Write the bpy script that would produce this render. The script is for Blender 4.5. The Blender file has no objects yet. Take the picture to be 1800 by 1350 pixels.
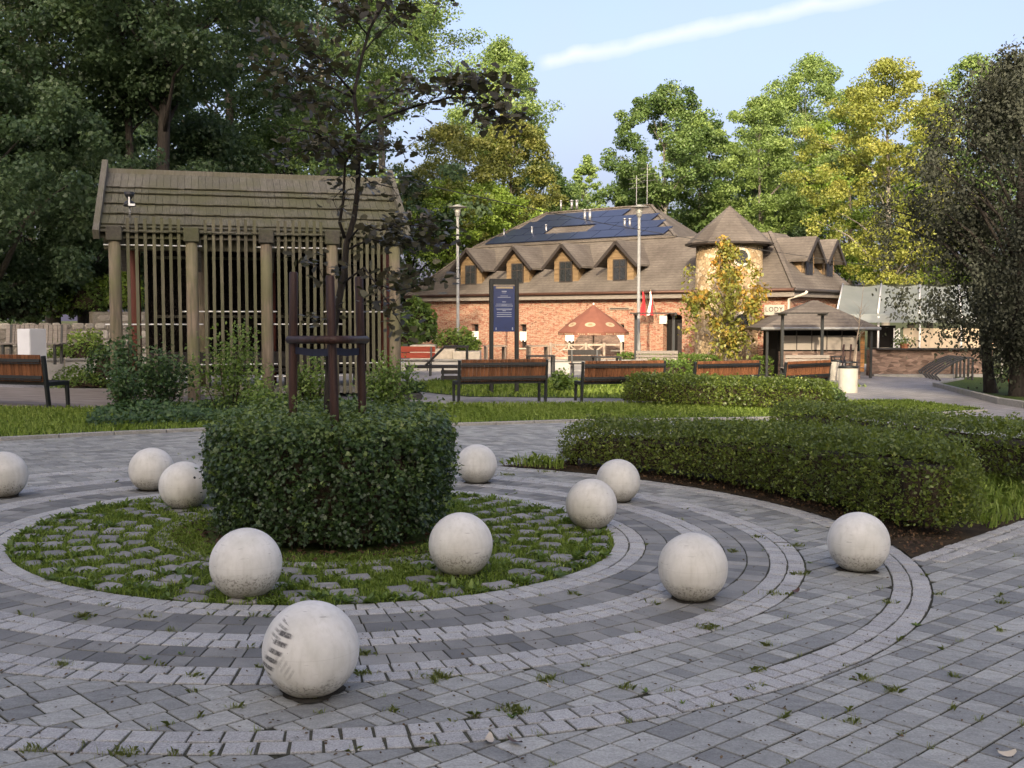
import bpy, bmesh, math, random
import numpy as np
from mathutils import Vector, Matrix
PI = math.pi
random.seed(7)
RNG = np.random.default_rng(11)
scene = bpy.context.scene
COL = scene.collection

# ------------------------------------------------------------------ camera
F_PX, PITCH, EYE = 1905.0, 0.061, 1.5            # focal length in pixels of a 1800 px wide frame
cam_data = bpy.data.cameras.new('camera')
cam_data.sensor_width = 36.0
cam_data.lens = 36.0 * F_PX / 1800.0
cam_data.clip_start = 0.05
cam_data.clip_end = 2000.0
camera = bpy.data.objects.new('camera', cam_data)
camera.location = (0, 0, EYE)
camera.rotation_euler = (PI / 2 - PITCH, 0, 0)
COL.objects.link(camera)
scene.camera = camera

# ------------------------------------------------------------------ sun, sky, exposure
SUN_EL = math.radians(22.0)
SUN_FROM = Vector((-0.17, -0.985, 0.0)).normalized()          # horizontal direction towards the sun
sun_vec = Vector((SUN_FROM.x * math.cos(SUN_EL), SUN_FROM.y * math.cos(SUN_EL), math.sin(SUN_EL)))
sun_data = bpy.data.lights.new('sun', 'SUN')
sun_data.energy = 2.0
sun_data.angle = math.radians(0.53)
sun_data.color = (1.0, 0.84, 0.62)
sun = bpy.data.objects.new('sun', sun_data)
sun.rotation_euler = sun_vec.to_track_quat('Z', 'Y').to_euler()
sun.location = (20, -40, 30)
COL.objects.link(sun)

world = bpy.data.worlds.new('World')
scene.world = world
world.use_nodes = True
wn = world.node_tree
wn.nodes.clear()
w_out = wn.nodes.new('ShaderNodeOutputWorld')
w_bg = wn.nodes.new('ShaderNodeBackground')
w_bg.inputs['Strength'].default_value = 0.15
w_sky = wn.nodes.new('ShaderNodeTexSky')
w_sky.sky_type = 'NISHITA'
w_sky.sun_disc = False
w_sky.sun_elevation = SUN_EL
w_sky.sun_rotation = math.atan2(SUN_FROM.x, SUN_FROM.y)
w_sky.altitude = 250.0
w_sky.air_density = 0.68
w_sky.dust_density = 10.0
w_sky.ozone_density = 0.4

def ray(px, py):
    c, s = math.cos(PITCH), math.sin(PITCH)
    d = Vector(((px - 900) / F_PX, 0, 0)) - Vector((0, s, c)) * ((py - 675) / F_PX) + Vector((0, c, -s))
    return d

def at(px, py, Y):
    """Point of the place seen at photo pixel (px, py) that stands Y metres in front of the camera."""
    d = ray(px, py)
    return Vector((0, 0, EYE)) + d * (Y / d.y)

# condensation trail: a great-circle band in the sky, in world directions
ca, cb = ray(952, 113).normalized(), ray(1540, -12).normalized()
cn = ca.cross(cb).normalized()
cm = (cb - ca).normalized()
def wmath(op, a, b=None, c=None, clamp=False):
    n = wn.nodes.new('ShaderNodeMath'); n.operation = op; n.use_clamp = clamp
    for i, v in enumerate((a, b, c)):
        if v is None: continue
        if isinstance(v, (int, float)): n.inputs[i].default_value = v
        else: wn.links.new(v, n.inputs[i])
    return n.outputs[0]
def wdot(v, vec):
    n = wn.nodes.new('ShaderNodeVectorMath'); n.operation = 'DOT_PRODUCT'
    wn.links.new(v, n.inputs[0]); n.inputs[1].default_value = vec
    return n.outputs['Value']
w_tc = wn.nodes.new('ShaderNodeTexCoord')
w_dir = w_tc.outputs['Generated']
w_no = wn.nodes.new('ShaderNodeTexNoise'); w_no.inputs['Scale'].default_value = 26; w_no.inputs['Detail'].default_value = 6
wn.links.new(w_dir, w_no.inputs['Vector'])
w_no2 = wn.nodes.new('ShaderNodeTexNoise'); w_no2.inputs['Scale'].default_value = 5; w_no2.inputs['Detail'].default_value = 5
wn.links.new(w_dir, w_no2.inputs['Vector'])
dist = wmath('ADD', wdot(w_dir, cn), wmath('MULTIPLY', wmath('SUBTRACT', w_no.outputs['Fac'], 0.5), 0.013))
along = wmath('SUBTRACT', wdot(w_dir, cm), ca.dot(cm))
band = wmath('SUBTRACT', 1.0, wmath('DIVIDE', wmath('ABSOLUTE', dist), 0.0082), clamp=True)
band = wmath('MULTIPLY', wmath('POWER', band, 0.8), wmath('MULTIPLY', wmath('ADD', along, 0.004), 90.0, clamp=True))
band = wmath('MULTIPLY', band, wmath('ADD', 0.35, wmath('MULTIPLY', w_no.outputs['Fac'], 0.75)))
veil = wmath('ADD', 0.17, wmath('MULTIPLY', wmath('SUBTRACT', w_no2.outputs['Fac'], 0.38, clamp=True), 0.5))
fac = wmath('MULTIPLY', band, 0.80, clamp=True)
w_mix = wn.nodes.new('ShaderNodeMix'); w_mix.data_type = 'RGBA'
wn.links.new(fac, w_mix.inputs['Factor'])
w_veil = wn.nodes.new('ShaderNodeMix'); w_veil.data_type = 'RGBA'          # thin even high haze
wn.links.new(veil, w_veil.inputs['Factor']); wn.links.new(w_sky.outputs['Color'], w_veil.inputs['A']); w_veil.inputs['B'].default_value = (1.48, 1.30, 1.88, 1)
wn.links.new(w_veil.outputs['Result'], w_mix.inputs['A'])
w_mix.inputs['B'].default_value = (2.35, 2.40, 2.62, 1)
wn.links.new(w_mix.outputs['Result'], w_bg.inputs['Color'])
wn.links.new(w_bg.outputs['Background'], w_out.inputs['Surface'])

scene.view_settings.view_transform = 'Standard'
scene.view_settings.look = 'None'
scene.view_settings.gamma = 1.0
scene.view_settings.use_curve_mapping = False
scene.view_settings.exposure = 1.68
scene.cycles.use_denoising = True
scene.cycles.max_bounces = 6
scene.cycles.diffuse_bounces = 3
scene.cycles.glossy_bounces = 2
scene.cycles.transmission_bounces = 4
scene.cycles.transparent_max_bounces = 6
scene.cycles.caustics_reflective = False
scene.cycles.caustics_refractive = False

# ------------------------------------------------------------------ ground shape
GA, GB = 0.0235, 0.0097
def gz(x, y):
    return -GA * max(-14.0, min(22.0, x)) - GB * max(-20.0, min(60.0, y))
TILT = Matrix.Identity(4)
_n = Vector((GA, GB, 1)).normalized()
_x = Vector((1, 0, -GA)).normalized()
_y = _n.cross(_x)
for i in range(3):
    TILT[i][0], TILT[i][1], TILT[i][2] = _x[i], _y[i], _n[i]
def gp(px, py):
    """Ground point seen at a photo pixel."""
    d = ray(px, py)
    t = -EYE / (d.z + GA * d.x + GB * d.y)
    return Vector((0, 0, EYE)) + d * t
RC = (-1.355, 7.757)                                     # centre of the rings

# ------------------------------------------------------------------ material helpers
class NB:
    def __init__(s, nt): s.nt = nt
    def put(s, sock, v):
        if v is None: return
        if isinstance(v, (int, float)):
            if hasattr(sock.default_value, '__len__'): sock.default_value = (v, v, v, 1)[:len(sock.default_value)]
            else: sock.default_value = v
        elif isinstance(v, (tuple, list)):
            sock.default_value = tuple(v) + ((1,) if len(sock.default_value) == 4 and len(v) == 3 else ())
        else: s.nt.links.new(v, sock)
    def node(s, t): return s.nt.nodes.new(t)
    def m(s, op, a, b=None, c=None, clamp=False):
        n = s.node('ShaderNodeMath'); n.operation = op; n.use_clamp = clamp
        for i, v in enumerate((a, b, c)): s.put(n.inputs[i], v)
        return n.outputs[0]
    def co(s, kind='Object', scale=None, rot=None, loc=None):
        v = s.node('ShaderNodeTexCoord').outputs[kind]
        if scale or rot or loc:
            n = s.node('ShaderNodeMapping'); s.put(n.inputs[0], v)
            if scale: n.inputs['Scale'].default_value = scale
            if rot: n.inputs['Rotation'].default_value = rot
            if loc: n.inputs['Location'].default_value = loc
            v = n.outputs[0]
        return v
    def pos(s): return s.node('ShaderNodeNewGeometry').outputs['Position']
    def mapv(s, v, scale=(1, 1, 1), rot=(0, 0, 0), loc=(0, 0, 0)):
        n = s.node('ShaderNodeMapping'); s.put(n.inputs[0], v)
        n.inputs['Scale'].default_value = scale; n.inputs['Rotation'].default_value = rot; n.inputs['Location'].default_value = loc
        return n.outputs[0]
    def xyz(s, v):
        n = s.node('ShaderNodeSeparateXYZ'); s.put(n.inputs[0], v); return n.outputs
    def noise(s, v, scale, detail=3, rough=0.55, dist=0.0):
        n = s.node('ShaderNodeTexNoise'); s.put(n.inputs['Vector'], v)
        n.inputs['Scale'].default_value = scale; n.inputs['Detail'].default_value = detail
        n.inputs['Roughness'].default_value = rough; n.inputs['Distortion'].default_value = dist
        return n.outputs['Fac']
    def voro(s, v, scale, feature='F1', out='Distance'):
        n = s.node('ShaderNodeTexVoronoi'); n.feature = feature; s.put(n.inputs['Vector'], v)
        n.inputs['Scale'].default_value = scale
        return n.outputs[out]
    def wave(s, v, scale, dist=0, detail=2):
        n = s.node('ShaderNodeTexWave'); s.put(n.inputs['Vector'], v); n.inputs['Scale'].default_value = scale
        n.inputs['Distortion'].default_value = dist; n.inputs['Detail'].default_value = detail
        return n.outputs['Fac']
    def ramp(s, f, stops):
        n = s.node('ShaderNodeValToRGB'); s.put(n.inputs[0], f)
        cr = n.color_ramp
        while len(cr.elements) < len(stops): cr.elements.new(0.5)
        for e, (p, c) in zip(cr.elements, stops):
            e.position = p; e.color = (c, c, c, 1) if isinstance(c, (int, float)) else tuple(c) + (1,)
        return n.outputs[0]
    def mix(s, f, a, b, mode='MIX'):
        n = s.node('ShaderNodeMix'); n.data_type = 'RGBA'; n.blend_type = mode
        s.put(n.inputs['Factor'], f); s.put(n.inputs['A'], a); s.put(n.inputs['B'], b)
        return n.outputs['Result']
    def bump(s, h, strength=0.4, dist=0.01, normal=None):
        n = s.node('ShaderNodeBump'); n.inputs['Strength'].default_value = strength; n.inputs['Distance'].default_value = dist
        s.put(n.inputs['Height'], h); s.put(n.inputs['Normal'], normal)
        return n.outputs[0]
    def attr(s, name='tone'):
        n = s.node('ShaderNodeAttribute'); n.attribute_name = name; return n.outputs['Fac']
    def objrand(s): return s.node('ShaderNodeObjectInfo').outputs['Random']
    def tone(s):
        return s.m('FRACT', s.m('ADD', s.attr('tone'), s.m('MULTIPLY', s.objrand(), 7.31)))
    def bsdf(s, color, rough=0.7, metal=0.0, spec=0.4, normal=None):
        n = s.node('ShaderNodeBsdfPrincipled')
        s.put(n.inputs['Base Color'], color); s.put(n.inputs['Roughness'], rough); s.put(n.inputs['Metallic'], metal)
        s.put(n.inputs['Specular IOR Level'], spec); s.put(n.inputs['Normal'], normal)
        return n
    def out(s, shader):
        o = s.node('ShaderNodeOutputMaterial'); s.nt.links.new(shader, o.inputs['Surface'])
M = {}
def material(name):
    def deco(fn):
        m = bpy.data.materials.new(name); m.use_nodes = True; m.node_tree.nodes.clear()
        b = NB(m.node_tree); r = fn(b)
        b.out(r.outputs[0] if hasattr(r, 'outputs') else r)
        M[name] = m
        return fn
    return deco

def leaf_mat(name, c0, c1, c2, transl=0.35, rough=0.45, spec=0.35):
    @material(name)
    def _(b):
        t = b.attr('tone')
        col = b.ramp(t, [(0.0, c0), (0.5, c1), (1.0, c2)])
        p = b.bsdf(col, rough, 0, spec)
        tr = b.node('ShaderNodeBsdfTranslucent')
        b.put(tr.inputs['Color'], b.mix(0.35, col, (c2[0] * 1.5, c2[1] * 1.6, c2[2] * 0.7)))
        mx = b.node('ShaderNodeMixShader'); mx.inputs[0].default_value = transl
        b.nt.links.new(p.outputs[0], mx.inputs[1]); b.nt.links.new(tr.outputs[0], mx.inputs[2])
        return mx
leaf_mat('leaf_hedge_round', (0.024, 0.048, 0.016), (0.048, 0.090, 0.024), (0.170, 0.230, 0.055), 0.25, 0.42, 0.5)
leaf_mat('leaf_hedge', (0.058, 0.090, 0.017), (0.130, 0.175, 0.030), (0.340, 0.350, 0.068), 0.3, 0.45, 0.5)
leaf_mat('leaf_hedge_pale', (0.078, 0.130, 0.026), (0.143, 0.221, 0.039), (0.260, 0.325, 0.065), 0.35)
leaf_mat('leaf_wood_dark', (0.036, 0.064, 0.034), (0.072, 0.118, 0.058), (0.130, 0.180, 0.085), 0.45)
leaf_mat('leaf_wood_grey', (0.050, 0.062, 0.036), (0.088, 0.102, 0.060), (0.135, 0.150, 0.092), 0.35)
leaf_mat('leaf_wood_mid', (0.054, 0.098, 0.031), (0.110, 0.174, 0.050), (0.198, 0.264, 0.082), 0.4)
leaf_mat('leaf_lime', (0.100, 0.154, 0.026), (0.190, 0.278, 0.043), (0.314, 0.388, 0.072), 0.4)
leaf_mat('leaf_ash', (0.108, 0.162, 0.050), (0.190, 0.270, 0.076), (0.288, 0.360, 0.112), 0.4)
leaf_mat('leaf_olive', (0.096, 0.120, 0.031), (0.180, 0.198, 0.048), (0.276, 0.258, 0.072), 0.4)
leaf_mat('leaf_yellow', (0.132, 0.167, 0.034), (0.247, 0.270, 0.057), (0.380, 0.356, 0.086), 0.4)
leaf_mat('leaf_chestnut', (0.115, 0.150, 0.030), (0.215, 0.235, 0.048), (0.500, 0.260, 0.045), 0.35)
leaf_mat('leaf_plum', (0.024, 0.027, 0.020), (0.048, 0.053, 0.038), (0.085, 0.092, 0.066), 0.25, 0.65, 0.15)
leaf_mat('leaf_oak', (0.030, 0.026, 0.016), (0.056, 0.050, 0.026), (0.095, 0.092, 0.042), 0.30, 0.4, 0.5)
leaf_mat('leaf_shrub', (0.050, 0.090, 0.020), (0.105, 0.165, 0.034), (0.200, 0.270, 0.062), 0.35)
leaf_mat('leaf_cover', (0.022, 0.048, 0.017), (0.043, 0.084, 0.026), (0.084, 0.138, 0.042), 0.25)
leaf_mat('grass_blade', (0.112, 0.174, 0.027), (0.196, 0.280, 0.045), (0.314, 0.381, 0.090), 0.4, 0.5)
leaf_mat('grass_dry', (0.14, 0.18, 0.045), (0.22, 0.26, 0.07), (0.32, 0.33, 0.12), 0.5, 0.6)
leaf_mat('litter', (0.040, 0.022, 0.012), (0.080, 0.044, 0.022), (0.150, 0.090, 0.042), 0.2, 0.7)
leaf_mat('petal_white', (0.6, 0.58, 0.5), (0.7, 0.68, 0.6), (0.8, 0.78, 0.7), 0.3)

def bark_mat(name, c0, c1):
    @material(name)
    def _(b):
        v = b.co('Object', scale=(6, 6, 1.4))
        n = b.noise(v, 3.0, 5, 0.65)
        return b.bsdf(b.ramp(n, [(0.3, c0), (0.7, c1)]), 0.85, 0, 0.2, b.bump(n, 0.7, 0.03))
bark_mat('bark_grey', (0.045, 0.038, 0.030), (0.110, 0.098, 0.080))
bark_mat('bark_dark', (0.014, 0.012, 0.010), (0.045, 0.038, 0.032))
bark_mat('bark_pale', (0.09, 0.08, 0.065), (0.19, 0.175, 0.15))
bark_mat('twig', (0.020, 0.014, 0.010), (0.060, 0.045, 0.030))

@material('concrete_ball')
def _(b):
    v = b.co('Object'); x, y, z = b.xyz(v)
    r = b.objrand()
    vv = b.node('ShaderNodeVectorMath'); vv.operation = 'ADD'; b.put(vv.inputs[0], v)
    cx = b.node('ShaderNodeCombineXYZ'); b.put(cx.inputs[0], b.m('MULTIPLY', r, 37.0)); b.put(cx.inputs[1], b.m('MULTIPLY', r, 11.0))
    b.put(vv.inputs[1], cx.outputs[0]); w = vv.outputs[0]
    n1 = b.noise(w, 7, 6, 0.65); n2 = b.noise(w, 42, 4, 0.7); n3 = b.noise(b.mapv(w, (30, 30, 5)), 1.2, 4, 0.6)
    base = b.ramp(n1, [(0.25, (0.50, 0.495, 0.46)), (0.55, (0.62, 0.615, 0.58)), (0.8, (0.70, 0.695, 0.67))])
    base = b.mix(b.m('MULTIPLY', b.ramp(n3, [(0.48, 0.0), (0.72, 1.0)]), 0.26), base, (0.33, 0.315, 0.26))
    base = b.mix(b.m('MULTIPLY', b.ramp(b.noise(w, 3.1, 3, 0.6), [(0.5, 0.0), (0.7, 1.0)]), 0.35), base, (0.40, 0.405, 0.36))
    base = b.mix(1.0, base, b.ramp(b.m('FRACT', b.m('MULTIPLY', r, 13.7)), [(0.0, (0.86, 0.85, 0.82)), (1.0, (1.0, 1.0, 1.0))]), 'MULTIPLY')
    pit = b.ramp(b.voro(w, 38), [(0.05, 1.0), (0.11, 0.0)])
    base = b.mix(b.m('MULTIPLY', b.m('MULTIPLY', pit, b.ramp(b.noise(w, 9, 2), [(0.55, 0.0), (0.62, 1.0)])), 0.6), base, (0.16, 0.155, 0.13))
    # grimy splash band low on the ball, patchy and speckled
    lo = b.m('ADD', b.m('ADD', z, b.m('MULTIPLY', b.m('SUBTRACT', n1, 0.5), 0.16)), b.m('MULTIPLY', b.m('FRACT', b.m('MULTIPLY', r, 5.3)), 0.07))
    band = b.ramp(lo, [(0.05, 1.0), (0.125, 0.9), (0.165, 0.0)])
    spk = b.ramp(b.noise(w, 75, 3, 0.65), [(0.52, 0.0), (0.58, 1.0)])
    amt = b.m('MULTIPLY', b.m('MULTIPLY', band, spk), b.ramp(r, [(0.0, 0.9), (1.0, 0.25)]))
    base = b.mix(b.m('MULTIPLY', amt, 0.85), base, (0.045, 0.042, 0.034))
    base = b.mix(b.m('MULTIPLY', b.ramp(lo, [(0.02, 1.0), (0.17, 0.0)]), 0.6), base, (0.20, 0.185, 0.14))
    seam = b.m('LESS_THAN', b.m('ABSOLUTE', b.m('SUBTRACT', z, 0.185)), 0.0011)
    base = b.mix(b.m('MULTIPLY', seam, 0.22), base, (0.3, 0.29, 0.25))
    scr = b.ramp(b.noise(b.mapv(w, (5, 5, 40), (0.5, 0.8, 0.2)), 2.3, 2, 0.5), [(0.70, 0.0), (0.735, 1.0)])
    base = b.mix(b.m('MULTIPLY', scr, 0.45), base, (0.13, 0.125, 0.11))
    return b.bsdf(base, b.ramp(n2, [(0.3, 0.55), (0.7, 0.75)]), 0, 0.35, b.bump(n2, 0.12, 0.004))

def ball_mat_marks():
    m = M['concrete_ball'].copy(); m.name = 'concrete_ball_scuffed'; M['concrete_ball_scuffed'] = m
    b = NB(m.node_tree)
    p = [n for n in m.node_tree.nodes if n.type == 'BSDF_PRINCIPLED'][0]
    old = p.inputs['Base Color'].links[0].from_socket
    x, y, z = b.xyz(b.co('Object'))
    R = 0.195
    u = b.m('DIVIDE', x, R); v = b.m('DIVIDE', b.m('SUBTRACT', z, R * 0.9), R)
    noi = b.noise(b.co('Object'), 60, 4, 0.7)
    def streaks(e1, q0, hw, p0, p1, freq, strength, curve=0.0):
        e = Vector(e1).normalized()
        pp = b.m('ADD', b.m('MULTIPLY', u, e.x), b.m('MULTIPLY', v, e.y))
        qq = b.m('ADD', b.m('MULTIPLY', u, -e.y), b.m('MULTIPLY', v, e.x))
        qq = b.m('ADD', qq, b.m('MULTIPLY', b.m('MULTIPLY', pp, pp), curve))
        inq = b.m('SUBTRACT', 1.0, b.m('MULTIPLY', b.m('SUBTRACT', b.m('ABSOLUTE', b.m('SUBTRACT', qq, q0)), hw * 0.6), 1 / (hw * 0.4), clamp=True), clamp=True)
        inp = b.m('MULTIPLY', b.m('GREATER_THAN', pp, p0), b.m('LESS_THAN', pp, p1))
        fr = b.m('FRACT', b.m('ADD', b.m('MULTIPLY', pp, freq), b.m('MULTIPLY', qq, freq * 0.35)))
        st = b.ramp(fr, [(0.08, 0.0), (0.2, 1.0), (0.6, 1.0), (0.72, 0.0)])
        a = b.m('MULTIPLY', b.m('MULTIPLY', inq, inp), b.m('MULTIPLY', st, b.ramp(noi, [(0.3, 0.35), (0.55, 1.0)])))
        return b.m('MULTIPLY', a, strength)
    front = b.m('LESS_THAN', y, 0.03)
    s1 = streaks((0.50, 0.87), 0.58, 0.17, -0.68, 0.36, 5.0, 0.92)
    s2 = streaks((0.62, 0.78), 0.74, 0.13, -0.10, 0.34, 9.0, 0.6)
    s3 = streaks((0.62, -0.78), -0.34, 0.16, -0.42, 0.10, 9.0, 0.28)
    a = b.m('MULTIPLY', b.m('MAXIMUM', b.m('MAXIMUM', s1, s2), s3), front)
    b.nt.links.new(b.mix(a, old, (0.035, 0.035, 0.036)), p.inputs['Base Color'])
ball_mat_marks()

@material('granite')
def _(b):
    v = b.pos(); t = b.tone()
    n = b.noise(v, 130, 4, 0.8); n2 = b.noise(v, 14, 3, 0.5); n3 = b.noise(v, 40, 2, 0.6)
    c = b.ramp(n, [(0.38, (0.10, 0.10, 0.10)), (0.5, (0.30, 0.298, 0.29)), (0.60, (0.52, 0.515, 0.50))])
    c = b.mix(0.5, c, b.ramp(t, [(0.0, (0.29, 0.293, 0.280)), (0.5, (0.37, 0.373, 0.352)), (1.0, (0.45, 0.452, 0.425))]))
    c = b.mix(b.m('MULTIPLY', b.ramp(n2, [(0.55, 0.0), (0.75, 1.0)]), 0.35), c, (0.11, 0.11, 0.09))
    return b.bsdf(c, 0.62, 0, 0.4, b.bump(b.m('ADD', n, b.m('MULTIPLY', n3, 1.5)), 0.55, 0.006))

@material('paver')
def _(b):
    v = b.pos(); t = b.tone()
    n = b.noise(v, 95, 4, 0.8); n2 = b.noise(b.mapv(v, (1, 3, 1), (0, 0, -0.73)), 9, 4, 0.6); n3 = b.noise(v, 1.1, 3, 0.5)
    c = b.ramp(t, [(0.0, (0.160, 0.164, 0.155)), (0.22, (0.200, 0.205, 0.192)), (0.45, (0.246, 0.251, 0.232)), (0.8, (0.286, 0.291, 0.268)), (1.0, (0.330, 0.334, 0.306))])
    c = b.mix(0.45, c, b.mix(1.0, c, b.ramp(n2, [(0.3, 0.6), (0.7, 1.35)]), 'MULTIPLY'))
    c = b.mix(0.5, c, b.mix(1.0, c, b.ramp(n, [(0.35, 0.5), (0.65, 1.5)]), 'MULTIPLY'))
    c = b.mix(b.m('MULTIPLY', b.ramp(n3, [(0.5, 0.0), (0.75, 1.0)]), 0.3), c, (0.13, 0.13, 0.105))
    return b.bsdf(c, 0.66, 0, 0.4, b.bump(n, 0.3, 0.003))

@material('ring_paver')
def _(b):
    v = b.pos(); t = b.tone()
    n = b.noise(v, 150, 3, 0.7); n2 = b.noise(v, 6, 4, 0.6)
    c = b.ramp(t, [(0.0, (0.112, 0.114, 0.109)), (0.3, (0.148, 0.150, 0.141)), (0.6, (0.192, 0.193, 0.179)), (1.0, (0.234, 0.232, 0.211))])
    c = b.mix(0.5, c, b.mix(1.0, c, b.ramp(n2, [(0.3, 0.65), (0.7, 1.3)]), 'MULTIPLY'))
    c = b.mix(0.35, c, b.mix(1.0, c, b.ramp(n, [(0.35, 0.6), (0.65, 1.4)]), 'MULTIPLY'))
    return b.bsdf(c, 0.68, 0, 0.4, b.bump(n, 0.3, 0.003))

@material('joint')
def _(b):
    v = b.pos(); n = b.noise(v, 1.6, 4, 0.6); n2 = b.noise(v, 60, 3, 0.7)
    c = b.ramp(n, [(0.35, (0.016, 0.016, 0.013)), (0.55, (0.034, 0.036, 0.020)), (0.70, (0.058, 0.076, 0.024))])
    return b.bsdf(b.mix(0.4, c, b.ramp(n2, [(0.3, (0.02, 0.02, 0.016)), (0.7, (0.10, 0.095, 0.07))])), 0.9, 0, 0.1, b.bump(n2, 0.6, 0.01))

@material('joint_sand')
def _(b):
    v = b.pos(); n = b.noise(v, 1.6, 4, 0.6); n2 = b.noise(v, 60, 3, 0.7)
    c = b.ramp(n, [(0.35, (0.040, 0.040, 0.033)), (0.55, (0.070, 0.072, 0.048)), (0.70, (0.085, 0.100, 0.045))])
    return b.bsdf(b.mix(0.4, c, b.ramp(n2, [(0.3, (0.03, 0.03, 0.025)), (0.7, (0.13, 0.125, 0.10))])), 0.9, 0, 0.1, b.bump(n2, 0.5, 0.006))

@material('field_stone')
def _(b):
    v = b.pos(); t = b.tone(); n = b.noise(v, 90, 4, 0.7); n2 = b.noise(v, 12, 3)
    c = b.ramp(t, [(0.0, (0.17, 0.17, 0.165)), (1.0, (0.28, 0.275, 0.26))])
    c = b.mix(0.5, c, b.mix(1.0, c, b.ramp(n, [(0.35, 0.55), (0.65, 1.4)]), 'MULTIPLY'))
    c = b.mix(b.m('MULTIPLY', b.ramp(n2, [(0.5, 0.0), (0.7, 1.0)]), 0.4), c, (0.10, 0.105, 0.07))
    return b.bsdf(c, 0.75, 0, 0.3, b.bump(n, 0.6, 0.008))

@material('soil')
def _(b):
    v = b.pos(); n = b.noise(v, 5, 5, 0.65); n2 = b.noise(v, 50, 3, 0.7)
    c = b.ramp(n, [(0.3, (0.028, 0.022, 0.015)), (0.7, (0.075, 0.055, 0.034))])
    return b.bsdf(c, 0.95, 0, 0.1, b.bump(n2, 0.9, 0.03))

@material('turf')
def _(b):
    v = b.pos(); n = b.noise(v, 2.2, 5, 0.65); n2 = b.noise(v, 45, 3, 0.7)
    c = b.ramp(n, [(0.3, (0.030, 0.055, 0.012)), (0.7, (0.070, 0.105, 0.022))])
    return b.bsdf(b.mix(0.4, c, b.ramp(n2, [(0.3, (0.03, 0.045, 0.01)), (0.7, (0.10, 0.13, 0.03))])), 0.9, 0, 0.15, b.bump(n2, 0.9, 0.03))

@material('ground_far')
def _(b):
    v = b.pos(); n = b.noise(v, 0.35, 5, 0.65)
    return b.bsdf(b.ramp(n, [(0.3, (0.035, 0.05, 0.016)), (0.7, (0.085, 0.085, 0.035))]), 0.95, 0, 0.1)

@material('far_paving')
def _(b):
    v = b.mapv(b.pos(), (1, 1, 1), (0, 0, -0.62))
    n = b.node('ShaderNodeTexBrick'); b.put(n.inputs['Vector'], v)
    n.inputs['Scale'].default_value = 1.0; n.inputs['Brick Width'].default_value = 0.34; n.inputs['Row Height'].default_value = 0.22
    n.inputs['Mortar Size'].default_value = 0.010; n.inputs['Bias'].default_value = -0.1
    n.inputs['Color1'].default_value = (0.235, 0.225, 0.220, 1); n.inputs['Color2'].default_value = (0.300, 0.290, 0.285, 1)
    n.inputs['Mortar'].default_value = (0.07, 0.068, 0.06, 1)
    n2 = b.noise(b.pos(), 0.8, 4, 0.6); n3 = b.noise(b.pos(), 30, 3, 0.7)
    c = b.mix(0.4, n.outputs['Color'], b.mix(1.0, n.outputs['Color'], b.ramp(n2, [(0.3, 0.6), (0.7, 1.3)]), 'MULTIPLY'))
    return b.bsdf(c, 0.7, 0, 0.35, b.bump(n3, 0.3, 0.004))

@material('terrace_paving')
def _(b):
    n = b.noise(b.mapv(b.pos(), (1, 6, 1)), 1.5, 4, 0.6); n2 = b.noise(b.pos(), 20, 3)
    c = b.ramp(n, [(0.3, (0.12, 0.095, 0.075)), (0.7, (0.27, 0.24, 0.215))])
    return b.bsdf(c, 0.8, 0, 0.3, b.bump(n2, 0.4, 0.01))

@material('kerb')
def _(b):
    v = b.pos(); n = b.noise(v, 30, 4, 0.7); n2 = b.noise(v, 3, 3)
    c = b.ramp(n, [(0.3, (0.20, 0.195, 0.175)), (0.7, (0.32, 0.31, 0.285))])
    c = b.mix(b.m('MULTIPLY', b.ramp(n2, [(0.5, 0.0), (0.7, 1.0)]), 0.4), c, (0.11, 0.12, 0.06))
    return b.bsdf(c, 0.85, 0, 0.3, b.bump(n, 0.4, 0.006))

@material('concrete_wall')
def _(b):
    v = b.pos(); n = b.noise(v, 1.3, 5, 0.65); n2 = b.noise(v, 25, 3, 0.7)
    return b.bsdf(b.ramp(n, [(0.3, (0.30, 0.29, 0.265)), (0.7, (0.47, 0.46, 0.43))]), 0.85, 0, 0.3, b.bump(n2, 0.25, 0.006))

@material('rubble')
def _(b):
    v = b.pos(); t = b.tone(); n = b.noise(v, 18, 4, 0.7)
    c = b.ramp(t, [(0.0, (0.16, 0.14, 0.115)), (0.5, (0.27, 0.245, 0.205)), (1.0, (0.38, 0.35, 0.30))])
    c = b.mix(0.5, c, b.mix(1.0, c, b.ramp(n, [(0.3, 0.55), (0.7, 1.4)]), 'MULTIPLY'))
    return b.bsdf(c, 0.9, 0, 0.2, b.bump(n, 0.6, 0.02))

@material('mortar')
def _(b):
    n = b.noise(b.pos(), 20, 4, 0.7)
    return b.bsdf(b.ramp(n, [(0.3, (0.13, 0.115, 0.09)), (0.7, (0.22, 0.20, 0.165))]), 0.95, 0, 0.1, b.bump(n, 0.5, 0.01))

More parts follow.
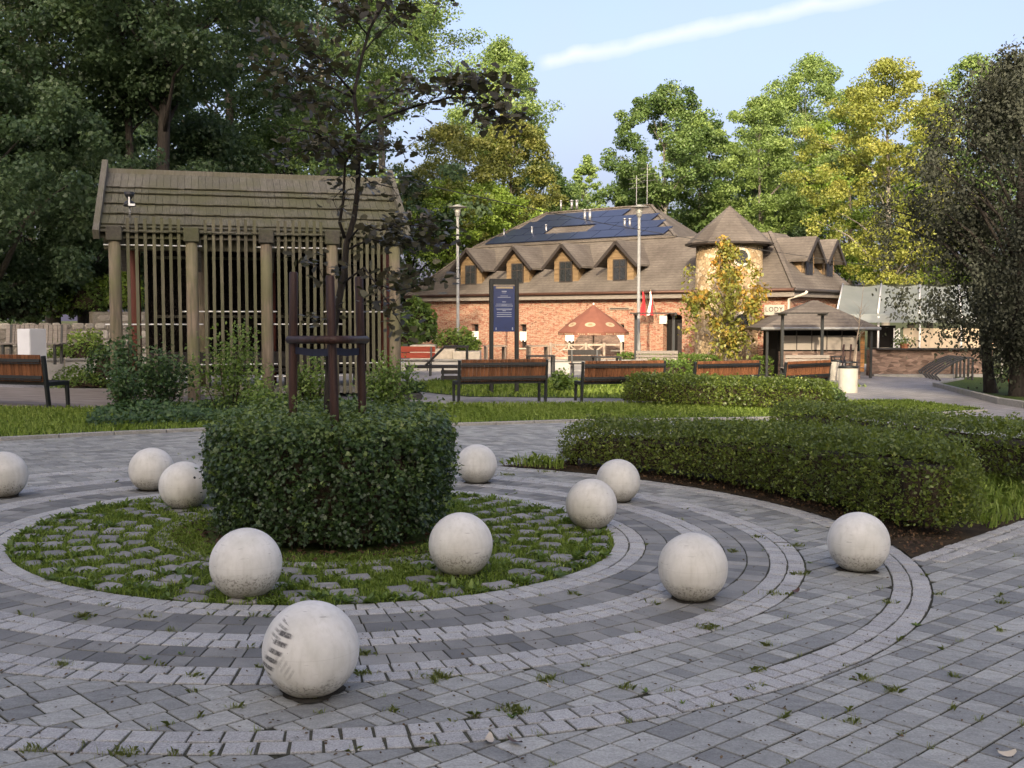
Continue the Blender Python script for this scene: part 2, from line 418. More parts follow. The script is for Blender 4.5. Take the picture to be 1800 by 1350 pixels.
def plank_mat(name, c0, c1, axis_scale=(14, 14, 1.2), moss=None, rough=0.75, rnd=0.35):
    @material(name)
    def _(b):
        v = b.co('Object', scale=axis_scale); t = b.tone()
        n = b.noise(v, 2.2, 5, 0.6, 0.3)
        c = b.ramp(n, [(0.3, c0), (0.7, c1)])
        c = b.mix(rnd, c, b.mix(1.0, c, b.ramp(t, [(0.0, 0.45), (1.0, 1.6)]), 'MULTIPLY'))
        if moss:
            z = b.noise(b.pos(), 1.2, 3, 0.6)
            c = b.mix(b.ramp(z, [(0.42, 0.0), (0.62, 0.75)]), c, moss)
        return b.bsdf(c, rough, 0, 0.3, b.bump(n, 0.35, 0.006))
plank_mat('post_wood', (0.085, 0.072, 0.050), (0.26, 0.205, 0.150), (9, 9, 0.7), (0.115, 0.115, 0.055))
plank_mat('slat_wood', (0.065, 0.060, 0.040), (0.130, 0.120, 0.080), (20, 20, 1.0), (0.078, 0.080, 0.040))
plank_mat('shingle', (0.050, 0.047, 0.034), (0.140, 0.132, 0.095), (26, 3, 3), (0.082, 0.081, 0.040), 0.85, 0.18)
plank_mat('shingle_grey', (0.070, 0.064, 0.050), (0.150, 0.140, 0.112), (30, 3, 3), (0.095, 0.092, 0.055), 0.85, 0.30)
plank_mat('beam_wood', (0.10, 0.095, 0.085), (0.20, 0.19, 0.17), (3, 12, 12), None)
plank_mat('cap_wood', (0.035, 0.032, 0.026), (0.085, 0.078, 0.060), (9, 9, 9), (0.07, 0.075, 0.03))
plank_mat('red_wood', (0.075, 0.022, 0.014), (0.135, 0.042, 0.026), (12, 12, 0.8))
plank_mat('bench_wood', (0.085, 0.034, 0.015), (0.175, 0.072, 0.031), (20, 20, 1.5), None, 0.5, 0.5)
plank_mat('bench_grey', (0.14, 0.12, 0.10), (0.26, 0.23, 0.20), (2, 20, 20), None, 0.8, 0.3)
plank_mat('stake_wood', (0.018, 0.009, 0.007), (0.050, 0.023, 0.018), (14, 14, 0.9), None, 0.5)
plank_mat('red_plank', (0.22, 0.035, 0.018), (0.30, 0.055, 0.028), (1.5, 14, 14), None, 0.45, 0.2)
plank_mat('dormer_wood', (0.140, 0.090, 0.044), (0.235, 0.160, 0.085), (1.0, 1.0, 14), None)
plank_mat('orange_wood', (0.30, 0.135, 0.042), (0.46, 0.230, 0.080), (1.5, 1.5, 18), None, 0.6)
plank_mat('pale_wood', (0.24, 0.185, 0.135), (0.38, 0.31, 0.24), (10, 10, 2), None)

def plain(name, c, rough=0.5, metal=0.0, spec=0.4, var=0.15, sc=8):
    @material(name)
    def _(b):
        n = b.noise(b.pos(), sc, 4, 0.6)
        lo = tuple(x * (1 - var) for x in c); hi = tuple(min(1, x * (1 + var)) for x in c)
        return b.bsdf(b.ramp(n, [(0.3, lo), (0.7, hi)]), rough, metal, spec)
plain('dark_metal', (0.010, 0.012, 0.013), 0.42, 0.0, 0.5, 0.2)
plain('dark_slat', (0.026, 0.023, 0.021), 0.6, 0, 0.3, 0.35, 20)
plain('rack_metal', (0.016, 0.017, 0.020), 0.45)
plain('lamp_metal', (0.26, 0.26, 0.245), 0.45, 0.2)
plain('steel', (0.30, 0.30, 0.31), 0.4, 0.6)
plain('white_rod', (0.72, 0.72, 0.70), 0.4)
plain('white_box', (0.60, 0.61, 0.63), 0.5, 0, 0.4, 0.05, 3)
plain('white_curtain', (0.74, 0.71, 0.64), 0.8, 0, 0.2, 0.15, 6)
plain('cream_panel', (0.44, 0.36, 0.26), 0.7, 0, 0.3, 0.08, 2)
plain('blind', (0.26, 0.23, 0.195), 0.7, 0, 0.3, 0.12, 2)
plain('glass_dark', (0.022, 0.024, 0.026), 0.08, 0, 0.8, 0.2)
plain('void_dark', (0.012, 0.011, 0.010), 0.9, 0, 0.1)
plain('gutter', (0.050, 0.042, 0.038), 0.45, 0.3)
plain('copper', (0.085, 0.042, 0.028), 0.45, 0.3)
plain('pipe_white', (0.62, 0.56, 0.47), 0.5)
plain('red_plastic', (0.55, 0.030, 0.020), 0.4)
plain('flag_red', (0.42, 0.030, 0.036), 0.7, 0, 0.2, 0.1)
plain('flag_white', (0.78, 0.76, 0.74), 0.7, 0, 0.2, 0.05)
plain('sign_blue', (0.007, 0.022, 0.100), 0.25, 0, 0.5, 0.15, 3)
plain('print_white', (0.30, 0.33, 0.40), 0.5, 0, 0.3, 0.05)
plain('sign_frame', (0.008, 0.009, 0.010), 0.4)
plain('canopy', (0.185, 0.075, 0.050), 0.75, 0, 0.2, 0.10, 4)
plain('canopy_cream', (0.36, 0.29, 0.19), 0.75, 0, 0.2, 0.08, 4)
plain('print_brown', (0.20, 0.11, 0.05), 0.7)
plain('bin_concrete', (0.36, 0.34, 0.295), 0.75, 0, 0.3, 0.12, 5)
plain('sign_board', (0.40, 0.37, 0.31), 0.6, 0, 0.3, 0.06, 3)
plain('print_black', (0.02, 0.018, 0.016), 0.6)
plain('pale_stone', (0.45, 0.40, 0.32), 0.85, 0, 0.2, 0.2, 6)
plain('terracotta', (0.30, 0.12, 0.06), 0.8)
plain('strap_blue', (0.010, 0.012, 0.030), 0.7)
plain('shadow_soil', (0.045, 0.042, 0.035), 0.95, 0, 0.05, 0.4, 30)  # dark tone for the contact shadow and dirt under the balls
plain('debris', (0.085, 0.060, 0.035), 0.9, 0, 0.1, 0.6, 40)
plain('cable', (0.03, 0.03, 0.03), 0.6)
plain('tent_frame', (0.58, 0.57, 0.55), 0.5, 0.2)
plain('heap_black', (0.011, 0.009, 0.008), 0.9, 0, 0.1, 0.5, 30)
plain('granite_block', (0.03, 0.03, 0.03), 0.7, 0, 0.3, 0.6, 60)
plain('boulder', (0.10, 0.10, 0.10), 0.85, 0, 0.3, 0.4, 10)

@material('roof_shingle')
def _(b):
    v = b.co('Object'); x, y, z = b.xyz(v)
    row = b.m('FRACT', b.m('MULTIPLY', z, 9.0))
    n = b.noise(b.pos(), 0.7, 5, 0.6); n2 = b.noise(b.mapv(b.pos(), (7, 7, 22)), 1.0, 3, 0.7)
    c = b.ramp(n, [(0.28, (0.070, 0.058, 0.049)), (0.5, (0.105, 0.090, 0.076)), (0.72, (0.150, 0.130, 0.110))])
    c = b.mix(0.5, c, b.mix(1.0, c, b.ramp(n2, [(0.3, 0.6), (0.7, 1.35)]), 'MULTIPLY'))
    c = b.mix(b.m('MULTIPLY', b.ramp(row, [(0.0, 1.0), (0.25, 0.0)]), 0.6), c, (0.035, 0.030, 0.025))
    lich = b.m('MULTIPLY', b.ramp(z, [(0.25, 1.0), (0.34, 0.0)]), b.ramp(b.noise(b.pos(), 3.0, 4, 0.7), [(0.5, 0.0), (0.62, 0.7)]))
    c = b.mix(lich, c, (0.20, 0.17, 0.055))
    return b.bsdf(c, 0.85, 0, 0.25, b.bump(b.m('ADD', row, n2), 0.35, 0.02))

@material('solar')
def _(b):
    v = b.co('Object'); x, y, z = b.xyz(v)
    gx = b.m('FRACT', b.m('MULTIPLY', x, 6.0)); gy = b.m('FRACT', b.m('MULTIPLY', y, 6.0))
    ln = b.m('MAXIMUM', b.m('LESS_THAN', gx, 0.03), b.m('LESS_THAN', gy, 0.03))
    return b.bsdf(b.mix(b.m('MULTIPLY', ln, 0.15), (0.016, 0.022, 0.048), (0.09, 0.10, 0.13)), 0.30, 0, 0.4)

@material('brick_wall')
def _(b):
    v = b.co('Object'); x, y, z = b.xyz(v)
    cmb = b.node('ShaderNodeCombineXYZ'); b.put(cmb.inputs[0], b.m('ADD', x, y)); b.put(cmb.inputs[1], z)
    wob = b.noise(v, 3.0, 3, 0.6)
    vv = b.node('ShaderNodeVectorMath'); vv.operation = 'ADD'; b.put(vv.inputs[0], cmb.outputs[0])
    c2 = b.node('ShaderNodeCombineXYZ'); b.put(c2.inputs[1], b.m('MULTIPLY', wob, 0.30)); b.put(vv.inputs[1], c2.outputs[0])
    n = b.node('ShaderNodeTexBrick'); b.put(n.inputs['Vector'], vv.outputs[0])
    n.inputs['Scale'].default_value = 1.0; n.inputs['Brick Width'].default_value = 0.30; n.inputs['Row Height'].default_value = 0.095
    n.inputs['Mortar Size'].default_value = 0.014
    n.inputs['Color1'].default_value = (0.25, 0.098, 0.066, 1); n.inputs['Color2'].default_value = (0.33, 0.165, 0.108, 1)
    n.inputs['Mortar'].default_value = (0.37, 0.285, 0.20, 1)
    p1 = b.noise(v, 0.9, 5, 0.7); p2 = b.noise(v, 9, 4, 0.7); p3 = b.noise(b.mapv(v, (4, 4, 11)), 1.3, 3, 0.7)
    c = b.mix(b.ramp(p3, [(0.44, 0.0), (0.58, 0.85)]), n.outputs['Color'], (0.39, 0.275, 0.195))
    c = b.mix(b.ramp(p1, [(0.50, 0.0), (0.66, 0.65)]), c, (0.37, 0.235, 0.155))
    c = b.mix(b.ramp(b.noise(b.mapv(v, (3.0, 3.0, 9.0)), 1.7, 4, 0.75), [(0.50, 0.0), (0.60, 0.75)]), c, (0.27, 0.075, 0.048))
    c = b.mix(b.ramp(p2, [(0.57, 0.0), (0.66, 0.75)]), c, (0.10, 0.045, 0.032))
    return b.bsdf(c, 0.9, 0, 0.15, b.bump(b.m('ADD', n.outputs['Fac'], b.m('MULTIPLY', p3, -1.2)), 0.7, 0.03))

@material('tower_stone')
def _(b):
    v = b.co('Object', scale=(1, 1, 1.25))
    e = b.voro(v, 4.6, 'DISTANCE_TO_EDGE'); n = b.node('ShaderNodeTexVoronoi'); b.put(n.inputs['Vector'], v); n.inputs['Scale'].default_value = 4.6
    tone = b.xyz(n.outputs['Color'])[0]
    p = b.noise(v, 9, 4, 0.7)
    c = b.ramp(tone, [(0.0, (0.235, 0.160, 0.085)), (0.5, (0.40, 0.30, 0.175)), (1.0, (0.54, 0.44, 0.30))])
    c = b.mix(0.5, c, b.mix(1.0, c, b.ramp(p, [(0.3, 0.65), (0.7, 1.3)]), 'MULTIPLY'))
    c = b.mix(b.ramp(e, [(0.02, 0.75), (0.08, 0.0)]), c, (0.25, 0.19, 0.115))
    return b.bsdf(c, 0.9, 0, 0.15, b.bump(b.m('ADD', b.ramp(e, [(0.0, 0.0), (0.12, 1.0)]), b.m('MULTIPLY', p, 0.5)), 0.6, 0.04))

@material('low_wall_stone')
def _(b):
    v = b.co('Object', scale=(1, 1, 2.4))
    n = b.node('ShaderNodeTexVoronoi'); b.put(n.inputs['Vector'], v); n.inputs['Scale'].default_value = 4.5
    e = b.voro(v, 4.5, 'DISTANCE_TO_EDGE'); tone = b.xyz(n.outputs['Color'])[1]
    c = b.ramp(tone, [(0.0, (0.09, 0.060, 0.047)), (1.0, (0.24, 0.165, 0.130))])
    c = b.mix(b.ramp(e, [(0.02, 0.7), (0.08, 0.0)]), c, (0.14, 0.11, 0.085))
    return b.bsdf(c, 0.9, 0, 0.2, b.bump(e, 0.6, 0.05))

@material('tent_skin')
def _(b):
    n = b.noise(b.pos(), 0.9, 4, 0.6)
    p = b.bsdf(b.ramp(n, [(0.3, (0.15, 0.165, 0.15)), (0.7, (0.22, 0.235, 0.215))]), 0.35, 0, 0.5)
    tr = b.node('ShaderNodeBsdfTransparent'); tr.inputs[0].default_value = (0.9, 0.92, 0.9, 1)
    mx = b.node('ShaderNodeMixShader'); mx.inputs[0].default_value = 0.22
    b.nt.links.new(p.outputs[0], mx.inputs[1]); b.nt.links.new(tr.outputs[0], mx.inputs[2])
    return mx

@material('brushwood')
def _(b):
    n = b.noise(b.co('Object'), 14, 5, 0.75); n2 = b.voro(b.co('Object'), 30)
    return b.bsdf(b.ramp(n, [(0.35, (0.004, 0.003, 0.003)), (0.7, (0.018, 0.014, 0.011))]), 0.9, 0, 0.15, b.bump(n2, 0.9, 0.05))

# ------------------------------------------------------------------ object helpers
def tag(o, label=None, cat=None, group=None, kind=None):
    if label: o['label'] = label
    if cat: o['category'] = cat
    if group: o['group'] = group
    if kind: o['kind'] = kind
    return o
def empty(name, loc=(0, 0, 0), rz=0.0, label=None, cat=None, group=None, kind=None):
    o = bpy.data.objects.new(name, None); o.empty_display_size = 0.2
    o.location = loc; o.rotation_euler = (0, 0, rz); COL.objects.link(o)
    return tag(o, label, cat, group, kind)
def link(name, me, parent=None, loc=None, rz=None):
    o = bpy.data.objects.new(name, me); COL.objects.link(o)
    if parent is not None: o.parent = parent
    if loc is not None: o.location = loc
    if rz is not None: o.rotation_euler = (0, 0, rz)
    return o
def children_of(o): return [c for c in bpy.data.objects if c.parent == o]
def copy_tree(src, kids, loc, rz, label=None, group=None, scale=None):
    """Copy of a thing with its parts and sub-parts; kids = [(part, [sub-parts])]."""
    r = src.copy(); COL.objects.link(r); r.location = loc; r.rotation_euler = (0, 0, rz)
    if scale: r.scale = (scale,) * 3 if isinstance(scale, (int, float)) else scale
    if label: r['label'] = label
    if group: r['group'] = group
    for ch, subs in kids:
        c = ch.copy(); COL.objects.link(c); c.parent = r
        for g in subs:
            d = g.copy(); COL.objects.link(d); d.parent = c
    return r
def kids_of(src):
    return [(c, children_of(c)) for c in children_of(src)]

def mesh_np(name, V, Fc, mat, tone=None, smooth=False):
    """Mesh from arrays; Fc is (n, k) with a constant corner count."""
    me = bpy.data.meshes.new(name)
    V = np.asarray(V, np.float32); Fc = np.asarray(Fc, np.int32)
    n, k = Fc.shape
    me.vertices.add(len(V)); me.vertices.foreach_set('co', V.ravel())
    me.loops.add(n * k); me.loops.foreach_set('vertex_index', Fc.ravel())
    me.polygons.add(n)
    me.polygons.foreach_set('loop_start', np.arange(0, n * k, k, dtype=np.int32))
    me.polygons.foreach_set('loop_total', np.full(n, k, dtype=np.int32))
    if smooth: me.polygons.foreach_set('use_smooth', np.ones(n, dtype=bool))
    if tone is not None:
        a = me.attributes.new('tone', 'FLOAT', 'FACE'); a.data.foreach_set('value', np.asarray(tone, np.float32))
    me.materials.append(M[mat] if isinstance(mat, str) else mat)
    me.update(calc_edges=True)
    return me

class MB:
    """Collects hard-surface shapes for ONE part."""
    def __init__(s): s.v = []; s.f = []; s.t = []
    def add(s, vs, fs, tone=0.0):
        o = len(s.v); s.v += [tuple(v) for v in vs]; s.f += [tuple(i + o for i in f) for f in fs]; s.t += [tone] * len(fs)
        return s
    def box(s, x0, x1, y0, y1, z0, z1, tone=0.0):
        vs = [(x, y, z) for z in (z0, z1) for y in (y0, y1) for x in (x0, x1)]
        return s.add(vs, [(0, 2, 3, 1), (4, 5, 7, 6), (0, 1, 5, 4), (2, 6, 7, 3), (0, 4, 6, 2), (1, 3, 7, 5)], tone)
    def cbox(s, cx, cy, cz, lx, ly, lz, tone=0.0):
        return s.box(cx - lx / 2, cx + lx / 2, cy - ly / 2, cy + ly / 2, cz - lz / 2, cz + lz / 2, tone)
    def bar(s, p, q, w, h=None, up=(0, 0, 1)):
        """Rectangular bar from p to q, width w (sideways) and height h."""
        p, q = Vector(p), Vector(q); h = h or w; d = (q - p).normalized(); up = Vector(up)
        sd = d.cross(up)
        if sd.length < 1e-4: sd = d.cross(Vector((1, 0, 0)))
        sd.normalize(); u2 = sd.cross(d)
        vs = [c + sd * a * w / 2 + u2 * b_ * h / 2 for c in (p, q) for a, b_ in ((-1, -1), (1, -1), (1, 1), (-1, 1))]
        return s.add(vs, [(3, 2, 1, 0), (4, 5, 6, 7), (0, 1, 5, 4), (1, 2, 6, 5), (2, 3, 7, 6), (3, 0, 4, 7)])
    def tube(s, pts, radii, seg=8, cap=True):
        pts = [Vector(p) for p in pts]
        if isinstance(radii, (int, float)): radii = [radii] * len(pts)
        rings = []; prev = None
        for i, p in enumerate(pts):
            d = (pts[min(i + 1, len(pts) - 1)] - pts[max(i - 1, 0)]).normalized()
            a = prev - d * prev.dot(d) if prev is not None else d.orthogonal()
            if a.length < 1e-5: a = d.orthogonal()
            a.normalize(); prev = a; b_ = d.cross(a)
            rings.append([p + (a * math.cos(2 * PI * k / seg) + b_ * math.sin(2 * PI * k / seg)) * radii[i] for k in range(seg)])
        vs = [v for r in rings for v in r]; fs = []
        for i in range(len(pts) - 1):
            for k in range(seg):
                k2 = (k + 1) % seg
                fs.append((i * seg + k, i * seg + k2, (i + 1) * seg + k2, (i + 1) * seg + k))
        if cap:
            fs.append(tuple(range(seg - 1, -1, -1))); fs.append(tuple((len(pts) - 1) * seg + k for k in range(seg)))
        return s.add(vs, fs)
    def lathe(s, prof, seg=24, c=(0, 0, 0), rot=0.0):
        vs = []; fs = []
        for r, z in prof:
            for k in range(seg):
                a = 2 * PI * k / seg + rot
                vs.append((c[0] + r * math.cos(a), c[1] + r * math.sin(a), c[2] + z))
        for i in range(len(prof) - 1):
            for k in range(seg):
                k2 = (k + 1) % seg
                fs.append((i * seg + k, i * seg + k2, (i + 1) * seg + k2, (i + 1) * seg + k))
        if prof[0][0] > 1e-4: fs.append(tuple(range(seg - 1, -1, -1)))
        if prof[-1][0] > 1e-4: fs.append(tuple((len(prof) - 1) * seg + k for k in range(seg)))
        return s.add(vs, fs)
    def prism(s, poly, z0, z1, tone=0.0):
        n = len(poly)
        vs = [(x, y, z0) for x, y in poly] + [(x, y, z1) for x, y in poly]
        fs = [tuple(range(n - 1, -1, -1)), tuple(range(n, 2 * n))] + [(i, (i + 1) % n, n + (i + 1) % n, n + i) for i in range(n)]
        return s.add(vs, fs, tone)
    def mesh(s, name, mat, smooth=False, bev=0.0):
        me = bpy.data.meshes.new(name); me.from_pydata(s.v, [], s.f)
        if bev > 0:
            bm = bmesh.new(); bm.from_mesh(me)
            bmesh.ops.bevel(bm, geom=bm.edges[:], offset=bev, segments=1, affect='EDGES', clamp_overlap=True)
            bm.to_mesh(me); bm.free()
        else:
            a = me.attributes.new('tone', 'FLOAT', 'FACE'); a.data.foreach_set('value', np.array(s.t, np.float32))
        if smooth: me.polygons.foreach_set('use_smooth', np.ones(len(me.polygons), dtype=bool))
        me.materials.append(M[mat]); me.update()
        return me
    def build(s, name, mat, parent=None, smooth=False, bev=0.0, loc=None, rz=None):
        return link(name, s.mesh(name, mat, smooth, bev), parent, loc, rz)

# ------------------------------------------------------------------ leaves
LEAF = {
    'quad': [(0, 0, 0), (0.42, 0.5, 0.10), (0, 1, 0), (-0.42, 0.5, 0.10)],
    'oval': [(0, 0, 0), (0.27, 0.25, 0.06), (0.27, 0.65, 0.05), (0, 1, -0.06), (-0.27, 0.65, 0.05), (-0.27, 0.25, 0.06)],
    'lobed': [(0, 0, 0), (0.30, 0.08, .03), (0.55, 0.42, .06), (0.24, 0.48, .02), (0.22, 0.72, .02), (0, 1, -.05), (-0.22, 0.72, .02), (-0.24, 0.48, .02), (-0.55, 0.42, .06), (-0.30, 0.08, .03)],
    'oak': [(0, 0, 0), (0.13, 0.16, .02), (0.24, 0.27, .05), (0.19, 0.40, .03), (0.33, 0.52, .06), (0.25, 0.66, .03), (0.31, 0.78, .05), (0.13, 0.92, .0), (0, 1, -.04),
            (-0.13, 0.92, .0), (-0.31, 0.78, .05), (-0.25, 0.66, .03), (-0.33, 0.52, .06), (-0.19, 0.40, .03), (-0.24, 0.27, .05), (-0.13, 0.16, .02)],
    'long': [(0, 0, 0), (0.16, 0.35, 0.03), (0.10, 0.75, 0), (0, 1, -0.10), (-0.10, 0.75, 0), (-0.16, 0.35, 0.03)],
}
def unit(a):
    return a / np.maximum(np.linalg.norm(a, axis=1, keepdims=True), 1e-9)
def leaves_np(P, Nn, size, shape='quad', rng=RNG, droop=None):
    """Leaf polygons at points P with normals Nn; the long axis is random, or leans along droop."""
    T = np.array(LEAF[shape], np.float64); k = len(T); n = len(P)
    Nn = unit(Nn)
    r = rng.normal(size=(n, 3))
    if droop is not None: r = r * 0.6 + droop
    L = unit(r - Nn * np.sum(r * Nn, axis=1, keepdims=True)); S = np.cross(L, Nn)
    sz = np.broadcast_to(np.asarray(size, float), (n,))[:, None, None]
    V = P[:, None, :] + sz * (S[:, None, :] * T[None, :, 0:1] + L[:, None, :] * (T[None, :, 1:2] - 0.4) + Nn[:, None, :] * T[None, :, 2:3])
    return V.reshape(-1, 3), np.arange(n * k).reshape(n, k)

def surf_sample(P, n, rng=RNG):
    """n random points and normals on a surface given as a grid (a, b, 3)."""
    A, B, C, D = P[:-1, :-1], P[1:, :-1], P[1:, 1:], P[:-1, 1:]
    nr = np.cross(C - A, D - B).reshape(-1, 3); area = np.linalg.norm(nr, axis=1) + 1e-12
    idx = rng.choice(len(area), n, p=area / area.sum())
    u, v = rng.random((n, 1)), rng.random((n, 1))
    a, b_, c, d = (q.reshape(-1, 3)[idx] for q in (A, B, C, D))
    return (a * (1 - u) + b_ * u) * (1 - v) + (d * (1 - u) + c * u) * v, nr[idx] / area[idx][:, None]

def lump(P, amp, freq, seed=0.0):
    x, y, z = P[..., 0], P[..., 1], P[..., 2]
    return amp * (np.sin(freq * x * 1.0 + seed) * np.sin(freq * 1.13 * y + seed * 2.1) + 0.6 * np.sin(freq * 2.1 * z + freq * 1.7 * x + seed) * np.sin(freq * 1.9 * y - seed) + 0.4 * np.sin(freq * 4.1 * x + seed * 3) * np.sin(freq * 3.7 * y + freq * 3.3 * z))

def pole_r(G): return max(0.12, np.ptp(G[..., 0]) / 2)
def hedge(name, label, grid, n, lsize, mat, shape='oval', depth=0.10, base=(0, 0, 0), cat='hedge', group=None, rng=RNG, sprigs=0.03, toneamp=0.18, pole=None, top_light=0.42, shoots=0):
    """Clipped hedge: leaves over a lumpy surface grid, a twiggy core, stems at the foot."""
    root = empty(name, base, 0, label, cat, group)
    G = grid - np.array(base)
    P, N = surf_sample(G, n, rng)
    up = np.array([0, 0, 1.0])
    dep = rng.random(n) ** 1.6 * depth
    tone = np.clip(0.24 + top_light * np.clip(N[:, 2], -0.2, 1) + rng.normal(0, toneamp, n) + lump(P, 0.10, 5.0, 1.0), 0, 1)  # leaves facing up get a lighter tone: light painted onto the hedge top
    thin = lump(P, 1.0, 7.5, 3.0) + 0.6 * lump(P, 1.0, 17.0, 1.3)           # thin patches sink deeper into the hedge
    dep += np.clip(thin - 0.35, 0, 1) * depth * 0.55 * (N[:, 2] < 0.6)
    Q = P - N * dep[:, None] + rng.normal(0, 0.012, (n, 3))
    k = int(n * sprigs)
    Q[:k] += N[:k] * (rng.random((k, 1)) * 0.06 + 0.01) + up * 0.02
    ln = N * 0.55 + up * 0.55 + rng.normal(0, 0.55, (n, 3))
    ns = shoots                                                             # stray shoots the shears missed
    if ns:
        Ps, Ns = surf_sample(G, ns, rng); dr = unit(Ns * 0.7 + up * 0.7 + rng.normal(0, 0.35, (ns, 3))); ln_s = rng.uniform(0.05, 0.15, ns)
        k5 = 6; tt = np.linspace(0.1, 1, k5); Pq = (Ps[:, None] + dr[:, None] * (ln_s[:, None] * tt)[..., None]).reshape(-1, 3) + rng.normal(0, 0.008, (ns * k5, 3))
        Q = np.concatenate([Q, Pq]); ln = np.concatenate([ln, rng.normal(0, 0.7, Pq.shape) + up * 0.6]); tone = np.concatenate([tone, np.clip(rng.normal(0.72, 0.15, len(Pq)), 0, 1)]); n = len(Q)
    V, Fc = leaves_np(Q, ln, lsize * rng.uniform(0.5, 1.35, n), shape, rng)
    o = link('foliage', mesh_np(name + '_foliage', V, Fc, mat, tone), root); o['kind'] = 'stuff'
    # core
    na, nb = G.shape[:2]
    nv = np.zeros_like(G); du = np.gradient(G, axis=0); dv = np.gradient(G, axis=1)
    nn = np.cross(du, dv); nn /= np.maximum(np.linalg.norm(nn, axis=2, keepdims=True), 1e-9)
    if np.mean(nn[:, nb // 2, 2]) < 0: nn = -nn
    core = G - nn * depth * 1.05 if pole is None else np.array(pole) + (G - np.array(pole)) * np.array([1 - depth * 1.05 / pole_r(G), 1 - depth * 1.05 / pole_r(G), 1 - depth * 1.2 / max(0.2, np.ptp(G[..., 2]))])
    idx = np.arange(na * nb).reshape(na, nb)
    Fq = np.stack([idx[:-1, :-1], idx[1:, :-1], idx[1:, 1:], idx[:-1, 1:]], -1).reshape(-1, 4)
    link('inner_twigs', mesh_np(name + '_core', core.reshape(-1, 3), Fq, 'twig', None, True), root)
    return root

def swept_grid(path, halfw, height,  nb=26, gzf=gz, lumps=(0.03, 6.0), roundness=0.42, foot=0.10):
    """Surface grid of a hedge along a polyline of (x, y) with rounded ends."""
    pts = np.array(path, float); seg = np.linalg.norm(np.diff(pts, axis=0), axis=1); cum = np.concatenate([[0], np.cumsum(seg)]); L = cum[-1]
    na = max(24, int(L / 0.12))
    s = L / 2 + L / 2 * np.sin(np.linspace(-PI / 2, PI / 2, na))
    out = np.zeros((na, nb, 3))
    th = np.linspace(0, PI, nb)
    h0, h1 = height if isinstance(height, tuple) else (height, height)
    for i, t in enumerate(s):
        height = h0 + (h1 - h0) * t / L
        x = np.interp(t, cum, pts[:, 0]); y = np.interp(t, cum, pts[:, 1])
        e = 0.02; x2 = np.interp(min(L, t + e), cum, pts[:, 0]) - np.interp(max(0, t - e), cum, pts[:, 0]); y2 = np.interp(min(L, t + e), cum, pts[:, 1]) - np.interp(max(0, t - e), cum, pts[:, 1])
        d = math.hypot(x2, y2) or 1; nx, ny = -y2 / d, x2 / d
        de = min(t, L - t); q = min(1.0, de / halfw); sc = max(0.02, (1 - (1 - q) ** 2.6) ** (1 / 2.6)); hz = max(0.05, (1 - (1 - q) ** 5) ** 0.2)
        c, sn = np.cos(th), np.sin(th)
        off = halfw * sc * np.sign(c) * np.abs(c) ** roundness * (0.90 + 0.10 * np.clip(sn, 0, 1))
        out[i, :, 0] = x + nx * off; out[i, :, 1] = y + ny * off
        out[i, :, 2] = gzf(x, y) + foot + (height - foot) * hz * np.clip(sn, 0, 1) ** roundness
    dsp = lump(out, lumps[0], lumps[1], pts[0, 0])
    out[..., 2] += np.abs(dsp) * 0.5 * (out[..., 2] > gzf(pts[0, 0], pts[0, 1]) + 0.2); out[..., 0] += dsp * 0.6; out[..., 1] += np.roll(dsp, 3, 0) * 0.6
    return out

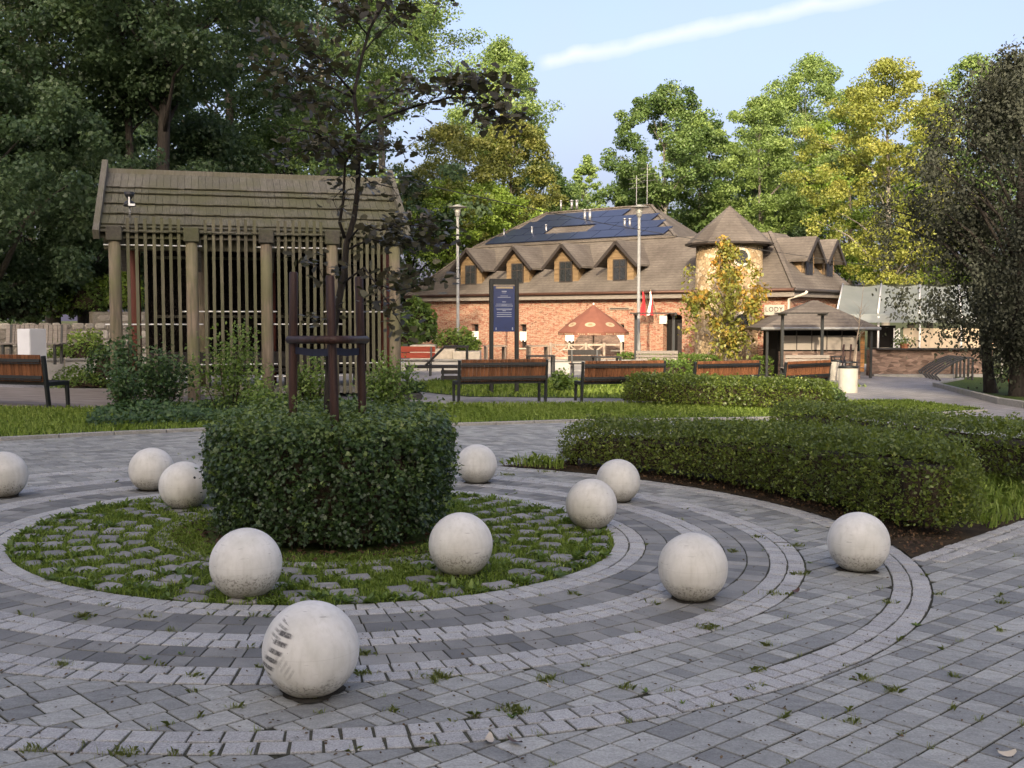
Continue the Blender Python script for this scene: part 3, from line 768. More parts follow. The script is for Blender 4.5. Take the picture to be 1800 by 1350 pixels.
# ------------------------------------------------------------------ trees
def tree_parts(name, H, crown, nclump, nleaf, lsize, leafmat, barkmat, seed, trunk_r=0.25, clump_r=0.9, lean=(0, 0), flat=0.6, shape='quad', limbs=26, bare=0.25, hang=0.0, shell=0.5, tonebase=0.42, trunk_top=0.8, squash=1.0):
    """Trunk and crown meshes of a tree standing at the origin. crown = (z_low, radius, z_widest_fraction)."""
    rng = np.random.default_rng(seed)
    z0, R, wf = crown
    # clump centres inside a lumpy egg
    C = []
    while len(C) < nclump:
        t = rng.random(); z = z0 + (H - z0) * t
        prof = (math.sin(PI * min(1, max(0, (t / wf * 0.5) if t < wf else 0.5 + 0.5 * (t - wf) / (1 - wf)))) ** 0.65)
        a = rng.random() * 2 * PI
        lob = 1 + 0.22 * math.sin(3 * a + seed + 4 * t) + 0.16 * math.sin(5 * a - seed * 2 + 9 * t) + 0.10 * math.sin(13 * t + seed)
        rr = R * prof * lob * (rng.random() ** (0.5 if rng.random() > shell else 0.18))
        C.append((rr * math.cos(a) + lean[0] * t, rr * math.sin(a) * squash + lean[1] * t, z + rng.normal(0, 0.15)))
    C = np.array(C)
    w = rng.uniform(0.5, 1.5, nclump); idx = rng.choice(nclump, nleaf, p=w / w.sum())
    rad = clump_r * rng.uniform(0.6, 1.25, nclump)
    d = rng.normal(size=(nleaf, 3)); d = unit(d) * (rng.random((nleaf, 1)) ** 0.45)
    d[:, 2] *= flat
    P = C[idx] + d * rad[idx][:, None]
    if hang: P[:, 2] -= hang * rng.random(nleaf) ** 2 * np.hypot(d[:, 0], d[:, 1]) * 2.0
    up = np.array([0, 0, 1.0])
    Nn = d * 0.7 + up * 0.45 + rng.normal(0, 0.55, (nleaf, 3))
    ct = rng.normal(tonebase, 0.16, nclump)
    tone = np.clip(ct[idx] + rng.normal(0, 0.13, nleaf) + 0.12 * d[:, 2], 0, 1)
    V, Fc = leaves_np(P, Nn, lsize * rng.uniform(0.65, 1.35, nleaf), shape, rng, droop=np.array([0, 0, -0.5 - hang]))
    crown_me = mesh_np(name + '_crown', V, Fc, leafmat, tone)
    # trunk and limbs
    mb = MB(); ph = rng.random() * 6
    def axis(t):
        return Vector((lean[0] * t + 0.18 * trunk_r * 6 * math.sin(3.1 * t + ph) * t, lean[1] * t + 0.18 * trunk_r * 5 * math.sin(2.3 * t + ph * 2) * t, H * trunk_top * t))
    ts = [0, 0.03, 0.1, 0.25, 0.4, 0.55, 0.7, 0.85, 1.0]
    mb.tube([axis(t) - Vector((0, 0, 0.15 if t == 0 else 0)) for t in ts], [trunk_r * (1.35 if t == 0 else 1.12 if t == 0.03 else (1 - 0.85 * t) ** 0.8) for t in ts], 10)
    order = rng.permutation(nclump)[:limbs]
    for j in order:
        c = Vector(C[j]); h0 = max(z0 * 0.75, c.z - 0.55 * math.hypot(c.x, c.y) - 0.5)
        t0 = min(0.97, max(bare, h0 / (H * trunk_top))); a = axis(t0); r0 = max(0.02, trunk_r * (1 - 0.85 * t0) * 0.5)
        mid = a.lerp(c, 0.5) + Vector((rng.normal(0, 0.12), rng.normal(0, 0.12), 0.12 * (c - a).length))
        mb.tube([a, a.lerp(mid, 0.55), mid, mid.lerp(c, 0.6) + Vector((0, 0, 0.05)), c], [r0, r0 * 0.8, r0 * 0.55, r0 * 0.35, max(0.008, r0 * 0.15)], 5)
    return mb.mesh(name + '_trunk', barkmat, True), crown_me
def plant_tree(name, parts, loc, rz, label, cat='tree', group=None, scale=1.0):
    root = empty(name, loc, rz, label, cat, group)
    root.scale = (scale,) * 3 if isinstance(scale, (int, float)) else scale
    link('trunk', parts[0], root); c = link('crown', parts[1], root); c['kind'] = 'stuff'
    return root
def inside(poly, x, y):
    r = False; n = len(poly); j = n - 1
    for i in range(n):
        xi, yi = poly[i]; xj, yj = poly[j]
        if (yi > y) != (yj > y) and x < (xj - xi) * (y - yi) / (yj - yi) + xi: r = not r
        j = i
    return r
def sheet(name, poly, mat, dz, kind='structure', step=None):
    me = bpy.data.meshes.new(name)
    me.from_pydata([(x, y, gz(x, y) + dz) for x, y in poly], [], [tuple(range(len(poly)))]); me.materials.append(M[mat]); me.update()
    if me.polygons[0].normal.z < 0: me.flip_normals()
    o = link(name, me); o['kind'] = kind
    return o

# ================================================================== SETTING
# ---- wide ground
_gx = np.concatenate([[-400, -120, -60, -30], np.linspace(-14, 22, 5), [40, 80, 160, 400]]); _gy = np.concatenate([[-300, -60], np.linspace(-20, 60, 6), [90, 140, 240, 600]])
_V = np.array([[(x, y, gz(x, y) - 0.03) for y in _gy] for x in _gx]).reshape(-1, 3)
_i = np.arange(len(_V)).reshape(len(_gx), len(_gy))
ground = link('ground', mesh_np('ground', _V, np.stack([_i[:-1, :-1], _i[1:, :-1], _i[1:, 1:], _i[:-1, 1:]], -1).reshape(-1, 4), 'ground_far')); ground['kind'] = 'structure'

LAWN = [(-9.5, 11.6), (-6.2, 13.05), (-5.18, 14.05), (-4.09, 14.9), (-2.4, 15.75), (-0.87, 16.45), (0.93, 17.58), (4.3, 19.05), (7.2, 20.4), (9.9, 22.6), (9.2, 25.2), (7.4, 24.4), (2.3, 22.0), (-1.83, 20.3), (-5.5, 19.6), (-6.6, 17.75), (-9.5, 17.1)]
BED = [(-0.18, 11.60), (0.85, 12.5), (3.4, 17.4), (5.3, 17.9), (6.3, 14.5), (7.3, 12.2), (2.72, 7.28)]
RINGS = dict(disc=2.08, g1=2.305, d1=2.625, g2=2.845, d2=3.135, g3=3.36, diag=3.88, g4=4.10)

def in_bed(x, y):
    return inside(BED, x, y) and math.hypot(x - RC[0], y - RC[1]) > RINGS['g4']
# ---- plaza: a joint bed that carries every paver (tilted like the ground)
plaza = link('plaza_paving', mesh_np('plaza_bed', [(-12, -2, -0.0062), (14, -2, -0.0062), (14, 18.6, -0.0062), (-12, 18.6, -0.0062)], [(0, 1, 2, 3)], 'joint'))
plaza['kind'] = 'structure'; plaza.matrix_world = TILT
def visible_px(x, y):
    """(in frame, size in photo pixels of a 0.14 m piece)."""
    p = Vector((x, y, gz(x, y) - EYE)); c, s = math.cos(PITCH), math.sin(PITCH)
    zc = p.y * c - p.z * s
    if zc < 0.3: return False, 0
    u = 900 + F_PX * p.x / zc; v = 675 - F_PX * (p.y * s + p.z * c) / zc
    return (-40 < u < 1840 and v < 1390), 0.14 * F_PX / zc
def clip_half(poly, nx, ny, d):
    """Keep the part of a polygon with nx*x + ny*y <= d."""
    out = []
    for i in range(len(poly)):
        a, b_ = poly[i], poly[(i + 1) % len(poly)]
        da, db = nx * a[0] + ny * a[1] - d, nx * b_[0] + ny * b_[1] - d
        if da <= 0: out.append(a)
        if (da < 0 < db) or (db < 0 < da):
            t = da / (da - db); out.append((a[0] + t * (b_[0] - a[0]), a[1] + t * (b_[1] - a[1])))
    return out
def stone_shape(poly, top=0.0, depth=0.05, ch=0.004, tilt=(0, 0)):
    """Chamfered slab over a polygon -> verts, faces (tiny triangle count)."""
    n = len(poly); cx = sum(p[0] for p in poly) / n; cy = sum(p[1] for p in poly) / n
    def zt(x, y): return top + tilt[0] * (x - cx) + tilt[1] * (y - cy)
    def ins(p, k):
        dx, dy = cx - p[0], cy - p[1]; l = math.hypot(dx, dy) or 1; k = min(k, l * 0.5)
        return (p[0] + dx / l * k, p[1] + dy / l * k)
    vs = [(p[0], p[1], top - depth) for p in poly] + [(p[0], p[1], zt(*p) - ch) for p in poly] + [(*ins(p, ch * 1.5), zt(*ins(p, ch * 1.5))) for p in poly]
    fs = [tuple(2 * n + i for i in range(n))]
    for r in (0, 1):
        for i in range(n):
            j = (i + 1) % n; fs.append((r * n + i, r * n + j, (r + 1) * n + j, (r + 1) * n + i))
    return vs, fs
def pieces(parent, name, shapes, mat, maxn=300):
    """shapes = [(poly-shape (verts, faces), centre x, y)]; the largest seen become objects, the rest one joined part."""
    scored = []
    for sh, x, y in shapes:
        vis, px = visible_px(x, y); scored.append((px if vis else -1, sh, x, y))
    scored.sort(key=lambda q: -q[0])
    rest = MB()
    for i, (px, (vs, fs), x, y) in enumerate(scored):
        if i < maxn and px > 0:
            me = bpy.data.meshes.new(name); me.from_pydata([(a - x, b_ - y, c) for a, b_, c in vs], [], fs)
            me.materials.append(M[mat]); link(name, me, parent, (x, y, 0))
        else: rest.add(vs, fs, random.random())
    if rest.v:
        o = rest.build(name + '_field', mat, parent); o['kind'] = 'stuff'
# diagonal field
ANG = math.radians(44.0); ca_, sa_ = math.cos(ANG), math.sin(ANG); ROW = 0.133
outer, annulus = [], []
def lawn_or_bed(x, y): return inside(LAWN, x, y) or in_bed(x, y)
for r in range(-80, 130):
    v = r * ROW; u = -12.0 + random.random() * 0.2
    while u < 22:
        L = random.choice((0.068, 0.090, 0.133, 0.133, 0.158, 0.185, 0.185)); g = 0.0050
        u0, u1, v0, v1 = u + g, u + L - g, v + g, v + ROW - g; u += L
        cu, cv = (u0 + u1) / 2, (v0 + v1) / 2
        X, Y = cu * ca_ - cv * sa_, cu * sa_ + cv * ca_
        if Y < 1.6 or Y > 18.4 or abs(X) > 0.48 * Y + 3.6: continue
        rr = math.hypot(X - RC[0], Y - RC[1])
        if rr < RINGS['g3'] - 0.16: continue
        poly = [(a * ca_ - b_ * sa_ + random.uniform(-.0015, .0015), a * sa_ + b_ * ca_ + random.uniform(-.0015, .0015)) for a, b_ in ((u0, v0), (u1, v0), (u1, v1), (u0, v1))]
        nx, ny = (X - RC[0]) / rr, (Y - RC[1]) / rr; dc = nx * RC[0] + ny * RC[1]
        def fin(pl, bucket):
            if len(pl) < 3: return
            ar = abs(sum(pl[i][0] * pl[(i + 1) % len(pl)][1] - pl[(i + 1) % len(pl)][0] * pl[i][1] for i in range(len(pl)))) / 2
            if ar < 0.0012: return
            x = sum(p[0] for p in pl) / len(pl); y = sum(p[1] for p in pl) / len(pl)
            bucket.append((stone_shape(pl, random.uniform(-0.0012, 0.0012), 0.05, 0.0014, (random.uniform(-.006, .006), random.uniform(-.006, .006))), x, y))
        if rr < RINGS['diag'] + 0.16:
            fin(clip_half(clip_half(poly, nx, ny, dc + RINGS['diag'] - 0.006), -nx, -ny, -(dc + RINGS['g3'] + 0.006)), annulus)
        if rr > RINGS['g4'] - 0.16 and not lawn_or_bed(X, Y):
            fin(clip_half(poly, -nx, -ny, -(dc + RINGS['g4'] + 0.008)), outer)
pieces(plaza, 'paver', outer, 'paver')
ring_walk = link('ring_walk', mesh_np('ring_walk_bed', [(RC[0] - 3.8 + 7.6 * a, RC[1] - 3.8 + 7.6 * b_, -0.0054) for a, b_ in ((0, 0), (1, 0), (1, 1), (0, 1))], [(0, 1, 2, 3)], 'joint')); ring_walk['kind'] = 'structure'; ring_walk.matrix_world = TILT
pieces(ring_walk, 'paver', annulus, 'paver')

def ring_row(ri, ro, width, jit, top, ch, gap_t, gap_r, dep=0.06, vary=0.0):
    """Shapes of one circular row."""
    rm = (ri + ro) / 2; a = random.random(); end = a + 2 * PI; out = []
    while a < end - width * 0.4 / rm:
        w = width * (1 + random.uniform(-vary, vary))
        if a + w / rm > end: w = (end - a) * rm
        a0, a1 = a + gap_t / 2 / rm, a + w / rm - gap_t / 2 / rm; a += w / rm
        if a1 - a0 < 0.01: continue
        pl = []
        for rr, aa in ((ri + gap_r / 2, a0), (ro - gap_r / 2, a0), (ro - gap_r / 2, a1), (ri + gap_r / 2, a1)):
            rr += random.uniform(-jit, jit); aa += random.uniform(-jit, jit) / rm
            pl.append((RC[0] + rr * math.cos(aa), RC[1] + rr * math.sin(aa)))
        pl = pl[::-1] if False else pl
        x = sum(p[0] for p in pl) / 4; y = sum(p[1] for p in pl) / 4
        out.append((stone_shape(pl, top + random.uniform(-0.0015, 0.0015), dep, ch, (random.uniform(-.010, .010), random.uniform(-.010, .010))), x, y))
    return out
def ring_struct(name, rows, piece, mat, r_in, r_out, z=-0.0046, **kw):
    seg = 96; V = []; Fc = []
    for k in range(seg):
        a = 2 * PI * k / seg
        V += [(RC[0] + r_in * math.cos(a), RC[1] + r_in * math.sin(a), z), (RC[0] + r_out * math.cos(a), RC[1] + r_out * math.sin(a), z)]
    for k in range(seg):
        j = (k + 1) % seg; Fc.append((2 * k, 2 * k + 1, 2 * j + 1, 2 * j))
    o = link(name, mesh_np(name, V, Fc, 'joint_sand' if mat == 'granite' else 'joint')); o['kind'] = 'structure'; o.matrix_world = TILT
    sh = []
    for ri, ro in rows:
        sh += ring_row(ri, ro, **kw)
    pieces(o, piece, sh, mat)
    return o
GR = dict(width=0.111, jit=0.0035, top=0.0022, ch=0.0022, gap_t=0.012, gap_r=0.010, vary=0.17)
DK = dict(width=0.140, jit=0.002, top=0.0005, ch=0.0014, gap_t=0.008, gap_r=0.009, vary=0.40)
def two(a, b_): m = (a + b_) / 2; return [(a, m), (m, b_)]
R_ = RINGS
ring_struct('granite_ring', two(R_['disc'], R_['g1']), 'sett', 'granite', R_['disc'], R_['g1'], **GR)
ring_struct('dark_ring', two(R_['g1'], R_['d1']), 'ring_paver', 'ring_paver', R_['g1'], R_['d1'], **DK)
ring_struct('granite_ring', two(R_['d1'], R_['g2']), 'sett', 'granite', R_['d1'], R_['g2'], **GR)
ring_struct('dark_ring', two(R_['g2'], R_['d2']), 'ring_paver', 'ring_paver', R_['g2'], R_['d2'], **DK)
ring_struct('granite_ring', two(R_['d2'], R_['g3']), 'sett', 'granite', R_['d2'], R_['g3'], **GR)
ring_struct('granite_ring', two(R_['diag'], R_['g4']), 'sett', 'granite', R_['diag'], R_['g4'], **GR)

# ---- grassy disc with stones set apart
disc = link('grass_disc', mesh_np('grass_disc', [(RC[0] + R_['disc'] * math.cos(2 * PI * k / 64), RC[1] + R_['disc'] * math.sin(2 * PI * k / 64), -0.0038) for k in range(64)], [tuple(range(64))], 'turf'))
disc['kind'] = 'structure'; disc.matrix_world = TILT
dstones = []; stone_spots = []
for j, rr in enumerate((1.30, 1.475, 1.65, 1.825, 1.985)):
    nst = int(2 * PI * rr / 0.285); off = (j % 2) * 0.5
    for k in range(nst):
        if random.random() < 0.07: continue
        a = 2 * PI * (k + off) / nst + random.uniform(-.012, .012); w = random.uniform(0.145, 0.195); h = random.uniform(0.12, 0.155) * (0.8 if j == 4 else 1)
        pl = []
        for du, dv in ((-1, -1), (0.0, -1.12), (1, -1), (1, 1), (0.1, 1.1), (-1, 1)):
            r2 = rr + dv * h / 2 + random.uniform(-.012, .012); a2 = a - (du * w / 2 + random.uniform(-.012, .012)) / rr
            pl.append((RC[0] + r2 * math.cos(a2), RC[1] + r2 * math.sin(a2)))
        pl = pl[::-1]
        x, y = RC[0] + rr * math.cos(a), RC[1] + rr * math.sin(a); stone_spots.append((x, y, max(w, h) / 2))
        pl = pl if sum(pl[i][0] * pl[(i + 1) % 6][1] - pl[(i + 1) % 6][0] * pl[i][1] for i in range(6)) > 0 else pl[::-1]
        dstones.append((stone_shape(pl, 0.007 + random.uniform(-.005, .005), 0.05, 0.006, (random.uniform(-.035, .035), random.uniform(-.035, .035))), x, y))
pieces(disc, 'stepping_stone', dstones, 'field_stone')
sh = ring_row(1.06, 1.17, width=0.20, jit=0.008, top=0.010, ch=0.006, gap_t=0.02, gap_r=0.01, vary=0.2)
pieces(disc, 'edging_sett', sh, 'field_stone')

# ---- grass and weeds
def blades(P, h, w, rng, bend=0.5):
    """Bent grass blades (quads tapering to a near point)."""
    n = len(P); a = rng.random(n) * 2 * PI; d = np.stack([np.cos(a), np.sin(a), np.zeros(n)], 1)
    a2 = a + PI / 2 + rng.normal(0, 0.4, n); s = np.stack([np.cos(a2), np.sin(a2), np.zeros(n)], 1)
    hh = h * rng.uniform(0.5, 1.3, n)[:, None]; bb = bend * rng.uniform(0.1, 1.2, n)[:, None]; up = np.array([0, 0, 1.0])
    ww = w * rng.uniform(0.7, 1.3, n)[:, None]
    b0, b1 = P - s * ww, P + s * ww
    m = P + up * hh * 0.6 + d * hh * bb * 0.3; t = P + up * hh * (1 - 0.35 * bb) + d * hh * bb
    V = np.stack([b0, b1, m + s * ww * 0.8, t, m - s * ww * 0.8], 1)
    return V.reshape(-1, 3), np.arange(n * 5).reshape(n, 5)
def rosettes(C, rng, size):
    """Broad weed leaves round each centre."""
    Pn, Nn, Dr, Sz = [], [], [], []
    for c, s in zip(C, size):
        for k in range(rng.integers(5, 9)):
            a = rng.random() * 2 * PI; el = rng.uniform(0.25, 0.9); dv = np.array([math.cos(a) * math.cos(el), math.sin(a) * math.cos(el), math.sin(el)])
            Dr.append(dv); Pn.append(c + dv * s * 0.42); Nn.append(np.array([-dv[0] * dv[2], -dv[1] * dv[2], 1 - dv[2] ** 2]) + rng.normal(0, .15, 3)); Sz.append(s * rng.uniform(0.7, 1.2))
    Pn, Nn, Dr, Sz = map(np.array, (Pn, Nn, Dr, Sz)); T = np.array(LEAF['long']); n = len(Pn)
    Nn = unit(Nn); L = unit(Dr - Nn * np.sum(Dr * Nn, 1, keepdims=True)); S = np.cross(L, Nn)
    V = Pn[:, None] + Sz[:, None, None] * (S[:, None] * T[None, :, 0:1] * 1.3 + L[:, None] * (T[None, :, 1:2] - 0.5) + Nn[:, None] * T[None, :, 2:3])
    return V.reshape(-1, 3), np.arange(n * 6).reshape(n, 6)
gzv = np.vectorize(gz)
def stuff(name, V, Fc, mat, tone, label, cat, parent=None):
    o = link(name, mesh_np(name, V, Fc, mat, tone), parent); o['kind'] = 'stuff'
    return tag(o, label, cat) if parent is None else o
rng = np.random.default_rng(3)
N_ = 60000
a = rng.random(N_) * 2 * PI; r2 = np.sqrt(rng.uniform(0.86 ** 2, 2.085 ** 2, N_)); gx_, gy_ = RC[0] + r2 * np.cos(a), RC[1] + r2 * np.sin(a)
keep = np.ones(N_, bool)
for sx, sy, sr in stone_spots:
    keep &= ((gx_ - sx) ** 2 + (gy_ - sy) ** 2 > (sr * 0.92) ** 2) | (rng.random(N_) < 0.02)
pat = np.sin(gx_ * 3.1 + 1) * np.sin(gy_ * 2.7) + 0.5 * np.sin(gx_ * 7 + gy_ * 5)
keep &= rng.random(N_) < np.clip(0.75 + 0.3 * pat, 0.25, 1)
gx_, gy_ = gx_[keep], gy_[keep]
P = np.stack([gx_, gy_, gzv(gx_, gy_) - 0.004], 1)
V, Fc = blades(P, 0.038, 0.0026, rng, 0.9)
stuff('disc_grass', V, Fc, 'grass_blade', np.clip(rng.normal(0.5, 0.2, len(P)), 0, 1), 'short green grass growing between the stones of the round disc', 'grass')
C_ = []; S_ = []
while len(C_) < 330:
    a, r_ = rng.random() * 2 * PI, math.sqrt(rng.uniform(1.2 ** 2, 2.07 ** 2))
    if rng.random() < 0.5: r_ = rng.uniform(1.93, 2.08)
    x, y = RC[0] + r_ * math.cos(a), RC[1] + r_ * math.sin(a)
    if any((x - sx) ** 2 + (y - sy) ** 2 < (sr * 0.85) ** 2 for sx, sy, sr in stone_spots): continue
    C_.append((x, y, gz(x, y))); S_.append(rng.uniform(0.045, 0.085))
V, Fc = rosettes(np.array(C_), rng, S_)
stuff('disc_weeds', V, Fc, 'leaf_shrub', np.clip(rng.normal(0.45, 0.2, len(Fc)), 0, 1), 'broad leaved weeds among the stones and along the rim of the disc', 'weeds')
# tufts in the joints of the paving
Pt = []
def tuft(x, y, n, sp):
    for _ in range(n): 
        xx, yy = x + rng.normal(0, sp), y + rng.normal(0, sp * 0.6); Pt.append((xx, yy, gz(xx, yy) - 0.008))
for px, py, n, sp in ((905, 1250, 110, .030), (1245, 1105, 90, .030), (1360, 1045, 60, .03), (960, 1195, 60, .03), (1100, 1210, 50, .02), (1290, 970, 40, .02), (1400, 960, 70, .035), (1405, 1010, 60, .03), (1330, 1180, 35, .02), (770, 1190, 110, .035),
                      (640, 1150, 60, .03), (145, 1085, 60, .02), (110, 1170, 50, .02), (60, 1320, 30, .02), (340, 1190, 30, .02), (1560, 1060, 40, .02), (1650, 1045, 30, .02), (1520, 1195, 50, .025), (1570, 1215, 45, .02), (1500, 1270, 40, .02), (1350, 1135, 30, .02),
                      (260, 1085, 35, .02), (300, 1110, 30, .02), (220, 1325, 70, .03), (640, 1185, 40, .02), (1010, 1045, 30, .02), (1150, 1060, 25, .02), (890, 835, 90, .05), (960, 830, 80, .05), (1330, 945, 30, .02), (420, 1245, 25, .015), (690, 1250, 20, .015), (1680, 1190, 25, .015), (1760, 1060, 30, .02), (1760, 1110, 20, .015)):
    q = gp(px, py); tuft(q.x, q.y, n, sp)
for _ in range(140):
    q = gp(rng.uniform(-20, 1820), rng.uniform(770, 1350)); 
    rr = math.hypot(q.x - RC[0], q.y - RC[1])
    if rr < 2.1 or lawn_or_bed(q.x, q.y): continue
    if rr < 4.25 and (rr < 3.36 or rng.random() < 0.5):
        ring = min((2.305, 2.625, 2.845, 3.135, 3.36, 3.88, 4.10), key=lambda t: abs(t - rr))
        if abs(ring - rr) < 0.35 and rr < 4.3: q = Vector((RC[0] + (q.x - RC[0]) * ring / rr, RC[1] + (q.y - RC[1]) * ring / rr, 0))
    else:
        vq = -q.x * sa_ + q.y * ca_; dv = round(vq / ROW) * ROW - vq; q = Vector((q.x - sa_ * dv, q.y + ca_ * dv, 0))
    tuft(q.x, q.y, int(rng.integers(4, 13)), 0.008)
P = np.array(Pt); P = np.repeat(P, 2, 0) + rng.normal(0, 0.006, (2 * len(P), 3)) * (1, 1, 0); V, Fc = blades(P, 0.036, 0.0008, rng, 1.0)
stuff('joint_grass', V, Fc, 'grass_dry', np.clip(rng.normal(0.45, 0.22, len(P)), 0, 1), 'thin tufts of grass sprouting from the joints of the grey paving', 'grass')
mC = []
for px, py in ((1200, 1238), (900, 1262), (755, 1305), (1090, 925), (1400, 935), (1425, 990), (430, 1090), (1640, 960), (1610, 1100), (610, 1110), (740, 1083), (890, 870), (905, 862), (905, 868), (520, 1110), (1080, 930), (1340, 968), (255, 1160), (1135, 1217), (150, 1090), (470, 1085), (320, 1150)):
    q = gp(px, py); mC.append((q.x, q.y, q.z))
V, Fc = rosettes(np.array(mC), rng, rng.uniform(0.02, 0.036, len(mC)))
stuff('paving_weeds', V, Fc, 'leaf_shrub', np.clip(rng.normal(0.5, 0.2, len(Fc)), 0, 1), 'small leafy weeds scattered over the ring paving', 'weeds')

nd = 1500; Q = np.array([tuple(gp(rng.uniform(-30, 1830), 770 + 590 * rng.random() ** 0.8)) for _ in range(nd)]); Q[:, 2] += 0.006
V, Fc = leaves_np(Q, np.array([0, 0, 1.0]) + rng.normal(0, .25, Q.shape), rng.uniform(0.006, 0.020, nd), 'oval', rng)
stuff('leaf_debris', V, Fc, 'debris', rng.random(nd), 'tiny dry leaf crumbs and bits scattered over the paving', 'debris')
# ---- lawn, kerb, bed, far paving
sheet('lawn', LAWN, 'turf', 0.02)
def scatter_poly(poly, n, rng):
    xs = [p[0] for p in poly]; ys = [p[1] for p in poly]; out = []
    while len(out) < n:
        x, y = rng.uniform(min(xs), max(xs)), rng.uniform(min(ys), max(ys))
        if inside(poly, x, y): out.append((x, y, gz(x, y) + 0.018))
    return np.array(out)
P = scatter_poly(LAWN, 52000, rng); V, Fc = blades(P, 0.085, 0.006, rng, 0.8)
stuff('lawn_grass', V, Fc, 'grass_blade', np.clip(rng.normal(0.55, 0.2, len(P)) + 0.12 * np.sin(P[:, 0] * 2 + P[:, 1]), 0, 1), 'mown green lawn strip in front of the slatted benches', 'grass')
kerb = empty('lawn_kerb', (0, 0, 0), 0, kind='structure')
fr = [Vector((*p, 0)) for p in LAWN[:10]]; acc = []
for i in range(len(fr) - 1):
    L = (fr[i + 1] - fr[i]).length; k = max(1, round(L / 0.8))
    for j in range(k):
        a_, b_ = fr[i].lerp(fr[i + 1], j / k), fr[i].lerp(fr[i + 1], (j + 1) / k); d = (b_ - a_).normalized() * 0.008
        mb = MB(); mb.bar(Vector((a_.x + d.x, a_.y + d.y - 0.04, gz(a_.x, a_.y))), Vector((b_.x - d.x, b_.y - d.y - 0.04, gz(b_.x, b_.y))), 0.09, 0.09)
        mb.build('kerb_stone', 'kerb', kerb, bev=0.008)
_arc = [(RC[0] + R_['g4'] * math.cos(t), RC[1] + R_['g4'] * math.sin(t)) for t in np.linspace(math.atan2(7.28 - RC[1], 2.72 - RC[0]), math.atan2(11.60 - RC[1], -0.18 - RC[0]), 26)]
BEDPOLY = _arc + BED[1:6]
sheet('planting_bed', BEDPOLY, 'soil', 0.008)
P = scatter_poly(BEDPOLY, 26000, rng)
rr = np.hypot(P[:, 0] - RC[0], P[:, 1] - RC[1])
gr = P[((rr > 5.15) | (P[:, 0] < 0.55)) & (rng.random(len(P)) < 0.95)]
V, Fc = blades(gr, 0.12, 0.006, rng, 0.9)
stuff('bed_grass', V, Fc, 'grass_blade', np.clip(rng.normal(0.6, 0.2, len(gr)), 0, 1), 'longer grass between the two curved hedges and at the bed edge', 'grass')
lt = P[(rr < 4.75) & (rng.random(len(P)) < 0.95)]
V, Fc = leaves_np(lt + np.array([0, 0, 0.012]) + rng.normal(0, .008, lt.shape), np.array([0, 0, 1.0]) + rng.normal(0, 0.45, lt.shape), rng.uniform(0.015, 0.035, len(lt)), 'oval', rng)
stuff('leaf_litter', V, Fc, 'litter', rng.random(len(lt)), 'brown fallen leaves and bark under the front of the curved hedge', 'leaf litter')
edging = empty('bed_edging', (0, 0, 0), 0, kind='structure')
e0, e1 = Vector((2.74, 7.20, 0)), Vector((7.3, 12.12, 0)); L = (e1 - e0).length; k = int(L / 0.115)
for i in range(k):
    for row in (0, 1):
        c = e0.lerp(e1, (i + 0.5 + 0.5 * row) / k); d = (e1 - e0).normalized(); sd = Vector((d.y, -d.x, 0)); c = c - sd * (0.02 - 0.115 * row)
        pl = [tuple((d * (u * 0.046 + random.uniform(-.004, .004)) + sd * (w * 0.044 + random.uniform(-.004, .004)))[:2]) for u, w in ((-1, 1), (-1, -1), (1, -1), (1, 1))]
        if sum(pl[q][0] * pl[(q + 1) % 4][1] - pl[(q + 1) % 4][0] * pl[q][1] for q in range(4)) < 0: pl = pl[::-1]
        vs, fs = stone_shape(pl, 0.012 + random.uniform(-.004, .004), 0.05, 0.006)
        me = bpy.data.meshes.new('edging_sett'); me.from_pydata(vs, [], fs); me.materials.append(M['granite']); link('edging_sett', me, edging, (c.x, c.y, gz(c.x, c.y)))
sheet('back_path', [(-14, 17.0), (-6.5, 17.8), (-1.8, 18.2), (4, 18.6), (14, 18.6), (24, 18.6), (24, 58), (-14, 58)], 'far_paving', 0.006)
sheet('terrace', [(-14, 16.95), (-6.75, 17.75), (-5.9, 19.5), (-6.9, 22.5), (-14, 22.5)], 'terrace_paving', 0.030)
sheet('back_verge', [(-1.0, 23.2), (2.6, 23.9), (6.8, 26.6), (9.5, 30.6), (10.4, 31.6), (10.0, 34.0), (5, 33.5), (-1.6, 31), (-3.2, 26)], 'turf', 0.016)
P = scatter_poly([(-1.0, 23.2), (2.6, 23.9), (6.8, 26.6), (9.5, 30.6), (10.4, 31.6), (10.0, 34.0), (5, 33.5), (-1.6, 31), (-3.2, 26)], 14000, rng); V, Fc = blades(P, 0.11, 0.010, rng, 0.8)
stuff('verge_grass', V, Fc, 'grass_blade', np.clip(rng.normal(0.6, 0.2, len(P)), 0, 1), 'grass patch behind the bench row under the blue board', 'grass')
sheet('tree_verge', [(11.4, 19), (11.3, 25), (12.9, 33), (15.6, 37.5), (18.5, 47), (21.5, 52), (30, 52), (30, 20)], 'turf', 0.10)

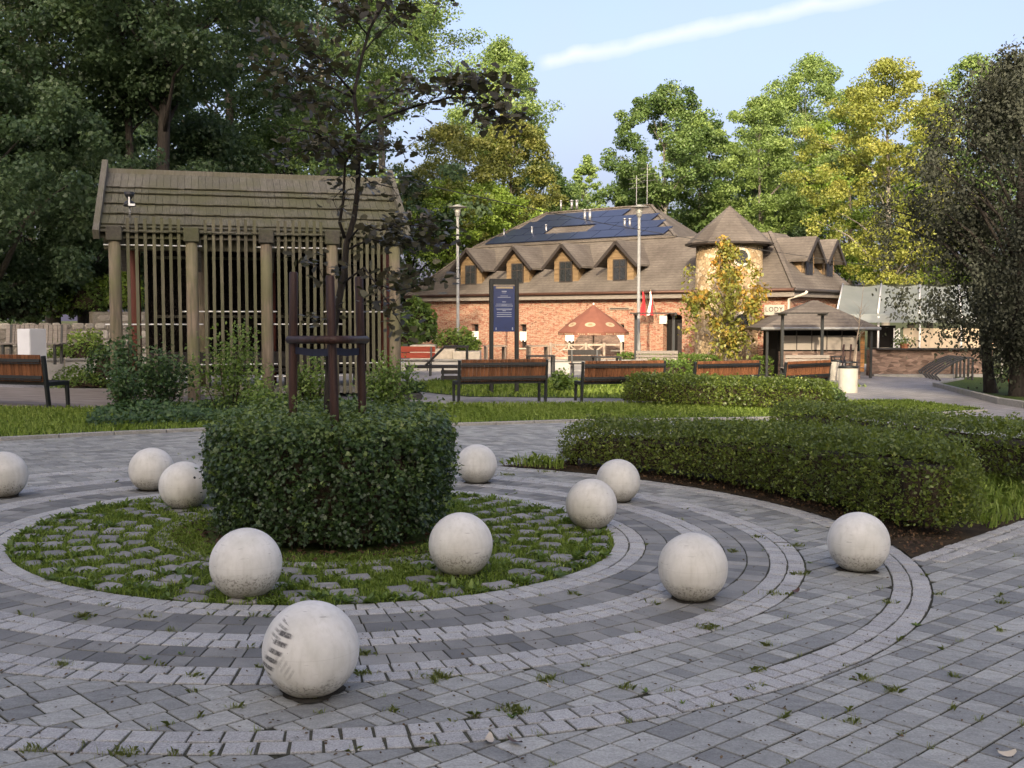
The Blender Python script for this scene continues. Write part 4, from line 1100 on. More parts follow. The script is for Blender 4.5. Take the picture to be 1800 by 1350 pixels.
# ================================================================== THINGS IN THE FOREGROUND
# ---- concrete balls
BR = 0.195
def ball_mesh(seed, mat):
    """Cast ball with a small flat foot, slightly out of round."""
    rs = np.random.default_rng(seed); seg, rings = 56, 36; V = []; Fc = []
    for i in range(rings + 1):
        t = PI * i / rings
        for k in range(seg):
            a = 2 * PI * k / seg; d = np.array([math.sin(t) * math.cos(a), math.sin(t) * math.sin(a), -math.cos(t)])
            r = BR * (1 + 0.004 * math.sin(3 * a + seed) * math.sin(t) + 0.003 * math.sin(5 * t + seed))
            p = d * r + np.array([0, 0, BR * 0.9]); p[2] = max(p[2], -0.002 + 0.006 * rs.random() if p[2] < 0.0 else p[2])
            V.append(p)
    for i in range(rings):
        for k in range(seg):
            j = (k + 1) % seg; Fc.append((i * seg + k, i * seg + j, (i + 1) * seg + j, (i + 1) * seg + k))
    return mesh_np('ball', V, Fc, mat, None, True)
BALLS = [(-0.8179, 4.3317, 'concrete ball nearest the viewer with black tyre scuffs on its left side', True),
         (-0.3391, 10.4118, 'concrete ball peeking out behind the right side of the round hedge', False),
         (2.2283, 6.8896, 'concrete ball on the outer ring next to the tip of the curved hedge', False),
         (1.0188, 6.0321, 'concrete ball between the granite rings, second nearest on the right', False),
         (-0.3124, 6.5213, 'clean concrete ball on the grassy disc in front right of the round hedge', False),
         (-1.4568, 5.8628, 'concrete ball on the grassy disc in front left of the round hedge', False),
         (0.6022, 8.1609, 'concrete ball on the right rim of the grassy disc, lit patch on its front', False),
         (0.9325, 9.4669, 'concrete ball right behind another one beside the left part of the curved hedge', False),
         (-3.1842, 9.5078, 'concrete ball behind the one with the black dot, left of the round hedge', False),
         (-2.63, 8.62, 'concrete ball with a small black dot, touching the left side of the round hedge', False),
         (-4.2436, 8.976, 'concrete ball cut off by the left edge of the picture', False)]
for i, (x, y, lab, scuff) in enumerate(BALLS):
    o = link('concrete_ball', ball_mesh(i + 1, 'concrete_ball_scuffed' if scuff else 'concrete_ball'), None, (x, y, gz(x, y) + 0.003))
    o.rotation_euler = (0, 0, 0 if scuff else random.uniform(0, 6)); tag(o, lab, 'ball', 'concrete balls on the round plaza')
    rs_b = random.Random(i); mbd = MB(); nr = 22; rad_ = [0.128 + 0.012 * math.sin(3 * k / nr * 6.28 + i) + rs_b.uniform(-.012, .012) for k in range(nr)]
    mbd.add([(rad_[k] * math.cos(2 * PI * k / nr), rad_[k] * math.sin(2 * PI * k / nr), 0.0035) for k in range(nr)], [tuple(range(nr))]); mbd.build('dirt_shadow', 'shadow_soil', o)  # dark disc paints the contact shadow under the ball, with dirt at its foot
mb = MB(); mb.lathe([(0.011, 0.0), (0.009, 0.004), (0.0, 0.005)], 10)
dot = mb.build('drip_spot', 'print_black', bpy.data.objects['concrete_ball.009']); 
_c = bpy.data.objects['concrete_ball.009']; _a = -_c.rotation_euler.z
_d = Vector((0.62, -0.62, 0.42)).normalized(); _dl = Matrix.Rotation(_a, 3, 'Z') @ _d
dot.location = _dl * (BR - 0.001) + Vector((0, 0, BR * 0.9)); dot.rotation_euler = _dl.to_track_quat('Z', 'Y').to_euler()

# ---- round hedge in the middle
rg = np.random.default_rng(21)
na, nb = 120, 40
G = np.zeros((na + 1, nb, 3)); hz0 = gz(*RC); HH, HR = 0.79, 0.885
for i in range(na + 1):
    a = 2 * PI * i / na
    for j in range(nb):
        t = PI / 2 * j / (nb - 1)
        r_ = HR * math.cos(t) ** 0.15 if j < nb - 1 else 0.01; z_ = HH * math.sin(t) ** 0.25
        r_ *= 0.90 + 0.10 * min(1, z_ / 0.45)
        G[i, j] = (RC[0] + 0.05 + r_ * math.cos(a), RC[1] + r_ * math.sin(a), hz0 + 0.05 + z_)
dsp = lump(G, 0.025, 7.0, 2.0); dsp[-1] = dsp[0]
G[..., 0] += dsp * np.cos(np.linspace(0, 2 * PI, na + 1))[:, None]; G[..., 1] += dsp * np.sin(np.linspace(0, 2 * PI, na + 1))[:, None]; G[..., 2] += np.abs(dsp) * 0.8
rh = hedge('round_hedge', 'round clipped dark green hedge in the middle of the grassy disc', G, 46000, 0.0275, 'leaf_hedge_round', 'lobed', 0.13, (RC[0], RC[1], hz0), rng=rg, sprigs=0.08, pole=(0.05, 0, 0.05), top_light=0.50, shoots=170)
mb = MB()
for k in range(70):
    a = rg.random() * 2 * PI; r_ = rg.uniform(0.55, 0.74); x, y = r_ * math.cos(a), r_ * math.sin(a)
    mb.tube([(x * 0.9, y * 0.9, -0.02), (x, y, 0.12), (x * 1.04, y * 1.04, 0.28)], [0.006, 0.005, 0.003], 5)
mb.build('stems', 'twig', rh)['kind'] = 'stuff'
n = 900; a = rg.random(n) * 2 * PI; r_ = rg.uniform(0.72, 1.08, n)
P = np.stack([RC[0] + r_ * np.cos(a), RC[1] + r_ * np.sin(a), np.zeros(n)], 1); P[:, 2] = gzv(P[:, 0], P[:, 1]) + 0.012
V, Fc = leaves_np(P, np.array([0, 0, 1.0]) + rg.normal(0, .4, (n, 3)), rg.uniform(0.02, 0.045, n), 'oval', rg)
stuff('hedge_litter', V, Fc, 'litter', rg.random(n) * 0.6, 'dry brown leaves on the soil under the round hedge', 'leaf litter')

# ---- stakes around the young tree
hx, hy = RC
st = empty('tree_stakes', (hx, hy, hz0), 0, 'frame of three dark red stakes with crossbars rising from the round hedge', 'tree stake')
base3 = [at(515, 690, 7.80), at(587, 700, 7.42), at(636, 690, 7.92)]
tops3 = [at(516, 478, 7.80), at(580, 484, 7.42), at(631, 486, 7.92)]
for b0, t0 in zip(base3, tops3):
    d = (t0 - b0).normalized(); p0 = b0 - d * 0.75 - Vector((hx, hy, hz0)); p1 = t0 - Vector((hx, hy, hz0)); rr_ = 0.031
    MB().tube([p0, p0.lerp(p1, 0.4), p0.lerp(p1, 0.75), p1 - d * 0.012, p1], [rr_, rr_ * 1.02, rr_, rr_, rr_ * 0.8], 14).build('stake', 'stake_wood', st, True)
def on(b0, t0, py):
    zt = at(600, py, b0.y).z; return b0.lerp(t0, (zt - b0.z) / (t0.z - b0.z)) - Vector((hx, hy, hz0))
A_, B_, C_ = (on(b0, t0, 597) for b0, t0 in zip(base3, tops3))
for p, q, s in ((A_, B_, Vector((0, -0.045, 0))), (B_, C_, Vector((0.03, -0.045, 0))), (C_, A_, Vector((0, 0.05, 0)))):
    d = (q - p).normalized() * 0.045
    MB().tube([p - d + s, p.lerp(q, 0.5) + s, q + d + s], 0.028, 12).build('crossbar', 'stake_wood', st, True)
for p, q in ((A_, B_), (B_, C_)):
    p2, q2 = p - Vector((0, 0, 0.075)), q - Vector((0, 0, 0.085)); m = p2.lerp(q2, 0.5) - Vector((0, 0, 0.012))
    MB().bar(p2, m, 0.004, 0.05).bar(m, q2, 0.004, 0.05).build('strap', 'strap_blue', st)

# ---- young dark leaved oak
yt = empty('young_oak', (hx, hy, hz0), 0, 'young dark leaved oak with forked stem growing out of the round hedge', 'tree')
o0 = Vector((hx, hy, hz0))
def pth(*pp): return [at(px, py, Y) - o0 for px, py, Y in pp]
BR_ = [  # (points, start radius, end radius)
    ([(578, 800, 7.7), (577, 700, 7.7), (580, 620, 7.72), (592, 545, 7.75), (605, 480, 7.75), (609, 430, 7.75), (622, 385, 7.75), (629, 335, 7.75), (630, 270, 7.75), (630, 225, 7.75), (622, 165, 7.75), (636, 100, 7.75), (650, 50, 7.75), (682, -5, 7.75), (700, -60, 7.8), (705, -130, 7.8)], 0.034, 0.005),
    ([(606, 418, 7.75), (597, 392, 7.7), (604, 350, 7.68), (606, 300, 7.65), (607, 285, 7.62), (590, 262, 7.5), (560, 235, 7.4), (510, 225, 7.3)], 0.014, 0.004),
    ([(607, 285, 7.62), (625, 262, 7.6), (660, 262, 7.45), (715, 268, 7.4)], 0.009, 0.003),
    ([(630, 235, 7.75), (652, 215, 7.6), (690, 200, 7.4), (735, 185, 7.2), (790, 172, 7.1), (845, 172, 7.0), (895, 192, 7.0)], 0.014, 0.003),
    ([(790, 172, 7.1), (815, 150, 7.1), (860, 145, 7.0)], 0.006, 0.002),
    ([(840, 172, 7.0), (868, 205, 7.0), (895, 228, 7.0)], 0.005, 0.002),
    ([(632, 222, 7.75), (640, 200, 7.8), (690, 165, 8.0), (735, 150, 8.1)], 0.009, 0.003),
    ([(622, 165, 7.75), (600, 140, 7.6), (570, 108, 7.5), (530, 80, 7.4), (470, 60, 7.3)], 0.011, 0.003),
    ([(618, 170, 7.75), (575, 150, 7.9), (520, 130, 8.0), (455, 120, 8.1)], 0.008, 0.003),
    ([(630, 230, 7.75), (605, 200, 7.9), (560, 180, 8.1), (490, 170, 8.3)], 0.008, 0.003),
    ([(640, 90, 7.75), (665, 60, 7.9), (700, 30, 8.0), (735, 10, 8.1)], 0.007, 0.002),
    ([(645, 60, 7.75), (620, 30, 7.6), (585, 5, 7.5)], 0.007, 0.002),
    ([(690, -30, 7.8), (730, -30, 8.0), (765, 0, 8.2)], 0.006, 0.002),
    ([(610, 425, 7.75), (636, 395, 7.6), (668, 405, 7.5), (715, 395, 7.35), (770, 400, 7.2)], 0.009, 0.003),
    ([(608, 440, 7.75), (650, 420, 7.7), (690, 430, 7.6), (740, 425, 7.5), (790, 430, 7.4)], 0.008, 0.003),
    ([(600, 500, 7.75), (640, 470, 7.55), (662, 500, 7.4), (690, 545, 7.3), (715, 590, 7.2)], 0.009, 0.003),
    ([(662, 500, 7.4), (700, 512, 7.3), (745, 500, 7.2), (760, 495, 7.15)], 0.005, 0.002),
    ([(592, 545, 7.75), (575, 505, 7.6), (560, 470, 7.5), (548, 460, 7.4)], 0.006, 0.002),
    ([(588, 580, 7.75), (570, 560, 7.6), (560, 572, 7.5)], 0.004, 0.002),
    ([(628, 300, 7.75), (650, 320, 7.6), (690, 330, 7.5), (700, 345, 7.4)], 0.006, 0.002),
    ([(605, 330, 7.68), (585, 350, 7.6), (595, 375, 7.6)], 0.004, 0.002),
    ([(629, 280, 7.75), (600, 260, 8.0), (540, 265, 8.2), (480, 285, 8.3)], 0.008, 0.002),
]
mb = MB(); ends = []
for i, (pp, r0, r1) in enumerate(BR_):
    q = pth(*pp); n = len(q)
    mb.tube(q, [r0 + (r1 - r0) * (k / (n - 1)) ** 0.8 for k in range(n)], 8 if i == 0 else 6)
    ends.append((q, r0))
twigs = MB(); LP = []
rt = np.random.default_rng(5)
DENS = [20, 46, 34, 52, 40, 34, 30, 42, 38, 36, 30, 28, 26, 40, 40, 34, 22, 12, 8, 14, 6, 36]
for i, (q, r0) in enumerate(ends):
    n = len(q)
    for k in range(int(DENS[i] * 1.7)):
        t = rt.uniform(0.35 if i else 0.75, 1.0) * (n - 1); j = min(int(t), n - 2); p = q[j].lerp(q[j + 1], t - j)
        d = Vector(rt.normal(0, 1, 3)); d.z = abs(d.z) * 0.5 - 0.15; d.normalize(); e = p + d * rt.uniform(0.05, 0.20)
        if k % 3 == 0: twigs.tube([p, p.lerp(e, 0.5) + Vector((0, 0, 0.01)), e], [0.0022, 0.0018, 0.0012], 4, False)
        for _ in range(rt.integers(1, 4)): LP.append(e + Vector(rt.normal(0, 0.03, 3)))
mb.build('trunk', 'bark_dark', yt, True); twigs.build('twigs', 'bark_dark', yt)['kind'] = 'stuff'
LP = np.array([tuple(p) for p in LP]); nl = len(LP)
NN = np.array([0, -0.15, 0.8]) + rt.normal(0, 0.45, (nl, 3)); SZ = rt.uniform(0.045, 0.088, nl)
order = rt.permutation(nl); big = order[:300]; rest = order[300:]
proto = []
for s in range(4):
    V, Fc = leaves_np(np.zeros((1, 3)), np.array([[0, 0, 1.0]]), 1.0, 'oak', np.random.default_rng(s)); proto.append(mesh_np('oak_leaf', V, Fc, 'leaf_oak', [0.15 + 0.25 * s]))
for q_ in big:
    o = link('leaf', proto[int(rt.integers(4))], yt, tuple(LP[q_])); s = float(SZ[q_]); o.scale = (s, s, s)
    o.rotation_euler = (Vector(NN[q_]).to_track_quat('Z', 'Y') @ Matrix.Rotation(rt.uniform(0, 6), 3, 'Z').to_quaternion()).to_euler()
V, Fc = leaves_np(LP[rest], NN[rest], SZ[rest], 'oak', rt)
o = link('leaves', mesh_np('oak_leaves', V, Fc, 'leaf_oak', np.clip(rt.normal(0.4, 0.25, len(rest)), 0, 1)), yt); o['kind'] = 'stuff'

# ---- hedges on the right
ang = np.linspace(math.radians(4.0), math.radians(64.0), 40)
path1 = [(RC[0] + 4.60 * math.cos(t), RC[1] + 4.60 * math.sin(t)) for t in ang]
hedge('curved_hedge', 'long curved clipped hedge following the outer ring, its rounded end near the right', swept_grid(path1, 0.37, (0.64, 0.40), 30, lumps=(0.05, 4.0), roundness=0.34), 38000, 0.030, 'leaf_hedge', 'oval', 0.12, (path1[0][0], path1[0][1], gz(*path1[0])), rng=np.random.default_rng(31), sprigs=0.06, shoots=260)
path2 = [(4.35, 17.0), (4.75, 14.5), (5.15, 12.0), (5.6, 9.9), (6.2, 8.4)]
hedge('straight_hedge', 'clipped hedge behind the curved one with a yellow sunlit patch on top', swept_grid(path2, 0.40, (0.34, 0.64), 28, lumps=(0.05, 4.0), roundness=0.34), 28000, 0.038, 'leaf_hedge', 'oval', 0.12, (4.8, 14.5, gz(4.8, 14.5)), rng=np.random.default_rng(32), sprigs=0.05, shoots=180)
path3 = [(2.35, 21.9), (4.2, 21.5), (6.15, 20.9)]
hedge('low_hedge', 'clipped hedge standing on the lawn in front of the right hand benches', swept_grid(path3, 0.36, 0.54, 26, lumps=(0.045, 4.0), roundness=0.34), 13000, 0.05, 'leaf_hedge', 'oval', 0.11, (4.2, 21.5, gz(4.2, 21.5)), rng=np.random.default_rng(33), sprigs=0.04, shoots=90)
def blob_grid(x, y, z, rx, ry, h, na=28, nb=14, p=0.75):
    G = np.zeros((na + 1, nb, 3))
    for i in range(na + 1):
        for j in range(nb):
            t = PI / 2 * j / (nb - 1); a = 2 * PI * i / na
            G[i, j] = (x + rx * max(0.0, math.cos(t)) ** p * math.cos(a), y + ry * max(0.0, math.cos(t)) ** p * math.sin(a), z + h * math.sin(t) ** p)
    return G
q = at(1468, 708, 24.0)
hedge('ball_bush', 'small round dark bush beside the rightmost bench leg', blob_grid(q.x, q.y, gz(q.x, q.y), 0.24, 0.24, 0.33), 1600, 0.045, 'leaf_hedge_round', 'oval', 0.06, (q.x, q.y, gz(q.x, q.y)), 'bush', rng=np.random.default_rng(34), pole=(0, 0, 0))
for (px0, px1, Y, h, lab) in ((1085, 1262, 39.0, 0.62, 'bright green hedge section behind the pergola bench, left of the stone tower foot'), (1322, 1384, 38.5, 0.62, 'short bright hedge between the stone tower and the right pergola bench'), (1455, 1482, 38.5, 0.62, 'stub of bright hedge behind the far litter bin'), (1135, 1210, 31.0, 0.62, 'green hedge just behind the third bench of the row')):
    a_, b_ = at(px0, 620, Y), at(px1, 620, Y)
    hedge('bright_hedge', lab, swept_grid([(a_.x, Y), ((a_.x + b_.x) / 2, Y - 0.1), (b_.x, Y)], 0.35, h, 16), int(2600 * max(0.5, (b_.x - a_.x) / 2)), 0.075, 'leaf_hedge_pale', 'oval', 0.10, (a_.x, Y, gz(a_.x, Y)), rng=np.random.default_rng(35))

# ---- shrubs in front of the pergola
def shrub(label, px, py, Y, w, h, n, lsize, mat, seed, name='shrub', stems=9, spread=0.55, shape='oval'):
    rs = np.random.default_rng(seed); b0 = at(px, py, Y); b0.z = gz(b0.x, b0.y)
    root = empty(name, b0, 0, label, 'shrub'); mb = MB(); tips = []
    for k in range(stems):
        a = rs.random() * 2 * PI; r_ = rs.random() ** 0.5 * w / 2; hh = h * rs.uniform(0.65, 1.05) * (1 - 0.35 * (r_ / (w / 2)) ** 2)
        p = Vector((r_ * math.cos(a) * 0.3, r_ * math.sin(a) * 0.3, -0.02)); q = Vector((r_ * math.cos(a), r_ * math.sin(a), hh)); m = p.lerp(q, 0.5) + Vector((rs.normal(0, .03), rs.normal(0, .03), 0.03))
        mb.tube([p, m, q], [0.010, 0.007, 0.003], 5); tips += [(p, m, q)] 
    P = []
    for i in range(n):
        p, m, q = tips[rs.integers(len(tips))]; t = rs.random() ** 0.6
        c = p.lerp(m, t * 2) if t < 0.5 else m.lerp(q, t * 2 - 1)
        P.append(tuple(c + Vector(rs.normal(0, 1, 3)) * (w * 0.11)))
    P = np.array(P); P[:, 2] = np.maximum(P[:, 2], 0.02)
    V, Fc = leaves_np(P, np.array([0, -0.1, 0.6]) + rs.normal(0, 0.5, P.shape), lsize * rs.uniform(0.6, 1.3, n), shape, rs)
    mb.build('stems', 'twig', root, True); o = link('foliage', mesh_np(name + '_foliage', V, Fc, mat, np.clip(rs.normal(0.45, 0.2, n) + 0.25 * (P[:, 2] / h - 0.5), 0, 1)), root); o['kind'] = 'stuff'
    return root
shrub('dark shrub growing up around the left corner post of the pergola', 222, 735, 18.3, 0.8, 1.45, 1500, 0.07, 'leaf_cover', 41)
shrub('broad rounded shrub in front of the first bay of the pergola', 285, 715, 18.6, 1.1, 1.05, 2400, 0.065, 'leaf_cover', 42)
shrub('tall loose light green shrub in front of the second bay of the pergola', 402, 735, 17.6, 1.15, 1.50, 2300, 0.06, 'leaf_shrub', 43)
shrub('low dark shrub beside the end of the left bench', 205, 745, 17.0, 0.7, 0.75, 1000, 0.06, 'leaf_cover', 44)
shrub('light green shrub seen between the tree stakes', 548, 718, 18.6, 0.65, 1.00, 1300, 0.06, 'leaf_shrub', 45)
shrub('leafy light green shrub before the right corner post of the pergola', 690, 728, 18.4, 0.95, 1.05, 2200, 0.065, 'leaf_shrub', 46)
shrub('small pale shrub behind the round hedge, left of the stakes', 470, 740, 16.6, 0.8, 0.62, 1200, 0.06, 'leaf_shrub', 47)
shrub('dark bush in the grass between the first and second bench', 985, 690, 25.5, 0.5, 0.62, 700, 0.08, 'leaf_shrub', 48)
shrub('low weedy bush by the black granite block', 722, 690, 22.2, 0.5, 0.45, 500, 0.07, 'leaf_cover', 49)
COVER = [tuple(gp(px, py)[:2]) for px, py in ((150, 755), (300, 752), (440, 748), (560, 742), (700, 735), (760, 722), (660, 716), (500, 716), (300, 718), (170, 728))]
P = scatter_poly(COVER, 12000, rng); P[:, 2] += rng.random(len(P)) ** 1.3 * 0.20 * (0.7 + 0.5 * np.sin(P[:, 0] * 3) * np.sin(P[:, 1] * 2.3))
V, Fc = leaves_np(P, np.array([0, -0.2, 0.8]) + rng.normal(0, 0.45, P.shape), 0.075 * rng.uniform(0.6, 1.3, len(P)), 'oval', rng)
stuff('ground_cover', V, Fc, 'leaf_cover', np.clip(rng.normal(0.45, 0.2, len(P)) + (P[:, 0] > -4.4) * 0.25, 0, 1), 'dark leafy ground cover spreading at the foot of the pergola shrubs', 'ground cover')

# ================================================================== PERGOLA
pa, pb = at(207, 690, 20.0), at(695, 700, 21.4)
PU = Vector((pb.x - pa.x, pb.y - pa.y, 0)); PL = PU.length; PRZ = math.atan2(PU.y, PU.x)
pg = empty('pergola', (pa.x, pa.y, gz(pa.x, pa.y)), PRZ, 'timber pergola with mossy shingle roof, log posts and rows of thin upright slats', 'pergola')
PXS = [0.0, PL * 0.262, PL * 0.525, PL * 0.765, PL]
rp = random.Random(4)
for i, x in enumerate(PXS):
    zt = 3.06
    MB().tube([(x, 0, -0.35), (x, 0, 0.9), (x, 0, 2.0), (x, 0, zt)], [0.118, 0.114, 0.111, 0.108], 14).build('post', 'post_wood', pg, True)
    MB().box(x - 0.14, x + 0.14, -0.14, 0.12, zt - 0.13, zt + 0.14).build('post_cap', 'cap_wood', pg, bev=0.015)
    MB().bar((x + 0.02, 0.10, 3.04), (x + 0.02, 3.1, 3.04), 0.13, 0.22).build('rafter', 'beam_wood', pg, bev=0.01)
    MB().bar((x + 0.12, 0.05, 3.02), (x + 0.12, 0.75, 2.45), 0.10, 0.14).build('brace', 'beam_wood', pg, bev=0.01)
    MB().tube([(x + 0.20, 2.40, -0.3), (x + 0.20, 2.40, 3.0)], 0.11, 12).build('back_post', 'red_wood' if i % 2 == 0 else 'post_wood', pg, True)
MB().box(-0.2, PL + 0.2, 0.16, 0.30, 2.78, 3.02).build('wall_plate', 'slat_wood', pg, bev=0.01)
SL = None
for b_ in range(4):
    x0, x1 = PXS[b_] + 0.13, PXS[b_ + 1] - 0.13; k = 7 if b_ < 3 else 8
    for j in range(k):
        x = x0 + (x1 - x0) * (j + 0.75) / (k + 0.35); zt = 3.36 + rp.uniform(-.02, .02)
        MB().bar((x, -0.03, 0.05), (x + rp.uniform(-.01, .01), -0.03, zt), 0.058, 0.030, up=(0, 1, 0)).build('slat', 'slat_wood', pg)
    zs = (2.86, 1.40, 0.40) if b_ % 2 == 0 else (3.10, 1.64, 0.64)
    for z in zs:
        MB().tube([(PXS[b_] - 0.19, 0.0, z), (PXS[b_ + 1] + 0.19, 0.0, z)], 0.013, 8).build('rod', 'white_rod', pg, True)
# roof: ridge board, shingle courses, barge boards
d0, d1, ze, zr = -0.05, 2.15, 3.04, 4.46; xl, xr = -0.30, PL + 0.26
RV = Vector((0, d1 - d0, zr - ze)); RLn = RV.length; RV.normalize(); RN = Vector((0, -RV.z, RV.y))
MB().add([(xl + .05, d0, ze - .06), (xr - .05, d0, ze - .06), (xr - .05, d1, zr - .06), (xl + .05, d1, zr - .06)], [(0, 1, 2, 3)]).add([(xl + .05, 2 * d1 - d0, ze - .06), (xr - .05, 2 * d1 - d0, ze - .06), (xr - .05, d1, zr - .062), (xl + .05, d1, zr - .062)], [(3, 2, 1, 0)]).build('roof_deck', 'cap_wood', pg)
courses = [(0.00, 0.14), (0.10, 0.24), (0.20, 0.52), (0.48, 0.80), (0.76, 1.10), (1.06, 1.26), (1.22, 1.70)]
for ci, (s0, s1) in enumerate(courses):
    s0, s1 = s0 / 1.70 * (RLn - 0.1), s1 / 1.70 * (RLn - 0.1); k = 42; w = (xr - xl - 0.1) / k
    for j in range(k):
        x = xl + 0.05 + j * w; jt = rp.uniform(-.012, .012); lift = 0.055 + rp.uniform(0, .008)
        p0 = Vector((0, d0, ze)) + RV * (s0 + jt); p1 = Vector((0, d0, ze)) + RV * s1
        vs = []
        for xx in (x + 0.003, x + w - 0.003):
            for p, l in ((p0, lift), (p1, 0.008)):
                vs += [(xx, *(p + RN * l)[1:]), (xx, *(p + RN * (l + 0.02))[1:])]
        mb = MB(); mb.add(vs, [(0, 2, 3, 1), (4, 5, 7, 6), (1, 3, 7, 5), (0, 4, 6, 2), (0, 1, 5, 4), (2, 6, 7, 3)])
        mb.build('shingle', 'shingle' if ci < 6 else 'shingle_grey', pg)
MB().box(xl, xr, d1 - 0.12, d1 - 0.09, zr - 0.13, zr + 0.05).build('ridge_board', 'shingle_grey', pg, bev=0.006)
for x in (xl, xr):
    MB().bar(Vector((x, d0 - 0.10, ze - 0.05)) + RN * 0.05, Vector((x, d1, zr + 0.10)) + RN * 0.05, 0.11, 0.20, up=RN).build('barge_board', 'shingle_grey', pg, bev=0.006)
# dark brushwood wall, benches inside
rb = np.random.default_rng(8)
MB().box(0.38, PL + 0.20, 2.62, 2.78, 0.30, 3.20).build('brushwood_wall', 'brushwood', pg)
n = 6000; P = np.stack([rb.uniform(0.38, PL + 0.20, n), 2.60 - rb.random(n) * 0.10, rb.uniform(0.35, 3.1, n)], 1)
V, Fc = leaves_np(P, np.array([0, -0.8, 0.2]) + rb.normal(0, .6, P.shape), rb.uniform(0.05, 0.11, n), 'long', rb)
o = link('brushwood_twigs', mesh_np('brushwood_twigs', V, Fc, 'heap_black', rb.random(n)), pg); o['kind'] = 'stuff'
for x0, x1 in ((0.55, PL - 0.35),):
    for z in (0.55, 1.55, 2.77): MB().box(x0, x1, 2.50, 2.55, z - 0.03, z + 0.03).build('back_rail', 'cap_wood', pg)
for x0 in (0.45, 2.0, 3.45):
    MB().box(x0, x0 + 1.25, 1.6, 2.05, 0.40, 0.47).build('shelter_seat', 'dark_slat', pg, bev=0.01)
    MB().box(x0, x0 + 1.25, 2.05, 2.10, 0.50, 0.82).build('shelter_backrest', 'dark_slat', pg, bev=0.01)
    for xx in (x0 + 0.06, x0 + 1.19): MB().box(xx - 0.03, xx + 0.03, 1.65, 2.05, 0, 0.40).build('shelter_leg', 'dark_metal', pg)
MB().box(-0.15, PL + 0.1, 1.2, 3.6, -0.02, 0.10).build('floor_slab', 'kerb', pg)
# spotlight on the first slat
q = Vector((0.28, -0.06, 3.36)); sp = empty('spotlight', Matrix.Rotation(PRZ, 3, 'Z') @ q + Vector((pa.x, pa.y, gz(pa.x, pa.y))), PRZ, 'black bowl spotlight on a short pole above the left end of the pergola', 'spotlight')
MB().tube([(0, 0, 0), (0, 0, 0.20)], 0.018, 8).build('pole', 'lamp_metal', sp, True)
MB().lathe([(0.11, 0.20), (0.09, 0.27), (0.05, 0.31), (0.0, 0.315)], 16).build('lower_shade', 'rack_metal', sp, True)
MB().lathe([(0.02, 0.315), (0.04, 0.34), (0.075, 0.39), (0.095, 0.46), (0.085, 0.46), (0.03, 0.36)], 16).build('upper_bowl', 'rack_metal', sp, True)
MB().box(-0.015, 0.015, -0.11, -0.08, 0.22, 0.36).box(-0.015, 0.10, -0.12, -0.08, 0.20, 0.24).build('bracket', 'white_rod', sp)

# ================================================================== BENCHES
def make_bench(label, loc, rz, L=1.80):
    """Park bench: seat looks along local +y; short slats run over seat and back."""
    t = empty('park_bench', loc, rz, label, 'bench', 'slatted park benches in a row')
    for s in (-1, 1):
        x = s * L / 2
        MB().bar((x, 0.0, -0.02), (x, -0.10, 0.86), 0.05, 0.07, up=(0, 1, 0)).build('rear_leg', 'dark_metal', t, bev=0.006)
        MB().bar((x, 0.42, -0.02), (x, 0.40, 0.40), 0.05, 0.06, up=(0, 1, 0)).build('front_leg', 'dark_metal', t, bev=0.006)
        MB().bar((x, -0.03, 0.405), (x, 0.44, 0.405), 0.05, 0.07).build('side_rail', 'dark_metal', t, bev=0.006)
    for z, y in ((0.515, -0.125), (0.785, -0.155)):
        MB().box(-L / 2 + 0.025, L / 2 - 0.025, y - 0.012, y + 0.012, z - 0.026, z + 0.026).build('back_rail', 'dark_metal', t)
        MB().box(-L / 2 + 0.025, L / 2 - 0.025, y - 0.014, y + 0.010, z - 0.052, z - 0.040).build('back_rail', 'dark_metal', t)
    for y in (0.02, 0.38):
        MB().box(-L / 2 + 0.025, L / 2 - 0.025, y - 0.02, y + 0.02, 0.38, 0.415).build('seat_rail', 'dark_metal', t)
    k = 22; w = (L - 0.06) / k
    bs = MB().bar((0, -0.075, 0.44), (0, -0.138, 0.875), w - 0.006, 0.026, up=(0, 1, 0.1)).mesh('back_slat', 'bench_wood', bev=0.004)
    ss = MB().box(-w / 2 + 0.005, w / 2 - 0.005, -0.05, 0.45, 0.416, 0.440).mesh('seat_slat', 'dark_slat', bev=0.004)
    for j in range(k):
        x = -L / 2 + 0.03 + (j + 0.5) * w
        link('back_slat', bs, t, (x, 0, 0)); link('seat_slat', ss, t, (x, 0, 0))
    return t
def bench_at(px, py, Y, rz, label, first=[None]):
    p = at(px, py, Y); loc = (p.x, Y, gz(p.x, Y) + 0.01)
    if first[0] is None:
        b0 = make_bench(label, loc, rz); first[0] = (b0, kids_of(b0)); return b0
    return copy_tree(first[0][0], first[0][1], loc, rz, label)
bench_at(883, 700, 21.6, math.radians(16), 'slatted bench seen from behind, standing left of and below the blue information board')
bench_at(1094, 700, 22.7, math.radians(14), 'slatted bench seen from behind, second from the left of the four in the row')
bench_at(1274, 690, 24.6, math.radians(27), 'slatted bench half hidden by the low hedge, third of the row')
bench_at(1414, 690, 26.3, math.radians(40), 'slatted bench at the right end of the row, next to the litter bin')
bench_at(10, 715, 17.7, math.radians(-20), 'slatted bench on the terrace cut by the left picture edge')

